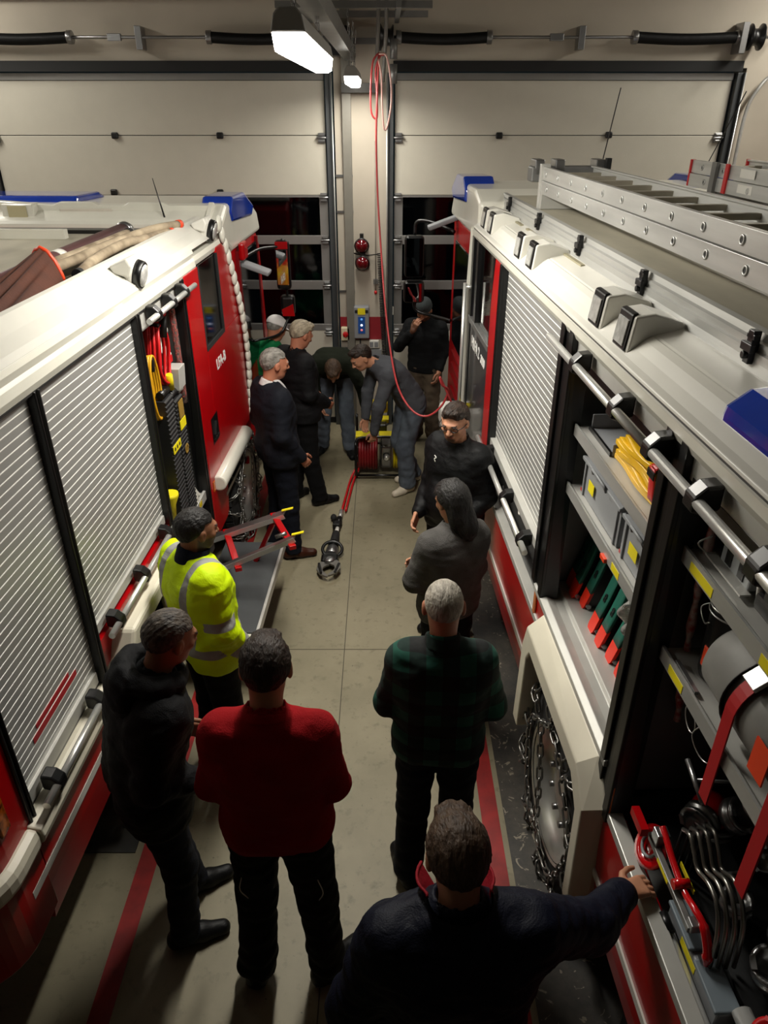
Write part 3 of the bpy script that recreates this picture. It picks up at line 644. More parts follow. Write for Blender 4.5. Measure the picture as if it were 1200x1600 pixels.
hs = MB(); hs.cyl((.035, 4.72, 1.00), (.035, 5.70, 1.0), .06, n=18); hs.build('door_bumper_bar', WHITE, TL, bevel=.012)
MB().box(.013, .0145, 4.98, 5.5, .76, .79).build('reflective_stripe', REFL, TL)
MB().box(.012, .018, 4.66, 4.70, .96, 1.04).build('side_marker', MATS['orange_reflector'], TL, bevel=.003)
# interior seen through the window
MB().box(-.5, -.53, 4.7, 6.0, .7, 2.5).build('cab_lining', SEAT, TL)
MB().box(-.04, -.5, 4.63, 6.0, .62, .66).build('cab_floor', DARK, TL)
sb = MB(); sb.box(-.1, -.45, 5.05, 5.15, 1.2, 2.25); sb.box(-.1, -.45, 5.15, 5.6, 1.15, 1.3); sb.build('crew_seat', mat('seat_fabric', '#3a3b40', .9), TL, bevel=.04)
MB().tube(smoothpath([(-.06, 5.02, 1.98), (-.08, 5.2, 2.02), (-.1, 5.32, 2.12)], 4), .022, 8).build('hi_vis_strap', YEL, TL)
# ribbed white seam between crew cabin and driver cab
for i in range(20):
    u = i / 19
    y = 5.66 + .42 * math.sin(min(1, u * 1.25) * math.pi / 2); z = 2.66 - u * 1.62; x = .0 + .035 * math.sin(u * 3)
    if i == 0: rb = MB()
    rb.ell((x, y, z), .024, .045, .060)
rb.build('ribbed_seam', WHITE, TL)
# driver cab
cb = MB(); cb.prism([(5.95, .55), (5.95, 2.45), (6.2, 2.58), (7.0, 2.50), (7.2, 2.3), (7.3, 1.2), (7.3, .5), (6.35, .5), (6.3, .95), (5.95, 1.0)], 'x', -.02, xo + .05); cb.build('cab_shell', RED, TL, bevel=.03)
MB().box(.0, -.03, 6.22, 6.98, 1.36, 2.34).build('cab_window', GLASSD, TL, bevel=.02)
wf = MB(); wf.box(.006, -.03, 6.98, 7.02, 1.3, 2.38); wf.build('window_frame', mat('deep_red_paint', '#6b0a10', .3), TL); wf = MB(); wf.box(.006, -.03, 6.18, 6.23, 1.3, 2.38); wf.build('window_frame', MATS['deep_red_paint'], TL)
cr = MB(); cr.prism([(5.72, 2.52), (5.72, 2.66), (5.95, 2.76), (6.75, 2.74), (7.1, 2.58), (7.2, 2.4), (6.0, 2.4)], 'x', .005, xo + .05); cr.build('cab_roof', WHITE, TL, bevel=.04, seg=3)
bb = MB(); bb.prism([(6.0, 2.70), (6.1, 2.80), (6.55, 2.79), (6.9, 2.65), (6.8, 2.58), (6.05, 2.62)], 'x', .02, -.22); bb.build('blue_beacon', BLUE, TL, bevel=.02)
bb = MB(); bb.prism([(6.0, 2.70), (6.1, 2.80), (6.55, 2.79), (6.9, 2.65), (6.8, 2.58), (6.05, 2.62)], 'x', -1.2, -2.2); bb.build('blue_beacon', BLUE, TL, bevel=.02)
MB().box(.01, .03, 6.25, 6.36, 2.36, 2.42).build('marker_lamp', BLACK, TL, bevel=.004)
# roof parapet behind the cab with recesses
pp = MB(); pp.prism([(-.10, 2.60), (-.10, 2.76), (-.42, 2.76), (-.46, 2.78), (-.72, 2.78), (-.76, 2.76), (-.95, 2.76), (-.99, 2.78), (-1.25, 2.78), (-1.3, 2.76), (-1.62, 2.78), (-1.95, 2.80), (-2.3, 2.74), (-2.3, 2.60)], 'y', 5.86, 5.92); pp.build('roof_parapet', WHITE, TL, bevel=.006)
pp = MB(); pp.prism([(5.68, 2.60), (5.68, 2.66), (5.90, 2.78), (5.94, 2.76), (5.94, 2.60)], 'x', -.08, -.12); pp.build('parapet_cheek', WHITE, TL, bevel=.006)
pp = MB(); pp.box(-1.42, -1.66, 5.78, 5.90, 2.60, 2.775); p_ = pp.build('recess_box', WHITE, TL, bevel=.008); MB().box(-1.47, -1.61, 5.772, 5.785, 2.68, 2.76).build('recess_face', mat('recess_cream', '#b9b08d', .5), p_)
MB().box(-.85, -1.25, 5.850, 5.862, 2.645, 2.735).build('cover_plate', mat('cover_plate_white', '#cdc5b8', .5), TL, bevel=.02)
MB().box(-.25, -1.75, 5.55, 5.66, 2.60, 2.625).build('light_bar', BLACK, TL)
MB().box(-.10, -1.9, 5.70, 5.86, 2.60, 2.612).build('red_roof_strip', mat('red_roof_paint', '#b8402e', .5), TL)
bx = MB(); bx.prism([(-1.42, 2.6), (-1.40, 2.95), (-1.5, 3.02), (-2.3, 3.05), (-2.3, 2.6)], 'y', 4.25, 4.72) if False else None
rb_ = MB(); rb_.lathe((-1.62, 4.35, 2.6), (0, 0, 1), [(0, .50), (.26, .48), (.30, .46), (.31, .05)], n=40); rb_.build('roof_hatch', WHITE, TL)
MB().box(-1.0, -2.3, 5.30, 5.36, 2.60, 2.66).build('roof_ledge', WHITE, TL)
an = MB(); an.tube([(-.42, 5.78, 2.62), (-.49, 5.80, 2.95)], [.008, .003], 8); an.lathe((-.42, 5.78, 2.60), (0, 0, 1), [(0, .035), (.02, .03), (.05, .01)], n=12); an.build('antenna', BLACK, TL)
hm = MB(); hm.tube(smoothpath([(-.0, 6.30, 2.30), (.10, 6.6, 2.33), (.24, 6.75, 2.33), (.27, 6.78, 2.38)], 5), .014, 8); hm.tube([(.27, 6.78, 2.39), (.29, 6.78, 1.7)], .012, 8); hm.tube(smoothpath([(.29, 6.78, 1.70), (.2, 6.7, 1.56), (0, 6.5, 1.55)], 4), .012, 8); hm.build('mirror_arm', BLACK, TL)
MB().box(.20, .33, 6.74, 6.82, 1.95, 2.38).build('mirror', BLACK, TL, bevel=.03, seg=3); MB().box(.215, .315, 6.732, 6.739, 2.0, 2.30).build('mirror_glass', MATS['mirror_silver'], TL)
MB().box(.22, .35, 6.74, 6.84, 1.72, 1.90).build('mirror', BLACK, TL, bevel=.03, seg=3)
rr = MB(); rr.prism([(.24, 1.72), (.35, 1.72), (.34, 1.83), (.235, 1.78)], 'y', 6.728, 6.738); rr.build('red_mirror_cap', RED, TL)
MB().box(.21, .32, 6.728, 6.738, 2.31, 2.37).build('red_mirror_cap', RED, TL)
k = MB(); k.obox((.10, 6.35, 2.22), (1, 0, -.35), (0, 1, 0), (.35, 0, 1), .13, .07, .02); k.build('kerb_mirror', GREY, TL, bevel=.012)
kr = MB(); kr.box(.0, .05, 6.2, 6.36, 2.30, 2.44); kr.build('mirror_mount', RED, TL, bevel=.02)
snow_chain('snow_chain', 'steel snow chain wrapped round the rear wheel of the right truck', FR, 1, 2.40, .50, .3, -.01, seed=3)
snow_chain('snow_chain', 'steel snow chain on the front wheel of the left truck behind the standing men', FL, -1, 5.72, .48, .3, .0, seed=5)
snow_chain('snow_chain', 'steel snow chain on the rear wheel of the left truck beside the hi-vis jacket', FL, -1, 3.07, .46, .3, .02, seed=6)
# lowered step flap of the left truck
fl_ = MB(); fl_.box(.02, .46, 3.68, 4.78, .42, .47)
fl_.build('step_flap', mat('ribbed_step_rubber', '#4b4e50', .6, .2, var=.3, scale=4), TL, bevel=.004)
MB().box(.46, .48, 3.67, 4.79, .415, .48).build('flap_edge', ALUP, TL, bevel=.003)
MB().box(.02, .36, 3.655, 3.68, .38, .46).build('flap_side', RED, TL); MB().box(.36, .475, 3.652, 3.678, .38, .46).build('flap_side', REFL, TL)
MB().cyl((-.0, 3.80, .50), (-.02, 3.80, 1.02), .018, n=12).build('gas_strut', CHROME, TL)

# ------------------------------------------------------------------ lamps
def luminaire(label, x, y0, y1, z, power, group=None, w_=.125, es=42):
    t = thing('ceiling_lamp', label, 'lamp', (x, (y0 + y1) / 2, z), group=group)
    L = (y1 - y0); h = L / 2
    b = MB(); b.prism([(-w_ / 2, .03), (-w_ / 2 + .012, .085), (-w_ / 4, .105), (w_ / 4, .105), (w_ / 2 - .012, .085), (w_ / 2, .03)], 'y', -h, h); b.build('lamp_body', mat('lamp_body_grey', '#8f8d88', .5), t, bevel=.006)
    e = MB(); e.prism([(-w_ / 2 + .004, .03), (-w_ / 2 + .012, -.025), (-w_ / 2 + .03, -.035), (w_ / 2 - .03, -.035), (w_ / 2 - .012, -.025), (w_ / 2 - .004, .03)], 'y', -h + .008, h - .008)
    e.build('lamp_diffuser', mat('lit_diffuser_%d' % es, '#ffffff', .4, var=0, emis='#fffaf0', estr=es), t)
    ld = bpy.data.lights.new('lamp_light', 'AREA'); ld.shape = 'RECTANGLE'; ld.size = w_; ld.size_y = L * .95; ld.energy = power; ld.color = (1, .955, .86); ld.spread = R_(170)
    lo = bpy.data.objects.new('lamp_light', ld); COL.objects.link(lo); lo.parent = t; lo.location = (0, 0, -.042)
    for yy in (-h * .7, h * .7):
        ch = MB()
        for s in (-1, 1):
            chain(ch, [(0, yy, .10), (s * .02, yy, .10 + .35)], L=.02, wd=.007, r=.002, ref=(0, 1, 0))
        ch.build('suspension_chain', STEEL, t)
    return t
luminaire('long grey tube lamp with glowing diffuser hanging nearest over the aisle', -.335, 3.02, 4.60, 3.60, LUM_POWER)
luminaire('smaller looking tube lamp hanging further back close to the front wall', -.275, 7.0, 8.0, 3.60, LUM_POWER * .35, es=14)
for i, (x, y, nm) in enumerate(((-4.4, 3.8, 'tube lamp over the far side of the left truck, nearer one'), (-4.4, 7.0, 'tube lamp over the far side of the left truck, close to the front wall'), (4.2, 3.8, 'tube lamp over the far side of the right truck, nearer one'), (4.2, 7.0, 'tube lamp over the far side of the right truck, close to the front wall'))):
    luminaire(nm, x, y - .79, y + .79, 4.74, SIDE_POWER, es=20)
# steel support rail above the lamps and cable ladder
t = thing('lamp_rail', 'grey steel rail running above the aisle lamps to the wall', 'rail', (-.33, 0, 3.80))
r_ = MB(); r_.prism([(-.05, 0), (-.05, .10), (-.042, .10), (-.042, .008), (.042, .008), (.042, .10), (.05, .10), (.05, 0)], 'y', 2.55, 8.28); r_.build('rail', ALUD, t)
MB().cyl((0, 2.62, .05), (0, 2.62, .5), .03, n=14).build('rail_hanger', BLACK, t); MB().box(-.075, .075, 2.5, 2.6, -.06, .24).build('rail_end', mat('dark_bracket_steel', '#4a4946', .5, .5), t, bevel=.006)
t = thing('cable_ladder', 'grey perforated cable ladder under the ceiling above the middle pier', 'cable tray', (-.15, 7.6, 4.12))
cl = MB()
for y in (-.35, .35): cl.box(-.75, .55, y - .02, y + .02, 0, .05)
cl.box(-.55, -.51, -.6, .65, -.02, .06); cl.box(.25, .29, -.6, .65, -.02, .06); cl.build('ladder_frame', ALUD, t)
for x in (.10, .17): MB().tube(smoothpath([(x - .02, -1.0, .6), (x, -.3, .35), (x, .2, -.05), (x - .03, .45, -.5)], 5), .018, 8).build('cable_bundle', mat('grey_cable', '#6b6862', .6), t)
for (x, z) in ((-.02, 0), (-.02, -.2)): MB().cyl((x + .26, .4, z - .32), (x + .26, .4, z - .16), .035, n=14).build('canister', ALUD, t)
cc = MB(); chain(cc, [(-.4, .1, .5), (-.4, .1, -.32)], L=.02, wd=.007, r=.002); chain(cc, [(-.18, .3, .5), (-.18, .3, -.42)], L=.02, wd=.007, r=.002); cc.build('chain', STEEL, t)
t = thing('wall_motor', 'dark door motor box on the wall between the two spring shafts', 'motor', (-.42, WALLY, 3.95)); MB().box(-.1, .1, -.25, -.01, -.12, .12).build('motor_housing', BLACK, t, bevel=.01); MB().box(-.3, .42, -.14, -.10, -.02, .03).build('motor_bracket', ALUD, t)
MB().box(.0, .36, -.12, -.02, -.42, -.34).build('cross_beam', mat('dark_bracket_steel', '#4a4946', .5, .5), t)

# ------------------------------------------------------------------ fittings on the pier between the doors
def onwall(px, py, d=0): # point on the front wall for a photo pixel, used for fittings
    c, s = math.cos(R_(29.2)), math.sin(R_(29.2)); u = (px - 600) / 1130; v = (py - 800) / 1130
    ty = c - v * s; k = (WALLY - d) / ty; return Vector((u * k, WALLY - d, 3.4 + k * (-s - v * c)))
t = thing('cable_channel', 'tall grey metal cable channel on the pier right of the left door', 'cable channel', (-.375, WALLY, 0))
c_ = MB(); c_.box(-.045, .045, -.07, -.001, 0, 4.4); c_.build('channel_body', mat('channel_grey', '#77746b', .5, .2), t, bevel=.003)
for z in (2.78, 2.43, 1.6, .95):
    MB().box(-.13, .05, -.012, -.002, z - .012, z + .012).build('channel_strap', STEEL, t)
for i, (px, py, lab) in enumerate(((565, 382, 'round dark red signal lamp on the wall, upper of the pair'), (568, 409, 'round dark red signal lamp on the wall, lower of the pair'))):
    p = onwall(px, py, .1); t = thing('signal_lamp', lab, 'lamp', (p.x, WALLY, p.z))
    MB().lathe((0, 0, 0), (-.15 if i else 0, -1, -.2), [(0, .05), (.06, .075), (.09, .082), (.095, .07)], n=24).build('lamp_housing', BLACK, t)
    a = Vector((-.15 if i else 0, -1, -.2)).normalized() * .092
    MB().lathe(a, (-.15 if i else 0, -1, -.2), [(0, .072), (.02, .066), (.04, .045), (.05, .01)], n=24).build('red_lens', mat('red_lens', '#5c0912', .12, coat=.7), t)
    MB().box(-.02, .02, -.06, 0, .06, .10).build('lamp_foot', BLACK, t)
p = onwall(565, 503, .1); t = thing('control_box', 'grey control box with blue key panel and yellow sticker on the pier', 'control box', (p.x, WALLY, p.z))
MB().box(-.085, .085, -.11, 0, -.19, .17).build('box_housing', GREY, t, bevel=.012)
MB().box(-.04, .04, -.114, -.108, -.13, .06).build('key_panel', mat('blue_key_panel', '#1f4f9c', .4), t)
for z, e in ((.03, '#5fa8ff'), (-.035, '#dfe8ff'), (-.09, '#ff9090')):
    MB().lathe((0, -.113, z), (0, -1, 0), [(0, .014), (.004, .012), (.005, .001)], n=14).build('key', mat('key_' + e[1:], e, .4, var=0, emis=e, estr=1.5 if z == -.035 else .3), t)
MB().box(-.042, .042, -.115, -.109, .085, .155).build('yellow_sticker', YEL, t); MB().box(-.075, .075, -.112, -.108, .10, .135).build('black_band', INK, t)
MB().tube([(-.02, -.05, -.19), (-.02, -.05, -.5)], .008, 6).build('cable', INK, t)
p = onwall(540, 522, .06); t = thing('rotary_switch', 'cream main switch box with round red knob at the red wall band', 'switch', (p.x, WALLY, p.z))
MB().box(-.05, .05, -.07, 0, -.075, .075).build('switch_housing', mat('cream_switch', '#d8cfae', .5), t, bevel=.008); MB().lathe((0, -.07, 0), (0, -1, 0), [(0, .032), (.02, .03), (.022, .001)], n=18).build('red_knob', REDP, t); MB().box(-.006, .006, -.10, -.09, -.028, .028).build('knob_grip', REDP, t)
p = onwall(588, 538, .04); t = thing('wall_socket', 'double white power socket on grey trunking low on the pier', 'socket', (p.x, WALLY, p.z))
MB().box(-.085, .03, -.05, 0, -.045, .045).build('socket_plate', WPL, t, bevel=.006); MB().box(-.075, -.035, -.056, -.048, -.03, .03).build('socket_lid', GREY, t, bevel=.004); MB().box(-.022, .02, -.056, -.048, -.03, .03).build('socket_lid', GREY, t, bevel=.004)
MB().box(-.20, .06, -.045, 0, -.16, -.06).build('trunking', GREY, t, bevel=.004)
p = onwall(611, 488, .05); t = thing('push_button', 'small white push button box with green button on the right door frame', 'button', (p.x, WALLY + .045, p.z))
MB().box(-.03, .03, -.035, 0, -.045, .045).build('button_box', WPL, t, bevel=.005); MB().lathe((0, -.036, 0), (0, -1, 0), [(0, .017), (.008, .015), (.009, .001)], n=16).build('green_button', mat('dark_green_button', '#12402a', .4), t)
p = onwall(587, 455, .03); t = thing('cord_switch', 'thin hanging pull cord with a small red knob beside the coiled cable', 'cord', (p.x, WALLY - .05, p.z))
MB().cyl((0, 0, 0), (.0, 0, 1.5), .004, n=6).build('cord', mat('grey_cord', '#8a867c', .7), t); MB().ell((0, 0, -.01), .018, .018, .022).build('red_knob', REDP, t); MB().box(-.025, .025, .0, .05, .08, .13).build('cord_guide', ALUD, t)
# coiled black cable
def coil_cable(name, label, cat, loc, pts, r, rc, turns, m, parent=None):
    P = smoothpath(pts, 8); n = turns * 10; out = []
    tot = sum((b - a).length for a, b in zip(P, P[1:]))
    acc = [0]
    for a, b in zip(P, P[1:]): acc.append(acc[-1] + (b - a).length)
    for i in range(n + 1):
        s = tot * i / n; j = max(k for k in range(len(P) - 1) if acc[k] <= s + 1e-9); u = (s - acc[j]) / max(acc[j + 1] - acc[j], 1e-9)
        c = P[j].lerp(P[j + 1], min(u, 1)); d = (P[j + 1] - P[j]).normalized(); e1 = d.cross(Vector((0, 1, 0))).normalized(); e2 = d.cross(e1); th = 2 * math.pi * turns * i / n
        out.append(c + (e1 * math.cos(th) + e2 * math.sin(th)) * rc)
    o = MB().tube(out, r, 5).build(name, m, parent)
    if not parent: o.location = loc; tag(o, label, cat)
    return o
a = onwall(593, 395, .08); b = onwall(601, 560, .08)
coil_cable('coiled_cable', 'black spiral cable hanging down the right edge of the pier', 'cable', a, [Vector((0, 0, 0)), Vector((.02, 0, -.5)), b - a], .0055, .022, 62, RUBBER)
tag(MB().tube([onwall(548, 395, .04), onwall(575, 399, .04), onwall(592, 397, .06)], .006, 6).build('signal_wire', INK), 'thin black wire from the signal lamps to the spiral cable', 'wire')
# red air hose: looped on the ceiling hook, hanging to the truck
RH = mat('red_air_hose', '#b43a3c', .4, var=.1)
WH = mat('pale_pink_hose', '#d9a9a0', .45, var=.1)
def at(px, py, Y):
    c, s = math.cos(R_(29.2)), math.sin(R_(29.2)); u = (px - 600) / 1130; v = (py - 800) / 1130; k = Y / (c - v * s); return Vector((u * k, Y, 3.4 + k * (-s - v * c)))
t = thing('air_hose', 'red and white air hose looped under the ceiling and hanging down to the right truck', 'hose', (0, 0, 0))
hp = [at(592, 82, 7.3), at(588, 200, 7.25), at(590, 300, 7.2), at(596, 400, 7.0), at(602, 480, 6.6), at(612, 560, 6.1), at(624, 610, 5.8), at(645, 642, 5.65), at(668, 650, 5.6), at(690, 634, 5.58), at(700, 610, 5.55), at(691, 602, 5.5), at(688, 590, 5.5), at(705, 585, 5.52)]
hp[-1] = FR @ Vector((-.10, 5.58, 1.28))
MB().tube(smoothpath(hp, 8), .0085, 8).build('hose_run', RH, t)
for k, (dx, pts) in enumerate(((0, [(590, 84), (582, 100), (579, 150), (581, 178), (589, 184), (589, 150), (587, 110), (594, 88), (600, 86)]), (0, [(592, 84), (604, 88), (611, 130), (611, 165), (605, 198), (600, 200), (597, 165), (596, 120), (591, 92)]))):
    MB().tube(smoothpath([at(x, y, 7.3 - .03 * k) for x, y in pts], 6), .008, 8).build('hose_loop', WH if k else RH, t)
t = thing('cooling_pipe', 'thin red pipe running along the top of the front wall', 'pipe', (0, WALLY - .05, 4.305)); MB().cyl((-5.8, 0, 0), (-1.2, 0, 0), .014, n=10).build('pipe', mat('dark_red_pipe', '#8e2420', .5), t)
t = thing('track_pipe', 'curved shiny tube bending off the track right of the right door', 'pipe', (3.6, WALLY - .08, 0)); MB().tube(smoothpath([(-.0, 0, 2.6), (.0, 0, 3.3), (.06, -.02, 3.55), (.2, -.05, 3.7), (.4, -.4, 3.78), (.6, -1.4, 3.8)], 6), .018, 10).build('pipe', ALU, t)

# ------------------------------------------------------------------ roof ladders of the right truck
LAD = mat('ladder_aluminium', '#c6c6c2', .36, .5, var=.2, scale=20, stretch=(1, .08, 1), bump=.06)
RUNG = mat('ribbed_rung_aluminium', '#9d9686', .5, .35, var=.2)
def ladder(name, label, x0, wdt, y0, y1, z, n, stacks=2, hh=.075, caps=None, fr=FR):
    t = thing(name, label, 'ladder', (x0, y0, z), frame=fr, group=None)
    L_ = y1 - y0
    for s in range(stacks):
        zz = s * (hh + .004); dx = .0 if s == 0 else .006
        for xx, sd in ((0, 1), (wdt, -1)):
            r = MB(); r.prism([(xx - sd * .0 + sd * dx, zz), (xx + sd * (.026 + dx), zz), (xx + sd * (.026 + dx), zz + .008), (xx + sd * (.010 + dx), zz + .014), (xx + sd * (.010 + dx), zz + hh - .014), (xx + sd * (.026 + dx), zz + hh - .008), (xx + sd * (.026 + dx), zz + hh), (xx + sd * dx, zz + hh)], 'y', 0, L_)
            ro = r.build('side_rail', LAD, t, bevel=.0015)
            if xx == 0:
                for i in range(n):
                    yy = (i + .5 + .25 * s) * L_ / (n + .3)
                    k = MB(); k.lathe((dx - .001, yy, zz + hh / 2), (-1, 0, 0), [(-.001, .017), (.004, .017), (.004, .011), (.001, .010)], n=16, cap=False)
                    k.build('rung_socket', LAD, ro)
                    k = MB(); k.lathe((dx - .0005, yy, zz + hh / 2), (-1, 0, 0), [(-.001, .0115), (.0015, .0115)], n=16)
                    k.build('socket_hole', INK, ro)
            if caps: MB().box(xx - .004, xx + sd * .03, L_ - .002, L_ + .02, zz - .002, zz + hh + .002).build('end_cap', caps, t, bevel=.004)
        for i in range(n):
            yy = (i + .5 + .25 * s) * L_ / (n + .3)
            MB().prism([(yy - .016, zz + hh / 2 - .014), (yy + .016, zz + hh / 2 - .014), (yy + .018, zz + hh / 2 + .010), (yy - .018, zz + hh / 2 + .010)], 'x', .01, wdt - .01).build('rung', RUNG, t, bevel=.003)
    return t
l1 = ladder('roof_ladder', 'long two-piece aluminium ladder lying nearest the roof edge of the right truck', .30, .36, .75, 5.05, 2.925, 15)
MB().box(-.01, .05, 4.22, 4.26, -.09, .17).build('end_bracket', ALUP, l1, bevel=.004); MB().box(-.05, .40, 4.30, 4.42, .06, .15).build('head_frame', ALUD, l1, bevel=.01)
for x in (-.03, .10, .36): MB().box(x, x + .06, 4.30, 4.44, .10, .19).build('head_block', STEEL, l1, bevel=.006)
MB().box(.41, .44, 4.25, 4.29, .06, .20).build('safety_tag', INK, l1); MB().box(.405, .445, 4.245, 4.25, .09, .12).build('yellow_tag', YEL, l1)
MB().box(-.003, .0, .62, .70, .02, .055).build('red_label', REDP, l1)
MB().box(.0, .37, 4.18, 4.24, -.085, -.0).build('cross_bearer', ALUP, l1); MB().box(.0, .37, 1.0, 1.06, -.085, -.0).build('cross_bearer', ALUP, l1)
l2 = ladder('roof_ladder', 'shorter ladder with red end caps lying further in on the right truck roof', 1.34, .40, .8, 5.2, 2.95, 15, caps=REDP)
for z in (.02, .10): MB().box(-.002, .0, 3.55, 3.72, z + .0, z + .045).build('white_label', WPL, l2)
MB().box(-.02, .0, 4.0, 4.06, -.11, .16).build('roof_bracket', ALUD, l2); MB().box(-.01, .0, 3.86, 3.90, 0, .16).build('red_strap', REDP, l2)
MB().box(.02, .40, 4.0, 4.06, -.11, -.0).build('roof_bracket', ALUD, l2)

# ------------------------------------------------------------------ hoses and bag on the left truck roof
t = thing('suction_pipe', 'thick maroon suction pipe with metal couplings on the left truck roof', 'pipe', (-.54, 3.0, 2.665), frame=FL)
MB().tube([(0.03, 0, 0), (-.0, .8, 0), (-.01, 2.2, .0)], .052, 16).build('pipe', mat('maroon_rubber_pipe', '#5a3a3a', .5, var=.2), t)
for y in (.86, 2.2): MB().lathe((-.005, y, 0), (0, 1, 0), [(0, .054), (.01, .062), (.04, .062), (.05, .056), (.08, .05), (.1, .045)], n=20).build('coupling', STEEL, t)
MB().lathe((.0, 1.12, 0), (0, 1, 0), [(0, .0535), (.08, .0535)], n=20).build('white_band', WPL, t)
HOSE = mat('dirty_beige_hose', '#a4957d', .75, var=.4, scale=7, col2='#6a5c49')
for i, (lab, pts) in enumerate((('dirty beige roof hose, the one ending shortest on the left', [(-.50, 3.75, 2.63), (-.42, 4.1, 2.65), (-.38, 4.4, 2.66), (-.36, 4.78, 2.665)]), ('dirty beige roof hose lying in the middle of the three', [(-.44, 3.62, 2.63), (-.36, 3.95, 2.65), (-.30, 4.4, 2.67), (-.22, 4.85, 2.68), (-.16, 5.18, 2.665)]), ('dirty beige roof hose lying closest to the roof edge', [(-.235, 3.72, 2.63), (-.26, 4.0, 2.65), (-.245, 4.4, 2.665), (-.215, 4.6, 2.655), (-.175, 5.02, 2.64)]))):
    t = thing('roof_hose', lab, 'hose', (0, 0, .05), frame=FL)
    MB().tube(smoothpath(pts, 6), .026, 12).build('hose', HOSE, t)
    MB().tube([Vector(pts[0]) + Vector((0, -.04, 0)), pts[0]], .028, 12).build('hose_end', RUBBER if i == 2 else HOSE, t); MB().tube([pts[-1], Vector(pts[-1]) + (Vector(pts[-1]) - Vector(pts[-2])).normalized() * .04], .029, 12).build('hose_end', ORAN if i else RUBBER, t)
def bagf(u, v):
    y = 3.78 - .80 * u; sp = .12 + .22 * u
    x = -.44 + .05 * u + sp * (v - .5) * 1.5
    z = 2.612 + (.14 * (1 - u) + .035) * math.sin(math.pi * v) ** .7 + .012 * math.sin(v * 40 + u * 2) * (.3 + u) * math.sin(math.pi * v)
    return (x, y, z)
t = thing('canvas_bag', 'rust brown gathered canvas bag over the pipe on the left truck roof', 'bag', (0, 0, 0), frame=FL)
MB().grid(bagf, 24, 60, thick=(0, 0, -.006)).build('canvas', mat('rust_canvas', '#48210f', .85, var=.3, bump=.2), t)
MB().tube([bagf(0, v / 16) for v in range(17)], .012, 8).build('orange_hem', ORAN, t)

# ------------------------------------------------------------------ contents of the left open locker
t = thing('cable_coil', 'thick red cable coiled and hanging in the left open locker', 'cable', (-.09, 4.20, 2.12), frame=FL)
cb = MB(); rn = random.Random(4)
for k in range(9):
    rx = .085 + .012 * rn.random(); rz = .17 + .02 * rn.random(); dx = (k - 4) * .012; dy = rn.uniform(-.02, .02)
    cb.tube([(dx + .006 * math.sin(3 * a), dy + rx * math.cos(a), rz * math.sin(a)) for a in [2 * math.pi * i / 28 for i in range(28)]], .0085, 8, closed=True)
cb.build('cable', mat('bright_red_cable', '#c4181c', .4, var=.15), t)
MB().cyl((.05, .03, .10), (.06, .04, .22), .022, n=12).build('plug', BLACK, t); MB().cyl((.05, .03, -.22), (.06, .0, -.12), .02, n=12).build('yellow_clip', YELP, t); MB().box(-.04, .05, -.03, .01, .14, .19).build('velcro_tie', BLACK, t, bevel=.01)
t = thing('cable_coil', 'yellow cable coil hanging beside the red one in the left locker', 'cable', (-.10, 3.99, 1.98), frame=FL)
cb = MB()
for k in range(5): cb.tube([(.012 * k, .07 * math.cos(a) + .006 * k, .19 * math.sin(a)) for a in [2 * math.pi * i / 28 for i in range(28)]], .008, 8, closed=True)
cb.build('cable', mat('ochre_cable', '#c8920e', .45), t); MB().box(-.01, .06, .0, .03, .10, .18).build('velcro_tie', BLACK, t, bevel=.008)
t = thing('chequer_board', 'diamond plate mounting board in the left open locker', 'board', (-.18, 4.30, 1.2), frame=FL)
cm = bpy.data.materials.new('diamond_plate'); cm.use_nodes = True; N = cm.node_tree.nodes; L = cm.node_tree.links; b_ = N['Principled BSDF']; tc = N.new('ShaderNodeTexCoord'); mp = N.new('ShaderNodeMapping'); mp.inputs['Rotation'].default_value = (R_(45), 0, 0); ck = N.new('ShaderNodeTexChecker'); ck.inputs['Scale'].default_value = 55; ck.inputs[1].default_value = lin('#c9c8c2'); ck.inputs[2].default_value = lin('#6f6f6b')
L.new(tc.outputs['Object'], mp.inputs[0]); L.new(mp.outputs[0], ck.inputs[0]); L.new(ck.outputs[0], b_.inputs['Base Color']); b_.inputs['Metallic'].default_value = .6; b_.inputs['Roughness'].default_value = .35
MB().box(-.01, .01, -.34, .22, 0, 1.12).build('plate', cm, t); MB().box(.01, .14, .06, .16, .62, .66).build('shelf_lip', ALUP, t)
t = thing('red_bag', 'small red pouch lying above the coiled red cable', 'bag', (-.08, 4.26, 2.345), frame=FL); MB().ell((0, 0, 0), .06, .09, .03).build('pouch', REDP, t)
t = thing('cardboard_sign', 'crumpled white and red bag beside the coiled cable', 'bag', (-.10, 4.37, 2.12), frame=FL); MB().grid(lambda u, v: (.02 * math.sin(u * 9) + .01 * math.sin(v * 14), -.05 + .10 * v, -.10 + .22 * u), 10, 10, thick=(-.03, 0, 0)).build('bag_body', mat('crumpled_white_film', '#c8c5bb', .35, var=.25, scale=30), t); MB().box(.03, .035, -.02, .04, -.10, -.06).build('red_print', REDP, t)
t = thing('metal_bin', 'grey folded metal bin under the white bag in the left locker', 'bin', (-.09, 4.36, 1.86), frame=FL); MB().prism([(-.08, 0), (.08, 0), (.09, .14), (-.08, .14)], 'y', -.06, .07).build('bin_body', ALUP, t, bevel=.004)
RIB = mat('ribbed_black_rubber', '#141416', .55, var=.2)
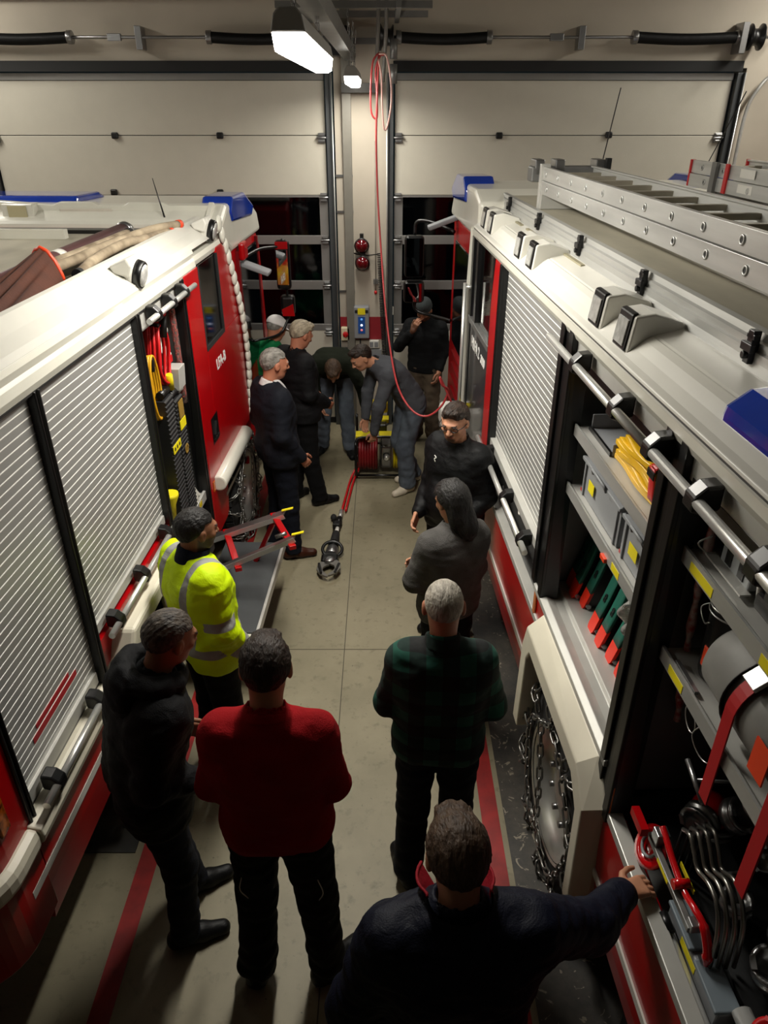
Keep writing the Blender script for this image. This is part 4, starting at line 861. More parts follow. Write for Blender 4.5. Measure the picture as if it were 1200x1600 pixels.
for i, (y, lab, zt) in enumerate(((4.10, 'black ribbed lifting bag standing nearer in the left locker, yellow strip across it', .86), (4.27, 'black ribbed lifting bag standing further in the left locker, yellow tag and worn print', .80))):
    t = thing('lifting_bag', lab, 'lifting bag', (-.08, y, 1.03), frame=FL)
    g = MB(); n = 30
    prof = []
    for k in range(n): z0 = zt * k / n; prof += [(.055, z0), (.066, z0 + zt / n * .3), (.066, z0 + zt / n * .7), (.055, z0 + zt / n)]
    g.prism([(-.06, 0)] + prof + [(-.06, zt)], 'y', -.075, .075)
    g.build('bag_body', RIB, t, bevel=.002)
    MB().cyl((.03, -.06, zt + .03), (.03, .07, zt + .03), .024, n=12).build('carry_bar', BLACK, t)
    if i == 0:
        MB().box(.067, .071, -.075, .075, .52, .57).build('yellow_strip', YEL, t)
        for k in range(3): MB().lathe((.071, -.045 + .045 * k, .545), (1, 0, 0), [(0, .012), (.001, .012)], n=10).build('strip_hole', INK, t)
    else:
        MB().box(.067, .071, -.055, .06, .60, .66).build('yellow_strip', YEL, t); MB().box(.067, .0705, -.04, .05, .67, .78).build('brown_label', mat('ochre_label', '#8a6b22', .7), t); MB().lathe((.068, .01, .45), (1, 0, 0), [(0, .035), (.0015, .035), (.0015, .018), (0, .018)], n=18).build('worn_print', MATS['ochre_label'], t)
t = thing('plastic_bag', 'crumpled clear bag beside the shelf lip in the left locker', 'bag', (-.06, 4.42, 1.02), frame=FL); MB().grid(lambda u, v: (.05 * math.sin(u * 7) * .4 + .03 * v, -.07 + .14 * u, .10 * math.sin(math.pi * v) * (.6 + .4 * math.sin(u * 11))), 14, 10, thick=(-.02, 0, -.004)).build('bag_body', mat('crumpled_white_film', '#c8c5bb', .35), t)
t = thing('locker_shelf', 'grey shelf with yellow marks and a folded red bracket in the left locker', 'shelf', (-.03, 4.2, 1.0), frame=FL)
MB().box(-.45, .0, -.40, .36, -.0, .025).build('shelf_plate', ALUD, t); MB().box(-.0, .02, -.40, .36, -.03, .04).build('shelf_edge', ALUP, t, bevel=.003)
for y in (-.30, -.05, .16): MB().box(.019, .022, y, y + .06, -.01, .025).build('yellow_mark', YELP, t)
rb_ = MB(); rb_.box(-.02, .03, -.10, -.04, -.42, -.03); rb_.box(-.2, .03, -.04, .2, -.07, -.035); rb_.build('red_bracket', RED, t, bevel=.004); MB().prism([(-.04, -.07), (.2, -.07), (.08, -.4), (-.04, -.4)], 'x', -.1, -.09).build('bracket_web', ALUD, t)
t = thing('yellow_funnel', 'yellow cone shaped tool head beside the lifting bag foot', 'tool', (-.05, 3.94, 1.03), frame=FL); MB().lathe((0, 0, .10), (0, 0, 1), [(0, .02), (.12, .03), (.18, .055), (.2, .055)], n=18).build('cone', YEL, t); MB().cyl((0, 0, 0), (0, 0, .12), .014, n=10).build('handle', YELP, t)
t = thing('red_chain_bag', 'long see-through sleeve with a red chain hanging at the locker frame', 'chain', (-.05, 4.47, 2.36), frame=FL)
cm2 = MB(); chain(cm2, smoothpath([(0, 0, 0), (.005, .0, -.3), (-.0, .01, -.62)], 4), L=.022, wd=.011, r=.005); cm2.build('red_chain', mat('red_painted_chain', '#b02a22', .4), t)
MB().tube(smoothpath([(0, 0, .02), (.005, .0, -.3), (-.0, .01, -.64)], 5), .02, 10).build('sleeve', mat('clear_sleeve', '#e6c8c0', .15, var=.1, trans=.9), t)
# swung-out rack above the step flap
t = thing('pull_out_rack', 'tilted rack of two steel rails and red cross bars over the lowered step flap', 'rack', (0, 4.28, .7), frame=FL)
A0, A1, B0, B1 = Vector((-.02, .20, -.02)), Vector((.56, .16, .23)), Vector((.08, -.20, -.04)), Vector((.68, -.18, .24))
for p, q, wd in ((A0, A1, .075), (B0, B1, .04)):
    MB().bar(p, q, wd, .012).build('rail', STEEL, t, bevel=.002); MB().bar(p + Vector((0, -wd / 2, -.015)), q + Vector((0, -wd / 2, -.015)), .006, .035).build('rail_lip', CHROME, t)
for u in (.30, .92): MB().bar(A0.lerp(A1, u) + Vector((-.05, .05, -.03)), B0.lerp(B1, u) + Vector((.04, -.05, -.035)), .045, .03).build('red_cross_bar', RED, t, bevel=.003)
MB().bar(A1 + Vector((-.06, .0, -.03)), Vector((.30, .24, -.24)), .03, .03).build('red_strut', RED, t)
for p in (A1, B1): MB().bar(p + Vector((-.02, 0, .012)), p + Vector((.06, .0, .035)), .025, .006).build('yellow_tab', YEL, t)
MB().cyl(B1 + Vector((-.12, -.03, .01)), B1 + Vector((-.05, -.03, .04)), .014, n=10).build('latch', STEEL, t)

# ------------------------------------------------------------------ right truck, wheel-arch locker
def shelf(label, y0, y1, z, ins0=.05, ins1=.6, labels=(), fr=FR, lip=.04):
    t = thing('locker_shelf', label, 'shelf', (ins0, y0, z), frame=fr)
    MB().box(0, ins1 - ins0, 0, y1 - y0, -.012, 0).build('shelf_plate', ALUP, t)
    MB().prism([(-.008, -lip), (.0, -lip), (.006, -.012), (.012, -.012), (.012, 0), (.0, .012), (-.008, .012)], 'y', 0, y1 - y0).build('shelf_edge', ALU, t)
    for a, b in labels:
        MB().box(-.0095, -.008, a - y0, b - y0, -lip + .006, -.004).build('yellow_label', YEL, t)
    return t
shelf('upper shelf with black edge above the grey crates in the wheel arch locker', 1.96, 2.92, 2.195)
shelf('middle shelf under the grey crates with small yellow labels', 1.96, 2.92, 1.915, labels=((2.20, 2.28),))
shelf('upper shelf of the rear right locker with long yellow label', .54, 1.80, 2.27, labels=((1.60, 1.74), (1.24, 1.34)))
shelf('lower shelf of the rear right locker carrying the strapped grey roll', .54, 1.79, 1.905, labels=((1.62, 1.72),))
t = thing('grey_tray', 'empty grey metal tray at the front of the upper arch locker shelf', 'tray', (.10, 2.60, 2.197), frame=FR)
tb = MB(); tb.box(0, .4, 0, .28, 0, .008); tb.box(0, .4, .27, .28, 0, .07); tb.box(.39, .4, 0, .28, 0, .07); tb.box(0, .4, 0, .01, 0, .05); tb.build('tray_body', GREY, t, bevel=.003); MB().box(-.01, .0, 0, .28, 0, .018).build('tray_rim', BLACK, t)
TARP = mat('yellow_tarpaulin', '#d9a90c', .42, var=.12, scale=6, bump=.15, bscale=20)
t = thing('folded_tarpaulin', 'folded bright yellow tarpaulin with a red strap on the upper shelf', 'tarpaulin', (.10, 2.02, 2.20), frame=FR)
for k in range(6):
    z0 = .004 + k * .021; s = .0
    MB().grid(lambda u, v: (.006 * math.sin(9 * v + k) + (.36 - .02 * k) * u, (.0 + .012 * math.sin(5 * u + k * 2)) + (.56 - .03 * ((k * 7) % 3)) * v, z0 + .008 * math.sin(7 * u + k) * math.sin(6 * v + 2 * k)), 20, 24, thick=(0, 0, .017)).build('tarpaulin_fold', TARP, t)
MB().grid(lambda u, v: (-.006 + .30 * u, .16 + .05 * v + .10 * u, .137 + .006 * math.sin(6 * u)), 10, 3, thick=(0, 0, .003)).build('red_strap', REDP, t)
MB().grid(lambda u, v: (-.008, .16 + .05 * v - .03 * u, .137 - .11 * u), 6, 3, thick=(-.003, 0, 0)).build('red_strap', REDP, t)
MB().box(-.015, .02, .155, .215, .10, .13).build('strap_buckle', BLACK, t, bevel=.003)
MB().grid(lambda u, v: (.02 + .3 * u, .40 + .02 * v + .05 * u, .139 + .003 * math.sin(9 * u)), 8, 2, thick=(0, 0, .001)).build('grey_stripe', mat('grey_reflective_band', '#77755f', .4), t)
t = thing('warning_board', 'orange yellow plastic sheet standing behind the folded tarpaulin', 'sheet', (.22, 2.60, 2.20), frame=FR); MB().box(0, .30, 0, .012, 0, .15).build('sheet', mat('orange_yellow_sheet', '#c98a1c', .3), t, bevel=.01)
t = thing('rolled_vest', 'pinkish red cloth tucked behind the yellow tarpaulin', 'cloth', (.40, 2.22, 2.34), frame=FR); MB().ell((0, 0, .03), .07, .18, .035).build('cloth', mat('pink_red_cloth', '#b3243c', .7), t)
CR = mat('grey_crate_plastic', '#86888a', .5, var=.05)
def crate(label, y0, y1, x=.085, z=1.917, h=.17, d=.40, lab=None):
    t = thing('storage_crate', label, 'crate', (x, y0, z), frame=FR, group=None); w_ = y1 - y0
    b = MB(); b.box(0, .008, 0, w_, 0, h); b.box(d - .008, d, 0, w_, 0, h); b.box(0, d, 0, .008, 0, h); b.box(0, d, w_ - .008, w_, 0, h); b.box(0, d, 0, w_, 0, .006); b.build('crate_body', CR, t, bevel=.002)
    r = MB(); r.box(-.014, .01, -.006, w_ + .006, h - .012, h + .004); r.box(-.006, d, -.006, .008, h - .012, h + .004); r.box(-.006, d, w_ - .008, w_ + .006, h - .012, h + .004); r.box(d - .01, d + .006, -.006, w_ + .006, h - .012, h + .004); r.build('crate_rim', CR, t, bevel=.003)
    for yy in (.03, w_ - .03): MB().box(-.008, .0, yy - .006, yy + .006, 0, h - .012).build('crate_rib', CR, t, bevel=.002)
    MB().tube([(-.014, w_ * .32, h - .01), (-.024, w_ * .34, h + .015), (-.024, w_ * .66, h + .015), (-.014, w_ * .68, h - .01)], .006, 8).build('crate_handle', CR, t)
    if lab: MB().box(-.0095, -.0085, lab[0], lab[1], .06, .11).build('yellow_label', YEL, t)
    MB().box(-.0095, -.0085, w_ - .025, w_ - .012, .015, .03).build('red_dot', REDP, t)
    return t
crate('grey plastic crate with yellow label, the longer one nearer the cab on the middle shelf', 2.37, 2.84, lab=(.30, .37))
crate('grey plastic crate with black catch, the shorter one right of the longer crate', 2.00, 2.33, lab=(.16, .24))
t = thing('plastic_film', 'crumpled clear film lying on the end of the middle shelf', 'film', (.03, 2.02, 1.88), frame=FR); MB().grid(lambda u, v: (.02 * math.sin(9 * u + 5 * v), -.05 + .12 * u, -.10 + .10 * v + .01 * math.sin(13 * u)), 12, 10, thick=(.015, 0, .003)).build('film', mat('clear_film', '#d9d9d4', .15, trans=.7, var=.1, bump=.5, bscale=40), t)
GRN = mat('dark_green_webbing', '#0c5a4a', .6, var=.12)
for i, (ins, y) in enumerate(((.145, 2.86), (.136, 2.775), (.165, 2.69), (.150, 2.56), (.149, 2.455), (.165, 2.35), (.168, 2.24))):
    words = ('closest to the cab', 'second from the cab', 'third from the cab', 'in the middle', 'third from the rear end', 'second from the rear end', 'closest to the rear end')[i]
    t = thing('tool_sleeve', 'dark green sleeve with orange tip numbered 8, ' + words, 'tool sleeve', (ins, y + .12, 1.272), frame=FR, group='green sleeves with orange tips standing in the wheel arch locker')
    t.location = FR @ Vector((ins, y + (.16 if i < 3 else .10) - .02 * i * 0, 1.272))
    h = .56; lean = .16
    w_ = .034
    b = MB(); b.prism([(.012, 0.02), (.15, 0.02), (.15 + lean * .6, h), (lean, h)], 'y', -w_ * .8, w_ * .8); b.build('black_core', BLACK, t, bevel=.004)
    f = MB(); f.grid(lambda u, v: (.004 + lean * (.16 + .84 * u) + .002 * math.sin(u * 9), -w_ + 2 * w_ * v, .10 + (h - .10) * u), 10, 3, thick=(.012, 0, 0)); f.build('green_sleeve', GRN, t)
    o_ = MB(); n = 14
    poly = [(-w_, .105), (w_, .105)] + [(w_ * math.cos(a), .035 - .035 * math.sin(a)) for a in [math.pi * k / 8 for k in range(9)]]
    vs = [(.002 + lean * z / h, yy, z) for yy, z in poly]; m = len(vs); vs2 = [(x + .016, yy, z) for x, yy, z in vs]
    o_.add(vs + vs2, [tuple(range(m)), tuple(range(2 * m - 1, m - 1, -1))] + [(k, (k + 1) % m, m + (k + 1) % m, m + k) for k in range(m)]); o_.build('orange_tip', mat('fluo_orange_tip', '#e02c12', .45, var=.05), t)
    M = frame_m((.001 + lean * .19 / h * 1.0 - .002, 0, .19), (0, -1, 0), (lean, 0, h)); text_obj('number', '8', .062, INK, M, t, ext=.0015, sx=.8)
    M = frame_m((.001 + lean * .32 / h - .003, 0, .32), (0, -1, 0), (lean, 0, h)); text_obj('number', '9', .04, INK, M, t, ext=.0015, sx=.8)
    tb = MB(); tb.cyl((.03, -w_ * 1.3, .03), (.03, w_ * 1.3, .03), .012, n=10); tb.build('foot_bolt', STEEL, t)
t = thing('red_clip', 'small red clip on the edge of the middle shelf above the sleeves', 'clip', (.03, 2.33, 1.87), frame=FR); MB().box(-.0, .02, 0, .05, 0, .02).build('clip', ORAN, t, bevel=.003)

# ------------------------------------------------------------------ right truck, rear locker
t = thing('junction_box', 'small light grey box with two dark slots on the upper rear shelf', 'box', (.11, 1.56, 2.283), frame=FR)
MB().box(0, .12, 0, .16, 0, .085).build('box_body', mat('light_grey_box', '#a7abac', .4), t, bevel=.006); MB().box(-.012, .13, -.01, .17, .080, .095).build('box_lid', MATS['light_grey_box'], t, bevel=.004)
for y in (.03, .10): MB().box(-.003, .0, y, y + .03, .012, .072).build('dark_slot', BLACK, t)
MB().tube(smoothpath([(-.02, .18, .0), (-.05, .20, .03), (-.02, .19, .06)], 5), .003, 6).build('wire_loop', CHROME, t)
MB().box(-.03, .0, -.02, .19, -.0, .006).build('box_tray', ALUP, t)
t = thing('pump_handle', 'black device with a red lever on the upper rear shelf', 'tool', (.09, 1.40, 2.283), frame=FR)
MB().box(0, .10, 0, .10, 0, .05).build('device_body', BLACK, t, bevel=.012); MB().cyl((.02, .10, .0), (.02, .13, .11), .008, n=10).build('white_tube', WPL, t); MB().box(-.01, .03, .03, .07, .10, .125).build('red_lever', REDP, t, bevel=.004); MB().box(.0, .03, .02, .06, .05, .11).build('lever_arm', BLACK, t)
t = thing('metal_bucket', 'black bucket with bright wire rims standing on the lower rear shelf', 'bucket', (.16, 1.655, 1.91), frame=FR)
MB().lathe((0, 0, 0), (0, 0, 1), [(0, .055), (.02, .06), (.25, .066), (.26, .068), (.26, .060), (.03, .05)], n=30).build('bucket_body', mat('black_bucket', '#1e1f20', .35, .3), t)
for z in (.255, .235): MB().tube(arc((0, 0, z), .070, 0, 2 * math.pi, 32, (1, 0, 0), (0, 1, 0))[:-1], .0025, 6, closed=True).build('rim_wire', CHROME, t)
MB().tube(smoothpath([(-.02, .07, .22), (-.05, .09, .19), (-.06, .04, .17), (-.07, .0, .20)], 5), .0025, 6).build('bail_wire', CHROME, t)
MB().box(-.066, -.060, -.035, .0, .05, .12).build('orange_tag', ORAN, t, bevel=.003)
MB().bar((-.10, .06, .006), (-.10, -.08, .006), .012, .012).build('locating_bar', STEEL, t)
t = thing('blanket_roll', 'thick grey rolled mat strapped with red and black belts on the lower rear shelf', 'roll', (.17, 1.13, 2.04), frame=FR); t.scale = (1.16, 1.1, 1.16)
MB().lathe((0, 0, 0), (0, 1, 0), [(0, .09), (.015, .105), (.2, .108), (.40, .105), (.42, .09)], n=36).build('roll_body', mat('grey_roll_cloth', '#7c7b76', .6, var=.3, scale=9), t)
for k in range(5): MB().grid(lambda u, v: (-.05 + .02 * k + .02 * math.sin(3 * u + k), .02 + .45 * u, .108 + .02 * math.sin(math.pi * v) + .004 * k - (.02 + .004 * k) * abs(k - 2) * .5), 12, 4, thick=(0, 0, .004)).build('roll_fold', mat('grey_roll_fold', '#8a8984', .5), t)
MB().tube([(.112 * math.sin(a), .27, .112 * math.cos(a)) for a in [R_(q) for q in range(-140, 121, 10)]], .012, 8, flat=.25).build('black_belt', BLACK, t)
def belt(y, name, m, a0=-95, a1=70, r=.118):
    bb = MB(); A = [R_(a0 + (a1 - a0) * k / 18) for k in range(19)]
    vs = []
    for a in A: vs += [(r * math.sin(a), y - .02, r * math.cos(a)), (r * math.sin(a), y + .02, r * math.cos(a))]
    vs += [((r + .003) * math.sin(a), y + s, (r + .003) * math.cos(a)) for a in A for s in (-.02, .02)]
    n = len(A); fs = [(2 * k, 2 * k + 2, 2 * k + 3, 2 * k + 1) for k in range(n - 1)] + [(2 * n + 2 * k, 2 * n + 2 * k + 1, 2 * n + 2 * k + 3, 2 * n + 2 * k + 2) for k in range(n - 1)]
    fs += [(2 * k, 2 * n + 2 * k, 2 * n + 2 * k + 2, 2 * k + 2) for k in range(n - 1)] + [(2 * k + 1, 2 * k + 3, 2 * n + 2 * k + 3, 2 * n + 2 * k + 1) for k in range(n - 1)]
    return bb.add(vs, fs).build(name, m, t)
BELT = mat('red_webbing', '#a80f16', .55, var=.1)
belt(.22, 'red_belt', BELT); MB().box(-.1205, -.1165, .20, .24, -.28, .0).build('red_belt_tail', BELT, t); MB().obox((-.08, .22, .098), (.75, 0, .66), (0, 1, 0), (-.66, 0, .75), .022, .026, .006).build('belt_buckle', CHROME, t, bevel=.002)
MB().obox((-.015, .22, .125), (1, 0, 0), (0, 1, 0), (0, 0, 1), .022, .026, .006).build('belt_buckle', CHROME, t, bevel=.002)
belt(.0 + .0, 'red_belt', BELT, -110, 40); MB().box(-.123, -.118, -.02, .02, -.32, -.02).build('red_belt_tail', BELT, t)
MB().box(-.112, -.108, .06, .12, -.06, .03).build('orange_tag', ORAN, t)
# rings, handle, fittings under the lower shelf
t = thing('wire_ring', 'thin wire loops hanging under the lower rear shelf edge', 'wire', (.06, 1.52, 1.84), frame=FR)
MB().tube(arc((0, .05, -.02), .035, 0, 2 * math.pi, 20, (0, 1, .3), (0, 0, 1))[:-1], .002, 6, closed=True).build('ring', CHROME, t); MB().tube(smoothpath([(.0, -.02, .03), (-.02, -.01, -.02), (-.01, -.05, -.06), (.0, -.09, -.05), (.0, -.10, .02)], 5), .002, 6).build('loop', CHROME, t)
t = thing('tee_handle', 'bright steel T-handle sticking out of the dark rear locker', 'handle', (.12, 1.50, 1.63), frame=FR)
MB().cyl((-.04, .06, .03), (-.04, -.07, -.01), .008, n=12).build('grip', STEEL, t); MB().cyl((-.04, -.0, .01), (.12, -.02, .01), .005, n=10).build('shank', STEEL, t)
t = thing('equipment_mat', 'dark rubber mat on the rear locker pull-out tray', 'mat', (.06, .6, 1.06), frame=FR); MB().box(.12, .54, 0, 1.18, .0, .06).build('mat', FOAM, t, bevel=.004)
# branch pipe distributor: red ball body with ring couplings
def coupling(mb, c, ax, r=.05, L_=.05):
    mb.lathe(c, ax, [(0, r * .8), (.004, r), (L_ * .5, r), (L_ * .55, r * .86), (L_ * .8, r * .86), (L_ * .85, r * .98), (L_, r * .98), (L_, r * .7), (L_ * .6, r * .6), (L_ * .55, .001)], n=28)
    c = Vector(c); a = Vector(ax).normalized(); u = a.orthogonal().normalized(); w_ = a.cross(u)
    for k in range(3):
        th = 2 * math.pi * k / 3; d = u * math.cos(th) + w_ * math.sin(th); mb.obox(c + a * L_ * 1.05 + d * r * .8, d, a.cross(d), a, r * .12, r * .3, L_ * .14)
t = thing('hose_distributor', 'red three-way hose distributor with bright ring couplings on the locker tray', 'distributor', (.28, 1.66, 1.27), frame=FR)
MB().ell((0, 0, .02), .065, .065, .07).build('red_body', RED, t)
q = MB(); coupling(q, (-.03, -.02, .02), (-.7, -.5, -.05), .062, .05); q.build('coupling', STEEL, t); q = MB(); coupling(q, (.02, .0, .0), (0, 0, -1), .085, .05); q.build('coupling', STEEL, t); q = MB(); coupling(q, (.05, -.05, .05), (.2, -.5, .8), .06, .06); q.build('coupling', STEEL, t)
hw = MB(); hw.tube(arc((.08, -.10, .16), .045, 0, 2 * math.pi, 24, (1, 0, 0), (0, .9, .4))[:-1], .005, 8, closed=True)
for k in range(3): a = 2 * math.pi * k / 3; hw.bar((.08, -.10, .16), Vector((.08, -.10, .16)) + (Vector((1, 0, 0)) * math.cos(a) + Vector((0, .9, .4)) * math.sin(a)) * .045, .008, .006)
hw.build('hand_wheel', STEEL, t)
MB().ell((-.085, -.075, .01), .014, .014, .014).build('knob', STEEL, t)
def couple_thing(label, loc, r, L_, ax, arm=False, body=None):
    t = thing('hose_coupling', label, 'coupling', loc, frame=FR)
    q = MB(); coupling(q, (0, 0, 0), ax, r, L_); q.build('ring', body or STEEL, t)
    MB().lathe(Vector(ax).normalized() * -.05, ax, [(0, r * .6), (.01, r * .75), (.055, r * .75)], n=24).build('neck', body or STEEL, t)
    if arm:
        MB().cyl((0, 0, .02), (-.03, .05, .085), .011, n=10).build('lever', STEEL, t); MB().bar((-.06, .055, .085), (.01, .05, .10), .008, .005).build('lever_grip', STEEL, t)
    return t
couple_thing('steel hose coupling with lever standing on the dark mat, nearer the distributor', (.26, 1.38, 1.19), .05, .05, (-.2, -.1, 1), True)
couple_thing('steel hose coupling with wide flange at the rear of the dark mat', (.27, 1.17, 1.19), .062, .07, (-.35, -.1, 1))
couple_thing('toothed steel coupling ring lying behind the lever coupling', (.36, 1.27, 1.19), .055, .05, (-.1, -.3, 1))
couple_thing('second toothed ring right of the red distributor', (.40, 1.52, 1.25), .05, .05, (-.3, -.6, .4))
couple_thing('red fitting low at the rear end of the dark mat', (.20, 1.00, 1.17), .05, .06, (-.6, .1, .6), False, REDP)
# curved coupling spanners on the tray
HK = mat('polished_spanner', '#8f8c85', .3, .9, var=.15)
for i in range(4):
    t = thing('hook_bar', ('outermost', 'second', 'third', 'innermost')[i] + ' curved steel spanner in the row behind the red bar', 'spanner', (.115 + .025 * i, 1.26, 1.20), frame=FR, group='curved steel spanners standing on edge')
    s_ = .005 * i; t.scale = (.85, .85, .85)
    MB().tube(smoothpath([(0, .32, .20 + s_), (.0, .27, .23 + s_), (.0, .22, .20 + s_), (0, .17, .17), (0, .10, .20 + s_), (.0, .03, .19), (.0, -.02, .10), (0, -.04, -.07)], 6), .0085, 8).build('bar', HK, t)
    MB().cyl((0, .32, .20 + s_), (0, .33, -.08), .006, n=8).build('rear_prong', BLACK, t)
t = thing('forcible_entry_bar', 'glossy red entry tool with hooked claw clamped on a grey bar', 'tool', (.09, 1.31, 1.255), frame=FR); t.scale = (.88, .86, .88)
MB().tube(smoothpath([(0, .34, .04), (.0, .30, .03), (0, .2, .0), (0, .10, -.01), (.0, .03, .01), (.01, -.03, .0), (.015, -.08, -.06), (.01, -.10, -.11)], 6), [.013] * 30 + [.017] * 8 + [.02, .018, .014, .01, .008], 10).build('red_bar', mat('glossy_red_tool', '#c00d14', .15, coat=.6), t)
MB().cyl((-.035, .13, .0), (.025, .13, .0), .019, n=14).build('red_socket', MATS['glossy_red_tool'], t)
MB().box(-.035, -.01, -.02, .36, -.05, -.025).build('grey_rail', ALUD, t, bevel=.003); MB().box(-.037, -.034, .16, .26, -.045, -.03).build('yellow_label', YEL, t); MB().box(.03, .034, .1, .22, -.02, .0).build('yellow_label', YEL, t)
MB().box(-.03, .02, .30, .35, -.03, .035).build('clamp', STEEL, t, bevel=.003); MB().box(-.03, .02, -.03, .01, -.04, .0).build('clamp', STEEL, t, bevel=.003)
MB().box(-.08, -.05, .34, .45, -.01, .03).build('red_guard', RED, t)
t = thing('hose_reel', 'small red round reel with grey rings behind the red entry tool', 'reel', (.075, 1.60, 1.19), frame=FR)
MB().lathe((0, 0, 0), (-1, 0, .6), [(-.02, .04), (0, .075), (.012, .075), (.014, .05), (.0, .045), (.0, .001)], n=28).build('red_rim', MATS['glossy_red_tool'], t); MB().tube(arc((-.012, 0, .012), .038, 0, 6.2, 24, (0, 1, 0), (.5, 0, .85)), .006, 8).build('grey_ring', GREY, t)
t = thing('aluminium_case', 'long light grey case with yellow label low in the rear locker', 'case', (.085, 1.10, 1.062), frame=FR)
MB().box(0, .06, 0, .34, 0, .07).build('case_body', GREY, t, bevel=.006); MB().box(-.0015, .0, .14, .24, .02, .05).build('yellow_label', YEL, t); MB().box(-.01, .07, .18, .34, .07, .085).build('grey_flap', mat('blue_grey_flap', '#6f7a82', .5), t, bevel=.004); MB().box(-.01, .07, .0, .15, .07, .085).build('grey_flap', MATS['blue_grey_flap'], t, bevel=.004)
t = thing('steel_tube', 'polished steel tube lying along the sill of the rear locker', 'tube', (.055, .7, 1.075), frame=FR); MB().cyl((0, 0, 0), (0, .72, 0), .022, n=18).build('tube', CHROME, t); MB().cyl((0, .66, .025), (0, .72, .03), .018, n=16).build('tube_socket', BLACK, t)
t = thing('steel_tube', 'second polished steel tube, higher and nearer the rear end', 'tube', (.15, .65, 1.15), frame=FR); MB().cyl((0, 0, 0), (0, .45, 0), .028, n=18).build('tube', CHROME, t)
# under the half closed shutter
t = thing('tool_roll', 'dark equipment row with orange and yellow tips seen under the half-lowered shutter', 'equipment', (.10, 3.2, 1.10), frame=FR)
MB().box(0, .4, 0, 1.2, 0, .12).build('dark_box', DARK, t, bevel=.01)
for y, m in ((.42, ORAN), (.62, REDP), (.90, ORAN)): MB().ell((.02, y, .15), .03, .03, .05).build('tip', m, t)
MB().cyl((.02, .78, .1), (.02, .78, .25), .018, n=12).build('yellow_tube', YELP, t); MB().tube(arc((-.005, .66, .16), .03, 0, 6.28, 16, (0, 1, 0), (.3, 0, 1))[:-1], .006, 8, closed=True).build('pale_ring', WPL, t)
coil_cable('coiled_cable', 'black spiral cable inside the open crew doorway of the right truck', 'cable', FR @ Vector((.10, 5.22, 2.52)), [Vector((0, 0, 0)), Vector((.0, .02, -.25)), Vector((-.01, .0, -.5))], .004, .015, 38, RUBBER)
t = thing('red_tape_strip', 'frayed red plastic sleeve hanging along the post of the rear right locker', 'sleeve', (.10, 1.78, 2.5), frame=FR)
MB().tube(smoothpath([(0, 0, 0), (.0, -.01, -.3), (.02, -.0, -.6), (.05, 0, -.9)], 6), [.012 + .004 * math.sin(i * 2.1) for i in range(19)], 10).build('sleeve', mat('red_clear_sleeve', '#a3302a', .3, var=.5, scale=40, col2='#c7b3ac', bump=.6), t)

# ------------------------------------------------------------------ rescue cutter and pump on the floor
t = thing('rescue_cutter', 'hydraulic cutter with curved jaws lying on the floor in the middle of the aisle', 'rescue tool', (-.46, 5.05, 0))
dirv = Vector((.055, 1, 0)).normalized()
def along(d, z=.06, sx=0): return dirv * d + Vector((sx, 0, z))
for s in (-1, 1):
    bl_ = MB()
    out = [(.012 * s, .14), (.05 * s, .10), (.095 * s, .03), (.10 * s, -.05), (.07 * s, -.115), (.02 * s, -.15), (.0, -.155), (.004 * s, -.13), (.035 * s, -.09), (.052 * s, -.05), (.045 * s, -.015), (.02 * s, .01), (.0, .02)]
    bl_.prism(out, 'z', .045 + (.012 if s > 0 else 0), .063 + (.012 if s > 0 else 0)); bl_.build('jaw', mat('worn_steel_blade', '#8d8a85', .35, .85, var=.25), t, bevel=.003)
    MB().bar((.085 * s, .02, .06), (.055 * s, -.12, .06), .02, .05).build('jaw_back', BLACK, t, bevel=.006)
MB().lathe((0, .075, .03), (0, 0, 1), [(0, .03), (.05, .045), (.06, .04), (.065, .02)], n=24).build('pivot_bolt', STEEL, t)
MB().box(-.075, .075, .06, .17, .02, .08).build('jaw_head', BLACK, t, bevel=.02)
MB().lathe(along(.16), dirv, [(0, .05), (.03, .055), (.10, .055), (.12, .045)], n=24).build('cylinder', STEEL, t); MB().lathe(along(.28), dirv, [(0, .05), (.08, .045), (.10, .035)], n=24).build('valve_body', BLACK, t)
MB().tube(arc(along(.25, .07), .085, 0, 2 * math.pi, 24, (1, 0, 0), (0, .5, .6))[:-1], .014, 10, closed=True).build('carry_handle', BLACK, t)
MB().lathe(along(.36), dirv, [(0, .03), (.02, .04), (.16, .035), (.18, .03)], n=20).build('star_grip', RUBBER, t)
MB().lathe(along(.52, .05), dirv, [(0, .02), (.14, .018)], n=14).build('white_hose_sleeve', WPL, t); MB().box(-.01, .06, .64, .72, .03, .09).build('control_block', BLACK, t, bevel=.01)
MB().lathe(along(.70, .05), dirv, [(0, .03), (.12, .03)], n=16).build('coupling', BLACK, t); MB().lathe(along(.82, .045), dirv, [(0, .02), (.16, .02)], n=14).build('silver_coupling', CHROME, t); MB().ell(along(.86, .04, -.06), .03, .04, .03).build('dust_cap', RUBBER, t)
t = thing('hydraulic_hose', 'flat red twin hose running over the floor from the pump to the cutter', 'hose', (0, 0, 0))
for s in (-.018, .018):
    MB().tube(smoothpath([(-.385 + s, 6.05, .035), (-.36 + s, 6.4, .02), (-.325 + s, 6.75, .03), (-.25 + s, 6.95, .12)], 6), .012, 8).build('hose_line', REDP, t)
t = thing('hydraulic_pump', 'yellow and black framed hydraulic power unit with red hose reel held by the two men', 'pump', (-.02, 7.02, 0))
FRM = mat('black_tube_frame', '#0c0c0c', .3)
for x in (-.27, .30):
    MB().tube(smoothpath([(x, -.22, .42), (x, -.26, .2), (x, -.24, .05), (x, -.1, .03), (x, .15, .03), (x, .24, .06), (x, .25, .2), (x, .22, .55)], 5), .014, 10).build('frame_tube', FRM, t)
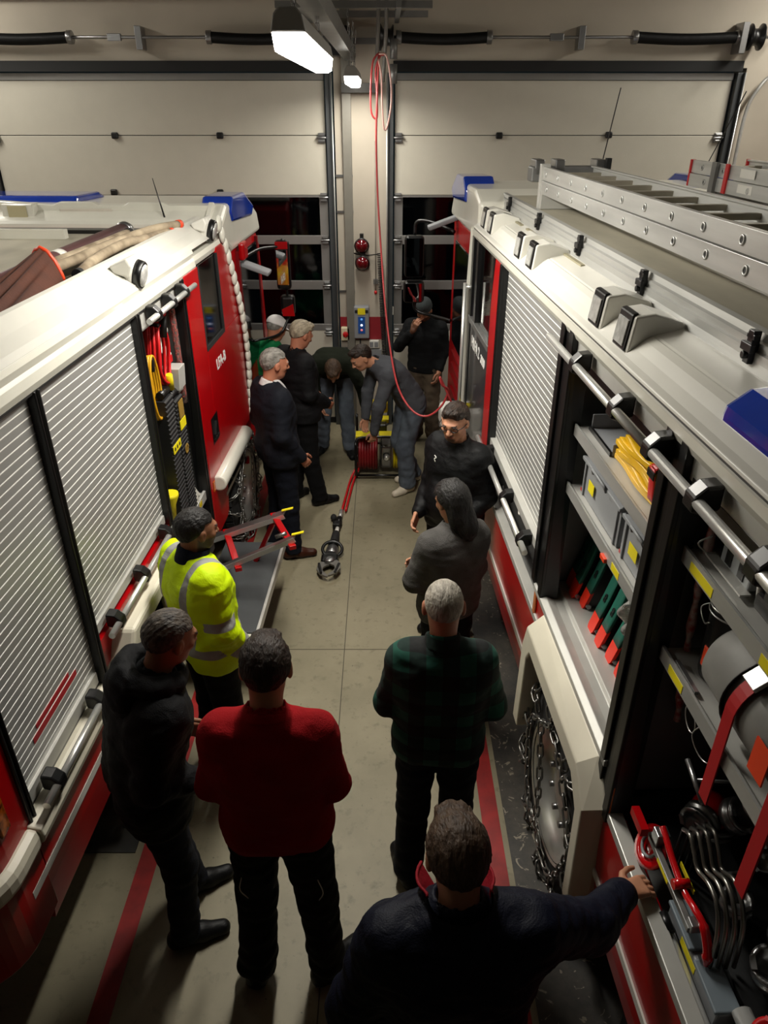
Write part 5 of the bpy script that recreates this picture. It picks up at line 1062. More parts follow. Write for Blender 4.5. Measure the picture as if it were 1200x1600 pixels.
MB().tube([(-.27, -.24, .05), (.30, -.24, .05)], .014, 10).build('frame_tube', FRM, t); MB().tube([(-.27, .25, .2), (.30, .25, .2)], .014, 10).build('frame_tube', FRM, t); MB().tube(smoothpath([(-.27, -.22, .42), (-.2, -.2, .46), (.2, -.2, .46), (.30, -.22, .42)], 5), .014, 10).build('frame_tube', FRM, t)
rr = MB()
for k in range(7):
    rr.tube(arc((-.23 + .028 * k, -.02, .24), .19, 0, 2 * math.pi, 36, (0, 1, 0), (0, 0, 1))[:-1], .016, 8, closed=True)
rr.build('hose_reel', mat('dark_red_hose', '#7e141a', .4), t)
for x in (-.255, -.035): MB().lathe((x, -.02, .24), (1, 0, 0), [(0, .05), (.002, .16), (.008, .16), (.01, .05)], n=32).build('reel_disc', FRM, t)
r2 = MB()
for k in range(5): r2.tube(arc((.13 + .026 * k, -.02, .24), .18, 0, 2 * math.pi, 36, (0, 1, 0), (0, 0, 1))[:-1], .015, 8, closed=True)
r2.build('hose_reel', YELP, t)
MB().box(-.02, .11, -.14, .14, .08, .34).build('engine_block', STEEL, t, bevel=.03, seg=3); MB().lathe((.045, -.15, .22), (0, -1, 0), [(0, .04), (.03, .035), (.05, .02)], n=16).build('oil_cap', CHROME, t)
for x0, x1 in ((-.27, -.09), (-.03, .15)): MB().box(x0, x1, -.20, -.06, .455, .475).build('yellow_plate', YEL, t, bevel=.003)
MB().box(-.13, .07, .04, .16, .52, .56).build('yellow_plate', YEL, t, bevel=.003); MB().box(-.12, .06, .16, .28, .58, .70).build('yellow_tank', YELP, t, bevel=.02); MB().box(-.10, .05, -.06, .06, .46, .54).build('valve_block', BLACK, t, bevel=.015)
MB().lathe((-.03, .22, .70), (0, 0, 1), [(0, .03), (.03, .03), (.035, .01)], n=16).build('filler_cap', STEEL, t); MB().tube(smoothpath([(-.12, .1, .52), (-.2, .08, .58), (-.16, .12, .64), (-.08, .16, .62)], 5), .009, 8).build('black_hose', RUBBER, t)
MB().cyl((.22, .2, .3), (.23, .28, .85), .05, n=18).build('exhaust_canister', STEEL, t)

# ------------------------------------------------------------------ people: continuous surfaces from distance fields
def V3(*a): return np.array(a, dtype=float)
def smin(a, b, k):
    h = np.clip(.5 + .5 * (b - a) / k, 0, 1); return b * (1 - h) + a * h - k * h * (1 - h)
def smax(a, b, k): return -smin(-a, -b, k)
def capsule(P, a, b, ra, rb=None, sq=None):
    """tapered capsule"""
    rb = ra if rb is None else rb; a = np.asarray(a, float); b = np.asarray(b, float); d = b - a; L2 = max(d @ d, 1e-9)
    t = np.clip(((P - a) @ d) / L2, 0, 1); q = P - a - t[:, None] * d
    return np.sqrt((q * q).sum(1)) - (ra + (rb - ra) * t)
def ellip(P, c, r, Rm=None):
    q = P - np.asarray(c, float)
    if Rm is not None: q = q @ Rm
    r = np.asarray(r, float); k0 = np.sqrt(((q / r) ** 2).sum(1)); k1 = np.sqrt(((q / (r * r)) ** 2).sum(1)) + 1e-9
    return k0 * (k0 - 1) / k1
def fold(P, amp, fr, seed=0, st=(1, 1, 1)):
    rs = np.random.RandomState(seed); o = np.zeros(len(P)); Q = P * np.array(st)
    for k in range(5):
        w_ = rs.normal(size=3); w_ /= np.linalg.norm(w_); f_ = fr * (1 + .5 * k); w2 = rs.normal(size=3)
        o += np.sin(Q @ w_ * f_ + rs.rand() * 6 + 1.3 * np.sin(Q @ w2 * fr * .4)) / (1 + .5 * k)
    return amp * o / 2.6
def surface(fn, lo, hi, h):
    """surface nets"""
    lo = np.asarray(lo, float); hi = np.asarray(hi, float); n = np.maximum(np.ceil((hi - lo) / h).astype(int) + 1, 3)
    ax = [lo[i] + h * np.arange(n[i]) for i in range(3)]
    G = np.stack(np.meshgrid(*ax, indexing='ij'), -1).reshape(-1, 3)
    D = np.empty(len(G)); C = 200000
    for i in range(0, len(G), C): D[i:i + C] = fn(G[i:i + C])
    D = D.reshape(n); D[0] = D[-1] = 1; D[:, 0] = D[:, -1] = 1; D[:, :, 0] = D[:, :, -1] = 1
    S_ = D < 0
    c = [S_[i:n[0] - 1 + i, j:n[1] - 1 + j, k:n[2] - 1 + k] for i in (0, 1) for j in (0, 1) for k in (0, 1)]
    act = np.any(c, 0) & ~np.all(c, 0)
    idx = -np.ones(act.shape, int); cells = np.argwhere(act); idx[act] = np.arange(len(cells))
    acc = np.zeros((len(cells), 3)); cnt = np.zeros(len(cells))
    cor = [(i, j, k) for i in (0, 1) for j in (0, 1) for k in (0, 1)]
    for a in range(8):
        for b in range(a + 1, 8):
            A, B = np.array(cor[a]), np.array(cor[b])
            if np.abs(A - B).sum() != 1: continue
            da = D[tuple((cells + A).T)]; db = D[tuple((cells + B).T)]; m = (da < 0) != (db < 0)
            t = np.where(m, da / np.where(m, da - db, 1), 0)
            acc += np.where(m[:, None], A + (B - A) * t[:, None], 0); cnt += m
    V = lo + h * (cells + acc / cnt[:, None])
    F = []
    for axn in range(3):
        u, v = [(1, 2), (2, 0), (0, 1)][axn]
        e = [slice(None)] * 3; e2 = [slice(None)] * 3; e[axn] = slice(0, n[axn] - 1); e2[axn] = slice(1, n[axn])
        s1 = S_[tuple(e)]; s2 = S_[tuple(e2)]; X = np.argwhere(s1 != s2); fl_ = s1[tuple(X.T)]
        ok = (X[:, u] > 0) & (X[:, v] > 0) & (X[:, u] < n[u] - 1) & (X[:, v] < n[v] - 1); X = X[ok]; fl_ = fl_[ok]
        U = np.zeros(3, int); U[u] = 1; W = np.zeros(3, int); W[v] = 1
        q = np.stack([idx[tuple((X - U - W).T)], idx[tuple((X - W).T)], idx[tuple(X.T)], idx[tuple((X - U).T)]], 1)
        q[~fl_] = q[~fl_][:, ::-1]; F.append(q)
    return V, np.concatenate(F)
def mesh_from(name, parts, m, parent=None, attrs=None, relax=1):
    Vs, Fs, o = [], [], 0
    for V, F in parts:
        V = V.copy()
        for _ in range(relax):
            s = np.zeros_like(V); c = np.zeros(len(V))
            for k in range(4):
                a, b = F[:, k], F[:, (k + 1) % 4]; np.add.at(s, a, V[b]); np.add.at(c, a, 1)
            V = V * .5 + .5 * s / np.maximum(c, 1)[:, None]
        Vs.append(V); Fs.append(F + o); o += len(V)
    V = np.concatenate(Vs); F = np.concatenate(Fs)
    me = bpy.data.meshes.new(name); me.vertices.add(len(V)); me.vertices.foreach_set('co', V.astype(np.float32).ravel())
    me.loops.add(len(F) * 4); me.loops.foreach_set('vertex_index', F.astype(np.int32).ravel()); me.polygons.add(len(F))
    me.polygons.foreach_set('loop_start', np.arange(0, len(F) * 4, 4, dtype=np.int32)); me.polygons.foreach_set('loop_total', np.full(len(F), 4, dtype=np.int32))
    me.polygons.foreach_set('use_smooth', np.ones(len(F), bool)); me.update(calc_edges=True); me.validate()
    if attrs:
        for an, fn in attrs.items():
            at_ = me.attributes.new(an, 'FLOAT', 'POINT'); at_.data.foreach_set('value', fn(V).astype(np.float32))
    me.materials.append(m)
    o_ = bpy.data.objects.new(name, me); COL.objects.link(o_)
    if parent: o_.parent = parent
    return o_

def cloth(name, col, rough=.85, bump=.35, var=.15, col2=None, attr=None, acol=None, arough=None, sheen=0, weave=220):
    if name in MATS: return MATS[name]
    m = mat(name, col, rough, var=var, scale=9, bump=bump, bscale=weave, col2=col2, sheen=sheen); N = m.node_tree.nodes; L = m.node_tree.links; b = N['Principled BSDF']; b.inputs['Specular IOR Level'].default_value = .22
    n2 = N.new('ShaderNodeTexNoise'); n2.inputs['Scale'].default_value = 14; n2.inputs['Detail'].default_value = 3; n2.inputs['Distortion'].default_value = .8
    tc = N.new('ShaderNodeTexCoord'); L.new(tc.outputs['Object'], n2.inputs['Vector'])
    bp = N.new('ShaderNodeBump'); bp.inputs['Strength'].default_value = .35; bp.inputs['Distance'].default_value = .02; L.new(n2.outputs[0], bp.inputs['Height'])
    old = b.inputs['Normal'].links[0].from_node if b.inputs['Normal'].links else None
    if old: L.new(bp.outputs[0], old.inputs['Normal'])
    else: L.new(bp.outputs[0], b.inputs['Normal'])
    if attr:
        src = b.inputs['Base Color'].links[0].from_socket
        for an, ac in attr.items():
            a = N.new('ShaderNodeAttribute'); a.attribute_name = an; r = N.new('ShaderNodeMapRange'); r.inputs[1].default_value = -.0012; r.inputs[2].default_value = .0012; L.new(a.outputs['Fac'], r.inputs[0])
            x = N.new('ShaderNodeMix'); x.data_type = 'RGBA'; L.new(r.outputs[0], x.inputs[0]); L.new(src, x.inputs[6]); x.inputs[7].default_value = lin(ac); src = x.outputs[2]
        L.new(src, b.inputs['Base Color'])
    return m
def skin_mat(name, col, brow='#2a1c14', beard=None, lips='#8c4a40'):
    if name in MATS: return MATS[name]
    m = mat(name, col, .5, var=.12, scale=14, bump=.08, bscale=160, spec=.4); N = m.node_tree.nodes; L = m.node_tree.links; b = N['Principled BSDF']
    b.inputs['Subsurface Weight'].default_value = .12; b.inputs['Subsurface Radius'].default_value = (.012, .005, .003)
    src = b.inputs['Base Color'].links[0].from_socket
    for an, ac, wd in (('lips', lips, .004), ('beard', beard or col, .006), ('brow', brow, .002), ('eye', '#e8e2da', .0008), ('iris', '#1c130e', .0006)):
        a = N.new('ShaderNodeAttribute'); a.attribute_name = an; r = N.new('ShaderNodeMapRange'); r.inputs[1].default_value = -wd; r.inputs[2].default_value = wd; L.new(a.outputs['Fac'], r.inputs[0])
        if an == 'beard':
            r.inputs[4].default_value = .85 if beard else 0
        x = N.new('ShaderNodeMix'); x.data_type = 'RGBA'; L.new(r.outputs[0], x.inputs[0]); L.new(src, x.inputs[6]); x.inputs[7].default_value = lin(ac); src = x.outputs[2]
    L.new(src, b.inputs['Base Color']); return m
def hair_mat(name, col, col2):
    if name in MATS: return MATS[name]
    m = mat(name, col, .55, var=.2, scale=60, col2=col2, bump=.7, bscale=160, stretch=(1, .35, .35), spec=.35); return m

def rotm(pitch, yaw, roll=0): return np.array(Euler((R_(pitch), R_(roll), R_(yaw)), 'YXZ').to_matrix() if False else (Matrix.Rotation(R_(yaw), 3, 'Z') @ Matrix.Rotation(R_(pitch), 3, 'X') @ Matrix.Rotation(R_(roll), 3, 'Y')))
HEADK = 1.0
def head_sdf(P, c, Rm, k=1.0):
    q = ((P - c) @ Rm) / k
    d = ellip(q, (0, -.012, .028), (.076, .097, .090))
    d = smin(d, ellip(q, (0, .028, -.018), (.062, .066, .082)), .03)
    d = smin(d, ellip(q, (0, .050, -.078), (.034, .034, .026)), .03)          # chin
    d = smin(d, ellip(q, (0, .022, -.060), (.050, .050, .034)), .03)          # jaw
    for s in (-1, 1):
        d = smin(d, ellip(q, (s * .038, .062, -.014), (.022, .022, .018)), .02)  # cheek
        d = smax(d, -ellip(q, (s * .031, .098, .014), (.020, .016, .012)), .012)   # eye socket
        d = smin(d, ellip(q, (s * .031, .080, .012), (.0135, .0125, .0115)), .004)
        e = ellip(q, (s * .079, -.004, .0), (.012, .020, .032)); e = smax(e, -ellip(q, (s * .091, .006, .002), (.007, .011, .020)), .005); d = smin(d, e, .008)
    d = smin(d, ellip(q, (0, .090, .028), (.045, .012, .010)), .02)           # brow ridge
    d = smin(d, capsule(q, (0, .093, .018), (0, .113, -.020), .008, .012), .010)  # nose
    for s in (-1, 1): d = smin(d, ellip(q, (s * .012, .100, -.024), (.009, .011, .008)), .006)
    d = smin(d, ellip(q, (0, .089, -.046), (.024, .012, .008)), .008)
    d = smin(d, ellip(q, (0, .088, -.056), (.020, .011, .007)), .006)
    d = smax(d, -ellip(q, (0, .104, -.051), (.023, .010, .0016)), .003)
    return d * k
def head_attr(c, Rm, k=1.0, beard=None):
    def Q(V): return ((V - c) @ Rm) / k
    A = {}
    A['lips'] = lambda V: -ellip(Q(V), (0, .095, -.051), (.024, .016, .011))
    A['eye'] = lambda V: np.maximum(*[-ellip(Q(V), (s * .031, .090, .0115), (.0115, .010, .0045)) for s in (-1, 1)])
    A['iris'] = lambda V: np.maximum(*[-ellip(Q(V), (s * .031, .094, .0115), (.0048, .010, .0044)) for s in (-1, 1)])
    def br(V):
        q = Q(V); return np.maximum(*[-ellip(q, (s * .032, .092, .031), (.021, .02, .0045)) for s in (-1, 1)])
    A['brow'] = br
    def bd(V):
        q = Q(V)
        if beard == 'goatee': return np.maximum(-ellip(q, (0, .075, -.078), (.030, .045, .022)), -ellip(q, (0, .10, -.038), (.028, .02, .006)))
        lim = np.minimum(np.minimum(-.020 - q[:, 2] + .0 * q[:, 1], q[:, 1] + .02), q[:, 2] + .125); mo = ellip(q, (0, .10, -.051), (.024, .02, .009))
        return np.minimum(lim, mo)
    A['beard'] = bd if beard else (lambda V: np.full(len(V), -1.))
    return A
def hair_sdf(P, c, Rm, k, style, seed):
    q = ((P - c) @ Rm) / k; n = fold(q, .0028, 120, seed, (1.5, .8, .5)) + fold(q, .0022, 300, seed + 1, (1.6, .6, .6))
    th = {'short': .004, 'crop': .001, 'full': .009, 'bald': .001, 'long': .020, 'quiff': .007}[style]
    if style == 'crop': n = n * .35
    d = ellip(q, (0, -.013, .029), (.078 + th, .099 + th, .092 + th)) + n
    # face opening: in front of a slanted line; nape limit
    front = q[:, 1] - (.062 + .25 * (q[:, 2] - .03)) if style != 'bald' else q[:, 1] - .01
    low = -(q[:, 2] + (.050 if style == 'crop' else .072)) - .25 * np.minimum(0, q[:, 1] + .02) * -1.0 * 0
    ear = (q[:, 1] - .012) + .9 * np.maximum(0, -(q[:, 2] - .045)) * 1.0
    cut = np.maximum(np.where(q[:, 2] < .06, np.maximum(ear, front), front - .035 * 0), low - (.01 if style == 'full' else 0))
    d = smax(d, cut, .010)
    if style in ('full', 'quiff'):
        d = smin(d, ellip(q, (0, .055, .104), (.050, .036, .022)) + n * 1.6, .02)
    if style == 'bald': d = smax(d, -(np.sqrt(q[:, 0] ** 2 + (q[:, 1] + .0) ** 2) - .055), .01)
    return d * k
def hand_prims(w_, d, nrm, side, curl=.35, sc=1.0, thumb=.5, spread=.0):
    """w_: wrist, d: direction of the fingers, nrm: palm normal (palm faces it), side: +1 when the thumb lies towards cross(d,nrm)"""
    w_ = np.asarray(w_, float); d = np.asarray(d, float); d /= np.linalg.norm(d); nrm = np.asarray(nrm, float); nrm = nrm - d * (nrm @ d); nrm /= np.linalg.norm(nrm)
    x = np.cross(d, nrm) * side; pr = []
    for o in (-.026, -.009, .009, .026):
        pr.append((w_ + d * .005 * sc + x * o * .6 * sc, w_ + d * .085 * sc + x * o * sc, .0155 * sc, .0125 * sc, .010))
    for i, (o, L_) in enumerate(((.029, .072), (.010, .082), (-.010, .076), (-.029, .060))):
        p = w_ + d * .086 * sc + x * o * sc; a = curl * .55; dirr = d + x * (o * spread * 20)
        seg = (L_ * .45, L_ * .31, L_ * .27); r = .0095 if i < 3 else .0082
        for j, s in enumerate(seg):
            a2 = a + curl * (.55 * j); dd = dirr * math.cos(a2) + nrm * math.sin(a2); dd /= np.linalg.norm(dd); q = p + dd * s * sc
            pr.append((p, q, (r - .0006 * j) * sc, (r - .0006 * (j + 1)) * sc, .004)); p = q; a += curl * .55
    p = w_ + d * .020 * sc + x * .026 * sc; t1 = d * .62 + x * .78 * (1 - thumb * .4) + nrm * .35 * thumb * 2; t1 /= np.linalg.norm(t1); q = p + t1 * .042 * sc
    pr.append((p, q, .0145 * sc, .0115 * sc, .010)); t2 = d * .85 + x * .35 * (1 - thumb) + nrm * .35 * thumb; t2 /= np.linalg.norm(t2); q2 = q + t2 * .032 * sc
    pr.append((q, q2, .0112 * sc, .010 * sc, .004)); t3 = d * .95 + nrm * .25 * thumb; t3 /= np.linalg.norm(t3); pr.append((q2, q2 + t3 * .024 * sc, .010 * sc, .0085 * sc, .004))
    return pr
def prims_sdf(P, pr):
    d = None
    for a, b, ra, rb, k in pr:
        e = capsule(P, a, b, ra, rb); d = e if d is None else smin(d, e, k)
    return d

def person(label, loc, yaw, s=1.0, J=None, top=None, legs=None, shoes=None, skin=None, hair=None, head=(0, 0, 0), hand=None, res=.010, build=1.0, female=False, hk=1.0, extra=None, beard=None, hands=('r', 'l'), parent_frame=None):
    """J: joints in person space (x right, y facing direction, z up) for a 1.78 m figure, scaled by s"""
    t = thing('person', label, 'person', loc, yaw)
    B = dict(pelvis=(0, 0, .94), waist=(0, .0, 1.10), chest=(0, -.01, 1.30), neck=(0, -.03, 1.49), head=(0, .015, 1.655),
             sr=(.160, -.02, 1.435), sl=(-.160, -.02, 1.435), er=(.205, -.05, 1.145), el=(-.205, -.05, 1.145), wr=(.22, .05, .90), wl=(-.22, .05, .90),
             hr=(.092, 0, .93), hl=(-.092, 0, .93), kr=(.10, .02, .50), kl=(-.10, .02, .50), ar=(.11, -.03, .085), al=(-.11, -.03, .085), fr=8, fl=-8, axis=(1, 0, 0), haxis=(1, 0, 0))
    B.update(J or {}); B['head'] = tuple(np.array(B['head'], float) - .016 * (np.array(B['head'], float) - np.array(B['neck'], float)) / np.linalg.norm(np.array(B['head'], float) - np.array(B['neck'], float)))
    g = {k: (np.array(v, float) * s if isinstance(v, tuple) and k not in ('axis', 'haxis') else v) for k, v in B.items()}
    X = np.array(g['axis'], float); X /= np.linalg.norm(X); XH = np.array(g['haxis'], float); XH /= np.linalg.norm(XH)
    bw = build * s; up = g['neck'] - g['pelvis']; up = up / np.linalg.norm(up); fw = np.cross(up, X); fw /= np.linalg.norm(fw)
    Rm = rotm(*head); hc = g['head']
    def torso(P, o, kk=.05, belly=0.0):
        d = None
        rows = [(g['pelvis'], .088, .098, XH), (g['waist'], .070, .098, XH * .5 + X * .5), (g['chest'], .082, .108, X), (g['chest'] * .35 + g['neck'] * .65 - up * .04 * s, .078, .076, X)]
        if female: rows = [(g['pelvis'], .085, .100, XH), (g['waist'], .050, .085, XH * .5 + X * .5), (g['chest'], .068, .098, X), (g['chest'] * .35 + g['neck'] * .65 - up * .03 * s, .075, .075, X)]
        pts = []
        for (a, b) in zip(rows, rows[1:]):
            for t_ in (0, .5): pts.append([a[i] * (1 - t_) + b[i] * t_ for i in range(4)])
        pts.append(list(rows[-1]))
        for c, hw, r, ax in pts:
            e = capsule(P, c - ax * hw * bw, c + ax * hw * bw, r * bw + o); d = e if d is None else smin(d, e, kk)
        if belly: d = smin(d, ellip(P, g['waist'] + fw * .05 * s, np.array((.14, .13, .15)) * bw + o), .05)
        # shoulders and trapezius
        for k_ in ('sr', 'sl'):
            d = smin(d, capsule(P, g['neck'] - up * .035 * s, g[k_] - up * .03 * s, .046 * bw + o, .056 * bw + o), .05)
        return d
    def arm(P, sd, o, cuff=None, k=.03, to='w'):
        S_, E_, W_ = g['s' + sd], g['e' + sd], g['w' + sd]
        d = capsule(P, S_, E_, .053 * bw + o, .041 * bw + o); f = W_ if cuff is None else E_ + (W_ - E_) * cuff
        return smin(d, capsule(P, E_, f, .041 * bw + o, .029 * bw + o * .8), k)
    def leg(P, sd, o, oo=0.0):
        H_, K_, A_ = g['h' + sd], g['k' + sd], g['a' + sd]
        d = capsule(P, H_, K_, .086 * bw + o, .058 * bw + o); return smin(d, capsule(P, K_, A_, .056 * bw + o, .040 * bw + o + oo), .04)
    # --- body: one mesh (core, head, hands)
    def bbox(pts, pad): a = np.array(pts); return a.min(0) - pad, a.max(0) + pad
    def core(P):
        d = torso(P, -.012)
        for sd in 'rl': d = smin(d, arm(P, sd, -.006), .03); d = smin(d, leg(P, sd, -.012), .03)
        return smin(d, capsule(P, g['neck'] - up * .04 * s, hc + Rm @ np.array((0, -.02, -.05)) * s, .056 * s, .053 * s), .03)
    allp = [g[k] for k in ('pelvis', 'neck', 'sr', 'sl', 'er', 'el', 'wr', 'wl', 'kr', 'kl', 'ar', 'al')]
    lo, hi = bbox(allp, .14); parts = [surface(core, lo, hi, .018)]
    k_ = s * hk
    def hd(P):
        d = head_sdf(P, hc, Rm, k_)
        return smin(d, capsule(P, g['neck'] - up * .03 * s, hc + Rm @ np.array((0, -.022, -.045)) * s, .058 * s, .054 * s), .025)
    lo, hi = bbox([hc], .15 * s); lo[2] -= .06; parts.append(surface(hd, lo, hi, max(.0045, res * .5)))
    hs = hand or {}
    for sd in 'rl':
        W_, E_ = g['w' + sd], g['e' + sd]; d0 = (W_ - E_) / np.linalg.norm(W_ - E_); side = 1 if sd == 'r' else -1
        hp_ = dict(d=d0, n=(-side, 0, 0) if abs(d0[0]) < .8 else (0, 0, -1), curl=.5, thumb=.5, side=side); hp_.update(hs.get(sd, {}))
        n0 = np.array(hp_['n'], float)
        pr = hand_prims(W_, hp_['d'], n0, hp_['side'], hp_['curl'], s * .98, hp_['thumb'], hp_.get('spread', 0)) + [(W_ - d0 * .05 * s, W_ + np.array(hp_['d']) / np.linalg.norm(hp_['d']) * .01, .026 * s, .0235 * s, .02)]
        lo, hi = bbox([p[0] for p in pr] + [p[1] for p in pr], .025); parts.append(surface(lambda P: prims_sdf(P, pr), lo, hi, .0045 if res < .011 else .006))
    body = mesh_from('body', parts, skin, t, attrs=head_attr(hc, Rm, k_, beard), relax=1)
    tp = dict(mat=None, o=.018, arm=.016, hem=.0, cuff=.97, collar=0, fold=.007, name='sweater', belly=0, skirt=0, neckcut=.0); tp.update(top or {})
    # --- trousers
    lg = dict(mat=None, o=.014, flare=.008, fold=.006, hem=.085); lg.update(legs or {})
    def tr(P):
        d = torso(P, min(lg['o'], tp['o'] - .004) - .010)
        d = smax(d, ((P - g['waist']) @ up) + .06, .01)
        for sd in 'rl': d = smin(d, leg(P, sd, lg['o'], lg['flare']), .03)
        low = np.minimum(*[np.linalg.norm(P - g['a' + sd], axis=1) for sd in 'rl'])
        d = d + fold(P, lg['fold'], 26, 3, (1, 1, 1.5)) * (1 + 1.2 * np.exp(-low / .12))
        fl = lg['hem'] * s
        hemd = np.minimum(*[np.where(np.linalg.norm((P - g['a' + sd])[:, :2], axis=1) < .16, 1, 2) for sd in 'rl'])
        return smax(d, -(P[:, 2] - (fl - .02)), .008)
    lo, hi = bbox([g[k] for k in ('pelvis', 'waist', 'kr', 'kl', 'ar', 'al', 'hr', 'hl')], .17)
    mesh_from('trousers', [surface(tr, lo, hi, res * 1.15)], lg['mat'], t, attrs=lg.get('attrs') and {k: v(g, s) for k, v in lg['attrs'].items()})
    # --- top
    tp = dict(mat=None, o=.018, arm=.016, hem=.0, cuff=.97, collar=0, fold=.007, name='sweater', belly=0, skirt=0, neckcut=.0); tp.update(top or {})
    ffr = tp.get('ffr', 22)
    def tf(P):
        d = torso(P, tp['o'], belly=tp['belly'])
        if tp['skirt']:
            for sd in 'rl': d = smin(d, capsule(P, g['h' + sd] + up * .05 * s, g['h' + sd] + (g['k' + sd] - g['h' + sd]) * tp['skirt'], .105 * bw + tp['o'] * .8, .10 * bw + tp['o'] * .8), .05)
        for sd in 'rl': d = smin(d, arm(P, sd, tp['arm'], tp['cuff'], .03), .035)
        el = np.minimum(*[np.linalg.norm(P - g['e' + sd], axis=1) for sd in 'rl'])
        d = d + fold(P, tp['fold'], ffr, 11 + int(abs(loc[0]) * 10), (1, 1, 1.6)) + fold(P, tp['fold'] * .9, 60, 5) * np.exp(-(el / .10) ** 2) + fold(P, tp['fold'] * .45, 52, 21, (1, 1, 1.8))
        if tp.get('quilt'): d = d + tp['quilt'] * np.exp(-((np.mod((P - g['pelvis']) @ up + .03, .10) - .05) / .007) ** 2)
        # hem plane
        hz = ((P - g['pelvis']) @ up) + tp['hem'] * s
        av = np.minimum(*[capsule(P, g['e' + sd], g['w' + sd], .07) for sd in 'rl'])
        if not tp['skirt']: d = np.where(av < .0, d, smax(d, -hz, .012))
        else: d = smax(d, -(P[:, 2] - (g['hr'] + (g['kr'] - g['hr']) * tp['skirt'])[2]) * 1.0 - np.where(av < .0, 1, 0), .012)
        if tp['collar'] > 0:
            nb = g['neck']; c2 = nb + (hc - nb) * (.15 + tp['collar'])
            q = smax(capsule(P, nb - up * .03 * s, c2, .078 * s, .072 * s), ((P - c2) @ ((hc - nb) / np.linalg.norm(hc - nb))), .008)
            d = smin(d, q, .02)
            d = smax(d, -capsule(P, nb + up * .01, hc, .063 * s, .066 * s), .006)
        else:
            d = smin(d, smax(capsule(P, g['neck'] - up * .03 * s, g['neck'] + (hc - g['neck']) * .22, .072 * s, .068 * s), -9 + 0 * P[:, 0], .001), .025)
            d = smax(d, -capsule(P, g['neck'] + (hc - g['neck']) * .26, hc, .060 * s, .085 * s), .006)
        return d
    lo, hi = bbox([g[k] for k in ('pelvis', 'neck', 'sr', 'sl', 'er', 'el', 'wr', 'wl')], .17)
    if tp['skirt']: lo[2] -= .12
    mesh_from(tp['name'], [surface(tf, lo, hi, res)], tp['mat'], t, attrs=tp.get('attrs') and {k: v(g, s) for k, v in tp['attrs'].items()})
    # --- shoes
    sh = dict(mat=None, sole=None); sh.update(shoes or {})
    for sd in 'rl':
        A_ = g['a' + sd]; a = R_(-g['f' + sd]); f_ = np.array((math.sin(-a) * 1.0, math.cos(a), 0)); x_ = np.array((f_[1], -f_[0], 0)); b0 = np.array((A_[0], A_[1], 0)) + np.array((0, 0, A_[2] - .085 * s))
        tilt = sh.get('tilt', {}).get(sd, 0)
        def sf(P):
            q = np.stack([(P - b0) @ x_, (P - b0) @ f_, (P - b0)[:, 2]], 1) / s
            if tilt:
                ca, sa = math.cos(tilt), math.sin(tilt); yy = q[:, 1] - .13; zz = q[:, 2]; q = np.stack([q[:, 0], .13 + yy * ca + zz * sa, -yy * sa + zz * ca], 1)
            d = capsule(q, (0, -.045, .045), (.0, .06, .045), .042, .045); d = smin(d, capsule(q, (0, .08, .036), (.004, .165, .030), .043, .036), .03); d = smin(d, capsule(q, (0, -.03, .06), (0, -.01, .11), .045, .042), .03)
            d = smax(d, -q[:, 2] + .002, .006); d = smax(d, q[:, 2] - (.125 if sh.get('boot') else .105), .006); d = d + .0012 * np.sin(q[:, 1] * 220) * (q[:, 2] < .03)
            return d * s
        lo, hi = b0 - .27 * s, b0 + .27 * s; lo[2] = b0[2] - .02; hi[2] = b0[2] + .19 * s
        so = mesh_from('shoe', [surface(sf, lo, hi, .0075)], sh['mat'], t, attrs={'sole': (lambda V, z0=b0[2]: .020 * s - (V[:, 2] - z0))})
    # --- hair
    if hair:
        lo, hi = bbox([hc], .17 * s)
        hf = hair.get('fn')
        def hh(P):
            d = hair_sdf(P, hc, Rm, k_, hair['style'], hair.get('seed', 1))
            return hf(P, d, hc, Rm, s) if hf else d
        if hf: lo = lo - np.array((.05, .1, .25))
        mesh_from('hair', [surface(hh, lo, hi, max(.0045, res * .5))], hair['mat'], t, relax=0)
    t['_g'] = 0; del t['_g']
    if extra: extra(t, g, hc, Rm, s, k_, torso, arm, fw, up, X)
    return t
SKIN = skin_mat('skin_light', '#b98467'); SKINB = skin_mat('skin_bearded', '#b98467', beard='#2e221a'); SKINR = skin_mat('skin_ruddy', '#b0745a', brow='#8a8078'); SKIND = skin_mat('skin_tanned', '#8c5f45', beard='#1d1612')
SKINBE = skin_mat('skin_stubbled', '#a9765a', beard='#4a2f20')
H_DB = hair_mat('hair_dark_brown', '#1a120d', '#2f2219'); H_BR = hair_mat('hair_brown', '#35261b', '#4e3b2b'); H_BL = hair_mat('hair_black', '#0b0909', '#1c1917'); H_GR = hair_mat('hair_grey', '#8f8b84', '#5e5a54'); H_WH = hair_mat('hair_silver_blond', '#a79c86', '#6c6353'); H_SG = hair_mat('hair_salt_pepper', '#2a2522', '#5a5148'); H_ST = hair_mat('hair_short_silver', '#b0a99c', '#807a70')
SHB = cloth('black_shoe_leather', '#0e0e0f', .5, .1, attr={'sole': '#050505'}); SHBR = cloth('brown_shoe_leather', '#3a1d12', .35, .1, attr={'sole': '#140b08'}); SHW = cloth('worn_white_sneaker', '#d2c8b4', .7, .2, attr={'sole': '#d0c8b6'}); SHBE = cloth('brown_boot_leather', '#6a5844', .7, .3, attr={'sole': '#3a3128'})
JEAN = cloth('grey_blue_denim', '#474d56', .85, .4, col2='#5a626b'); JEAND = cloth('dark_denim', '#10141f', .85, .4); BLK = cloth('black_trouser_cloth', '#08080a', .9, .2); NAVY = cloth('navy_trouser_cloth', '#0b0f1a', .9, .2); TAUPE = cloth('taupe_work_cloth', '#5a4e40', .9, .4, col2='#463c31')
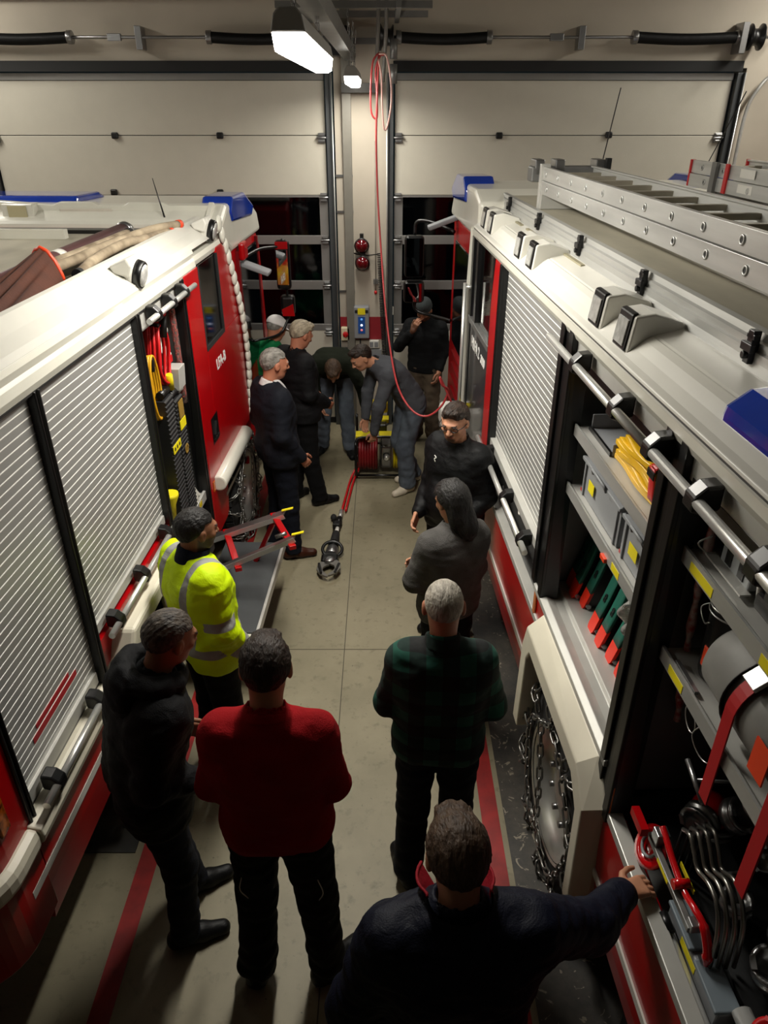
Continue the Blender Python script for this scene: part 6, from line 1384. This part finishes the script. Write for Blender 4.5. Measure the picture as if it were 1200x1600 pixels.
# heading helper: yaw 0 faces +Y (the doors); positive turns left
def stripes_hivis(g, s):
    def band(V):
        up = g['neck'] - g['pelvis']; L_ = np.linalg.norm(up); u = up / L_; z = (V - g['pelvis']) @ u / s
        ar = np.full(len(V), 1e9); out = np.full(len(V), -1.)
        av = np.full(len(V), 1e9)
        for sd in 'rl':
            for a, b, t0, wd in ((g['s' + sd], g['e' + sd], .80, .026), (g['e' + sd], g['w' + sd], .62, .026)):
                d = b - a; l = np.linalg.norm(d); t = ((V - a) @ d) / (l * l); q = np.linalg.norm(V - a - np.clip(t, 0, 1)[:, None] * d, axis=1)
                av = np.minimum(av, q); near = q < .085 * s
                out = np.where(near & (q <= av + 1e-6), wd - np.abs(t - t0) * l, out)
        tors = av > .085 * s
        bands = np.maximum(.026 - np.abs(z - .10), .026 - np.abs(z + .08))
        x = V[:, 0] / s; br = np.where(z > .12, .024 - np.abs(np.abs(x) - .115), -1)
        return np.where(tors, np.maximum(bands, br), out)
    return band
NEON = cloth('fluorescent_yellow', '#c9e800', .6, .15, var=.06, attr={'band': '#8f8f8c'}, sheen=0)
NEON.node_tree.nodes['Principled BSDF'].inputs['Specular IOR Level'].default_value = .2

def collar_fold(m, name='collar', lift=.0):
    def f(t, g, hc, Rm, s, k, torso, arm, fw, up, X):
        nb = g['neck']; ax = (hc - nb) / np.linalg.norm(hc - nb)
        def c(P):
            a = nb - up * .01 * s; b = nb + ax * (.055 + lift) * s
            d = capsule(P, a, b, .082 * s, .070 * s); d = smax(d, -capsule(P, a - up * .05, b + ax * .1, .070 * s, .062 * s), .004); d = smax(d, (P - b) @ ax, .004); d = smax(d, -((P - a) @ ax), .004)
            return smax(d, ((P - nb) @ fw) - .045 * s, .01)
        mesh_from(name, [surface(c, nb - .15, nb + .17, .006)], m, t)
    return f

# 1 red sweater, back to the camera
RSW = cloth('crimson_knit', '#97050f', .9, .3, var=.06, col2='#8a040d')
def cargo(t, g, hc, Rm, s, k, torso, arm, fw, up, X):
    for sd in 'rl':
        sg = 1 if sd == 'r' else -1; m_ = MB()
        K, H_, A_ = [Vector(g[q + sd]) for q in 'kha']; side = Vector((sg, 0, 0)); back = Vector((0, -1, 0))
        pts = [H_.lerp(K, .45) + side * .04 + back * .095, H_.lerp(K, .65) + side * .05 + back * .09, H_.lerp(K, .80) + side * .02 + back * .085]
        m_.tube(smoothpath(pts, 5), .0022, 6); m_.build('grey_piping', REFL, t)
        pts = [K.lerp(A_, .15) + side * .05 + back * .068, K.lerp(A_, .18) + back * .08, K.lerp(A_, .15) - side * .04 + back * .07]; m_ = MB(); m_.tube(smoothpath(pts, 5), .002, 6); m_.build('grey_piping', REFL, t)
def ribs_red(t, *a):
    cargo(t, *a); collar_fold(RSW, 'neckband', -.028)(t, *a)
person('man in a crimson sweater and black work trousers standing with his back to the camera', (-.41, 1.86, 0), R_(0), 1.04,
       J=dict(er=(.212, .0, 1.16), el=(-.212, .0, 1.16), wr=(.13, .20, 1.02), wl=(-.13, .20, 1.02), kr=(.125, .0, .50), kl=(-.12, .02, .50), ar=(.155, -.03, .085), al=(-.145, -.03, .085), fr=42, fl=-2, head=(0.0, .07, 1.645), neck=(0, -.01, 1.49)),
       top=dict(mat=RSW, o=.022, arm=.020, hem=.04, fold=.006, belly=1, name='sweater'), legs=dict(mat=BLK, o=.022, flare=.022, fold=.008), shoes=dict(mat=SHB, boot=1), skin=SKIN, hair=dict(style='full', mat=H_DB, seed=4), head=(-22, 4), res=.009, build=1.0, extra=ribs_red)

# 2 plaid shirt
def plaid_mat():
    m = bpy.data.materials.new('green_black_plaid'); m.use_nodes = True; N = m.node_tree.nodes; L = m.node_tree.links; b = N['Principled BSDF']
    tc = N.new('ShaderNodeTexCoord'); sp = N.new('ShaderNodeSeparateXYZ'); L.new(tc.outputs['Object'], sp.inputs[0]); outs = []
    for i in (0, 2):
        mu = N.new('ShaderNodeMath'); mu.operation = 'MULTIPLY'; mu.inputs[1].default_value = 1 / .135; L.new(sp.outputs[i], mu.inputs[0]); fr_ = N.new('ShaderNodeMath'); fr_.operation = 'FRACT'; L.new(mu.outputs[0], fr_.inputs[0])
        g_ = N.new('ShaderNodeMath'); g_.operation = 'GREATER_THAN'; g_.inputs[1].default_value = .5; L.new(fr_.outputs[0], g_.inputs[0]); outs.append(g_.outputs[0])
    ad = N.new('ShaderNodeMath'); ad.operation = 'ADD'; L.new(outs[0], ad.inputs[0]); L.new(outs[1], ad.inputs[1]); dv = N.new('ShaderNodeMath'); dv.operation = 'MULTIPLY'; dv.inputs[1].default_value = .5; L.new(ad.outputs[0], dv.inputs[0])
    r = N.new('ShaderNodeValToRGB'); r.color_ramp.interpolation = 'CONSTANT'; e = r.color_ramp.elements; e[0].position = 0; e[0].color = lin('#060a0a'); e[1].position = .35; e[1].color = lin('#07251f'); x = e.new(.8); x.color = lin('#0c4a3c'); L.new(dv.outputs[0], r.inputs[0]); L.new(r.outputs[0], b.inputs['Base Color']); b.inputs['Roughness'].default_value = .9
    n2 = N.new('ShaderNodeTexNoise'); n2.inputs['Scale'].default_value = 14; L.new(tc.outputs['Object'], n2.inputs['Vector']); bp = N.new('ShaderNodeBump'); bp.inputs['Strength'].default_value = .35; bp.inputs['Distance'].default_value = .02; L.new(n2.outputs[0], bp.inputs['Height']); L.new(bp.outputs[0], b.inputs['Normal'])
    return m
PLAID = plaid_mat()
person('older man with cropped silver hair in a green and black checked shirt seen from behind', (.24, 2.32, 0), R_(-2), 1.0,
       J=dict(er=(.225, -.0, 1.16), el=(-.225, -.0, 1.16), sr=(.15, -.01, 1.42), sl=(-.15, -.01, 1.42), wr=(.12, .19, 1.04), wl=(-.12, .19, 1.04), ar=(.10, -.03, .085), al=(-.12, -.04, .085), fr=10, fl=-22, head=(0, .05, 1.65), neck=(0, -.01, 1.49)),
       top=dict(mat=PLAID, o=.022, arm=.02, hem=.06, fold=.006, belly=1, name='checked_shirt'), legs=dict(mat=NAVY, o=.018, flare=.016), shoes=dict(mat=SHB), skin=SKINR, hair=dict(style='crop', mat=H_ST, seed=2), head=(-18, 2), res=.009, build=.99, extra=collar_fold(PLAID))

# 3 foreground man in navy quilted jacket, right arm on the truck sill
QN = cloth('navy_quilted_nylon', '#0b1022', .6, .2, var=.2, sheen=0); CRIM = cloth('crimson_collar_lining', '#8e0d1e', .7, .2)
def navy_extra(t, g, hc, Rm, s, k, torso, arm, fw, up, X):
    nb = g['neck']
    def cf(off):
        def f(u, v):
            a = R_(-150 + 300 * u); e = max(0, abs(a) - R_(100)) / R_(50)
            r = (.080 + .006 * v + .085 * v * e + off) * s; h = (-.02 + (.085 - .045 * e) * v) * s
            return Vector(nb + X * r * math.sin(a) - fw * r * math.cos(a) * .95 + up * h)
        return f
    MB().grid(cf(.004), 40, 6).build('collar_outside', QN, t); MB().grid(lambda u, v: cf(0)(.80 + .20 * u, v), 12, 6).build('collar_lining', CRIM, t); MB().grid(lambda u, v: cf(0)(.20 * u, v), 12, 6).build('collar_lining', CRIM, t); MB().grid(lambda u, v: cf(0)(.2 + .6 * u, v), 30, 6).build('collar_inside', QN, t)
    f1 = cf(.002)
    for i0 in (0, 32): MB().tube([f1((i0 + i) / 40, 1) for i in range(9)], .0045, 6).build('collar_edge', CRIM, t)
person('man in a navy quilted jacket in the foreground, right hand on the truck sill', (.205, 1.17, 0), R_(4), 1.0,
       J=dict(sr=(.195, .0, 1.43), sl=(-.19, -.0, 1.42), er=(.42, .09, 1.25), wr=(.59, .245, 1.165), el=(-.30, -.03, 1.15), wl=(-.25, .14, .93), head=(.0, .09, 1.645), neck=(0, .02, 1.49)),
       top=dict(mat=QN, o=.034, arm=.030, hem=.10, fold=.007, name='quilted_jacket', belly=0, quilt=.0045, collar=.0, cuff=.90, ffr=34), legs=dict(mat=BLK, o=.018), shoes=dict(mat=SHB), skin=SKIN, hair=dict(style='full', mat=H_BR, seed=7), head=(-24, 2), res=.008, build=1.06,
       hand=dict(r=dict(d=(.85, .25, -.12), n=(-.15, 0, -1), curl=.6, thumb=.1, side=1, spread=.1)), extra=navy_extra)

# 4 black hooded jacket
HJ = cloth('black_hooded_jacket_cloth', '#0b0c0f', .75, .3)
def hood(t, g, hc, Rm, s, k, torso, arm, fw, up, X):
    nb = g['neck']
    def c(P):
        d = None
        for i in range(11):
            a = R_(-160 + 320 * i / 10); r = .115 * s; p = nb + X * r * math.sin(a) * 1.05 - fw * (r * math.cos(a) * .85 + .015) + up * (.035 * math.cos(a * .5)) * s - up * .0
            q = nb + X * r * math.sin(a + .58) * 1.05 - fw * (r * math.cos(a + .58) * .85 + .015) + up * (.035 * math.cos((a + .58) * .5)) * s
            e = capsule(P, p, q, .040 * s); d = e if d is None else smin(d, e, .02)
        d = smin(d, ellip(P, nb - fw * .125 * s - up * .055 * s, np.array((.12, .055, .085)) * s), .04)
        d = d + fold(P, .006, 60, 5, (1, 1, 1.5)) + fold(P, .004, 40, 8)
        return smax(d, -ellip(P, nb + up * .06 * s + fw * .02, np.array((.078, .085, .12)) * s), .01)
    mesh_from('hood', [surface(c, nb - .26, nb + .24, .008)], t.children[2].data.materials[0], t)
person('man in a black hooded jacket and dark jeans standing close to the left truck', (-.985, 2.08, 0), R_(-58), 1.0,
       J=dict(er=(.215, -.02, 1.15), el=(-.215, -.02, 1.15), wr=(.17, .19, 1.02), wl=(-.17, .19, 1.02), kr=(.11, .04, .50), kl=(-.10, .06, .51), ar=(.13, -.0, .085), al=(-.10, .12, .085), fr=12, fl=2, chest=(0, .06, 1.30), head=(.0, .20, 1.64), neck=(0, .11, 1.48), sr=(.16, .08, 1.42), sl=(-.16, .08, 1.42)),
       top=dict(mat=HJ, o=.036, arm=.03, skirt=.24, fold=.009, name='hooded_jacket', cuff=.95), legs=dict(mat=JEAND, o=.014, flare=.012), shoes=dict(mat=SHB), skin=SKIND, hair=dict(style='short', mat=H_SG, seed=9), head=(-20, 12), res=.009, build=1.0, extra=hood)

# 5 hi-vis jacket
def hv_extra(t, g, hc, Rm, s, k, torso, arm, fw, up, X):
    nb = g['neck']; ax = (hc - nb) / np.linalg.norm(hc - nb)
    def c(P):
        a = nb - up * .02 * s; b = nb + ax * .07 * s; d = capsule(P, a, b, .092 * s, .078 * s); d = smax(d, -capsule(P, a, b + ax * .1, .068 * s, .064 * s), .005); d = smax(d, (P - b) @ ax, .006)
        return smax(d + fold(P, .003, 60, 3), -((P - a) @ ax) - .03, .005)
    mesh_from('navy_collar', [surface(c, nb - .16, nb + .18, .006)], cloth('navy_fleece', '#0a1020', .9, .3), t)
person('dark haired man in a fluorescent yellow jacket with grey reflective bands beside the left truck', (-.93, 3.0, 0), R_(-48), .985,
       J=dict(er=(.215, -.02, 1.16), el=(-.21, -.0, 1.16), wr=(.19, .13, .96), wl=(-.19, .13, .96), head=(.0, .03, 1.65), neck=(0, -.02, 1.49)),
       top=dict(mat=NEON, o=.040, arm=.034, skirt=.10, fold=.008, name='reflective_jacket', cuff=.96, attrs={'band': stripes_hivis}), legs=dict(mat=BLK, o=.02), shoes=dict(mat=SHB), skin=SKIND, beard='full', hair=dict(style='short', mat=H_BL, seed=12), head=(-8, -4), res=.009, build=.98, extra=hv_extra)

# 6 grey haired man, open dark jacket over pale shirt, brown shoes
DJ = cloth('dark_navy_jacket_cloth', '#0d1019', .8, .25); SHIRT = cloth('pale_shirt_cloth', '#c9c6c4', .8, .15)
def shirt_front(t, g, hc, Rm, s, k, torso, arm, fw, up, X):
    def c(P):
        d = torso(P, .044); x = (P - g['chest']) @ X; d = smax(d, np.abs(x - .0) - .035 * s - .02 * s * np.clip(((P - g['chest']) @ up) / .2, 0, 1.4), .006)
        d = smax(d, -((P - g['chest']) @ fw), .01); return smax(d, -((P - g['pelvis']) @ up) + .04 * s, .01)
    lo = np.minimum(g['pelvis'], g['neck']) - .2; hi = np.maximum(g['pelvis'], g['neck']) + .2
    mesh_from('shirt', [surface(c, lo, hi, .009)], SHIRT, t); collar_fold(SHIRT, 'shirt_collar', -.01)(t, g, hc, Rm, s, k, torso, arm, fw, up, X)
person('grey haired man in an open dark jacket over a pale shirt with brown shoes', (-.86, 5.36, 0), R_(-58), 1.03,
       J=dict(er=(.215, -.05, 1.16), el=(-.215, -.05, 1.16), wr=(.20, .10, .95), wl=(-.20, .10, .95), ar=(.11, .02, .085), al=(-.12, -.04, .085), fr=18, fl=-20, head=(.0, .03, 1.655)),
       top=dict(mat=DJ, o=.030, arm=.026, skirt=.14, fold=.006, name='jacket', cuff=1.0), legs=dict(mat=NAVY, o=.020, flare=.014), shoes=dict(mat=SHBR), skin=SKINR, hair=dict(style='short', mat=H_GR, seed=3), head=(-10, -4), res=.011, build=1.0, extra=shirt_front)
# 7 silver blond man in black jacket behind him
person('man with tousled silver blond hair in a black jacket looking down towards the pump', (-.78, 6.27, 0), R_(-52), 1.02,
       J=dict(er=(.215, -.02, 1.16), el=(-.215, -.02, 1.16), wr=(.15, .19, 1.02), wl=(-.15, .19, 1.02), ar=(.12, .10, .085), al=(-.12, -.04, .085), fr=8, fl=-16, head=(.0, .07, 1.64), neck=(0, .0, 1.49)),
       top=dict(mat=cloth('black_jacket_cloth', '#0b0b0e', .75, .25), o=.030, arm=.026, skirt=.10, fold=.007, name='jacket', collar=.12), legs=dict(mat=BLK, o=.022, flare=.016), shoes=dict(mat=SHB), skin=SKINR, hair=dict(style='full', mat=H_WH, seed=6), head=(-26, 0), res=.011, build=1.05)
# 8 green polo, white cap
def cap(m, label='cap', brim=True):
    def f(t, g, hc, Rm, s, k, torso, arm, fw, up, X):
        def c(P):
            q = ((P - hc) @ Rm) / k; d = ellip(q, (0, -.012, .040), (.090, .112, .092)); d = smax(d, -(q[:, 2] - .030 - .12 * (q[:, 1] * .3)), .006)
            if brim: d = smin(d, smax(ellip(q, (0, .09, .034), (.075, .085, .010)), -(q[:, 1] - .03), .004), .006)
            d = d + .0012 * np.cos(6 * np.arctan2(q[:, 0], q[:, 1])) if brim else d
            return d * k
        mesh_from(label, [surface(c, hc - .22, hc + .22, .006)], m, t)
    return f
person('man in a green top and white cap behind the two grey haired men', (-1.06, 6.72, 0), R_(-40), .975,
       J=dict(er=(.24, -.02, 1.16), el=(-.24, -.02, 1.16), wr=(.14, .18, 1.02), wl=(-.14, .18, 1.02), head=(.0, .08, 1.64), neck=(0, .01, 1.49)),
       top=dict(mat=cloth('emerald_jersey', '#0c6b3c', .55, .2), o=.022, arm=.022, hem=.05, fold=.006, name='green_top'), legs=dict(mat=BLK, o=.016), shoes=dict(mat=SHB), skin=SKINR, hair=dict(style='crop', mat=H_GR, seed=3), head=(-30, 0), res=.012, extra=cap(cloth('white_cap_cloth', '#e4dfdd', .8, .2), 'cap'))
# 9 bending man, dark green sweater and jeans
GSW = cloth('dark_green_knit', '#161b10', .9, .35, var=.1)
person('man bending forward in a dark olive sweater and faded jeans reaching to the pump', (-.53, 7.52, 0), R_(180), .97,
       J=dict(pelvis=(0, -.12, .93), waist=(0, -.04, 1.04), chest=(0, .15, 1.13), neck=(0, .36, 1.16), head=(-.02, .50, 1.12), hr=(.095, -.12, .92), hl=(-.095, -.12, .92), kr=(.13, .04, .50), kl=(-.12, .02, .50), ar=(.16, .02, .085), al=(-.15, .10, .085),
              sr=(.18, .29, 1.14), sl=(-.18, .29, 1.14), er=(.22, .18, .88), wr=(.15, .24, .66), el=(-.31, .38, .92), wl=(-.36, .50, .68), fr=20, fl=-14),
       top=dict(mat=GSW, o=.022, arm=.020, hem=.03, fold=.006, name='sweater', cuff=.97), legs=dict(mat=JEAN, o=.018, flare=.016, fold=.008), shoes=dict(mat=SHB), skin=SKIN, hair=dict(style='full', mat=H_BR, seed=8), head=(-62, 0), res=.011, build=1.05)
# 10 bending man in grey pullover, facing left
GPO = cloth('grey_pullover_knit', '#4a4c51', .9, .3, var=.1)
person('man bending over the pump in a grey pullover, faded jeans and white sneakers', (.19, 6.62, 0), R_(112), .98,
       J=dict(pelvis=(0, -.08, .93), waist=(0, .0, 1.08), chest=(0, .14, 1.25), neck=(0, .30, 1.37), head=(.03, .44, 1.43), hr=(.095, -.08, .92), hl=(-.095, -.08, .92), kr=(.10, .0, .49), kl=(-.12, .03, .50), ar=(.09, -.16, .085), al=(-.13, -.0, .085),
              sr=(.18, .23, 1.31), sl=(-.18, .23, 1.31), er=(.21, .30, 1.02), wr=(.17, .34, .76), el=(-.19, .34, 1.0), wl=(-.12, .36, .72), fr=8, fl=-18),
       top=dict(mat=GPO, o=.022, arm=.018, hem=.02, fold=.006, name='pullover', collar=.12), legs=dict(mat=JEAN, o=.024, flare=.020, fold=.008), shoes=dict(mat=SHW), skin=SKIN, hair=dict(style='quiff', mat=H_DB, seed=5), head=(-32, 6), res=.010, build=1.03)
# 11 beanie man, hand at mouth
def beanie(t, g, hc, Rm, s, k, torso, arm, fw, up, X):
    def c(P):
        q = ((P - hc) @ Rm) / k; d = ellip(q, (0, -.020, .045), (.088, .112, .090)); d = smax(d, -(q[:, 2] - .026 + .10 * q[:, 1] * -.35), .006); d = smin(d, smax(ellip(q, (0, -.016, .035), (.092, .116, .05)), np.abs(q[:, 2] - .045) - .017, .004), .004)
        return (d + .0008 * np.sin(60 * np.arctan2(q[:, 0], q[:, 1]))) * k
    mesh_from('beanie', [surface(c, hc - .2, hc + .2, .006)], cloth('grey_beanie_knit', '#3f4546', .9, .4), t)
person('bearded man in a grey beanie and black sweater holding his hand to his mouth', (.46, 7.78, 0), R_(158), .955,
       J=dict(sl=(-.175, .03, 1.42), sr=(.175, .03, 1.42), er=(.29, .12, 1.18), wr=(.075, .25, 1.41), el=(-.22, .0, 1.15), wl=(-.20, .12, .93), chest=(0, .03, 1.30), neck=(0, .04, 1.49), head=(.0, .115, 1.625), kr=(.11, .03, .50), kl=(-.10, .05, .50), fr=16, fl=-6),
       top=dict(mat=cloth('black_fine_knit', '#0f1113', .85, .3), o=.020, arm=.018, hem=.05, fold=.006, name='sweater', cuff=.82), legs=dict(mat=TAUPE, o=.024, flare=.022, fold=.009), shoes=dict(mat=SHBE, boot=1), skin=SKINBE, beard='full', hair=None, head=(-34, 4), res=.010, build=1.05,
       hand=dict(r=dict(d=(-.42, .0, .85), n=(-.3, -1, .1), curl=.45, thumb=.6, side=1)), extra=beanie)
# 12 bearded man with glasses
def glasses(t, g, hc, Rm, s, k, torso, arm, fw, up, X):
    def W(p): return Vector(hc + Rm @ (np.array(p) * k))
    gb = MB()
    for sg in (-1, 1):
        pts = [W((sg * .033 + .024 * math.cos(a), .101 - .004 * abs(math.cos(a)), .010 + .016 * math.sin(a) * (1.1 if math.sin(a) > 0 else .95))) for a in [2 * math.pi * i / 20 for i in range(20)]]
        gb.tube(pts, .0034, 6, closed=True); gb.tube([W((sg * .057, .097, .014)), W((sg * .080, .06, .016)), W((sg * .084, .0, .012))], .003, 6)
    gb.tube([W((-.009, .103, .013)), W((0, .106, .015)), W((.009, .103, .013))], .002, 6); gb.build('glasses', BLACK, t)
    M = frame_m(Vector(g['chest'] + up * .08 * s + X * -.09 * s + fw * .142 * s), Vector(X) * -1 + Vector((0, 0, 0)), Vector(up)) 
    em = MB(); c0 = Vector(g['chest'] + up * .07 * s + X * .085 * s + fw * .128 * s)
    em.tube(smoothpath([c0, c0 + Vector(up) * .02 + Vector(X) * .008, c0 + Vector(up) * .03 - Vector(X) * .006, c0 + Vector(up) * .045 + Vector(X) * .008], 4), .0035, 6); em.build('white_emblem', LETTER, t)
person('bearded man with dark glasses in a black jacket standing by the right truck', (.475, 4.28, 0), R_(140), 1.02,
       J=dict(er=(.215, -.03, 1.16), el=(-.215, -.03, 1.16), wr=(.17, .17, 1.0), wl=(-.17, .17, 1.0), head=(.0, .05, 1.655), neck=(0, -.01, 1.49)),
       top=dict(mat=cloth('black_softshell', '#08090b', .6, .15), o=.026, arm=.024, hem=.10, fold=.006, name='jacket', collar=.14, belly=1), legs=dict(mat=BLK, o=.02), shoes=dict(mat=SHB), skin=SKINB, beard='goatee', hair=dict(style='full', mat=H_DB, seed=14), head=(-12, 14), res=.009, build=1.0, extra=glasses)
# 13 woman with dark hair, grey fleece, arms crossed
def longhair(P, d, hc, Rm, s):
    q = ((P - hc) @ Rm) / s; n = fold(q, .008, 60, 3, (1, 1, .25)) + fold(q, .004, 170, 6, (1, 1, .15))
    m_ = ellip(q, (0, -.07, -.06), (.085, .055, .15)) + n
    m_ = smin(m_, ellip(q, (.03, -.085, -.14), (.055, .04, .10)) + n, .03)
    b = ellip(q, (.01, -.045, .115), (.032, .030, .026)) + fold(q, .004, 120, 4)
    d = smin(d, m_ * s, .03); d = smax(d, -head_sdf(P, hc, Rm, s) * 1.0 - .004 + (q[:, 1] < .0) * 1e0 * -1, .004) if False else d
    return smin(d, b * s, .012)
person('woman with dark half-up hair in a grey fleece with folded arms beside the right truck', (.375, 3.42, 0), R_(28), .94,
       J=dict(er=(.20, .02, 1.15), el=(-.22, .04, 1.15), wr=(-.02, .21, 1.12), wl=(.03, .20, 1.07), head=(.0, .03, 1.655), sr=(.145, -.02, 1.42), sl=(-.145, -.02, 1.42)),
       top=dict(mat=cloth('grey_fleece', '#575553', .95, .5, col2='#454341'), o=.034, arm=.032, hem=.10, fold=.008, name='fleece_sweater', cuff=.95), legs=dict(mat=BLK, o=.012), shoes=dict(mat=SHB), skin=SKIN, female=False, hair=dict(style='long', mat=H_BL, seed=10, fn=longhair), head=(-20, 6), res=.009, build=.90)
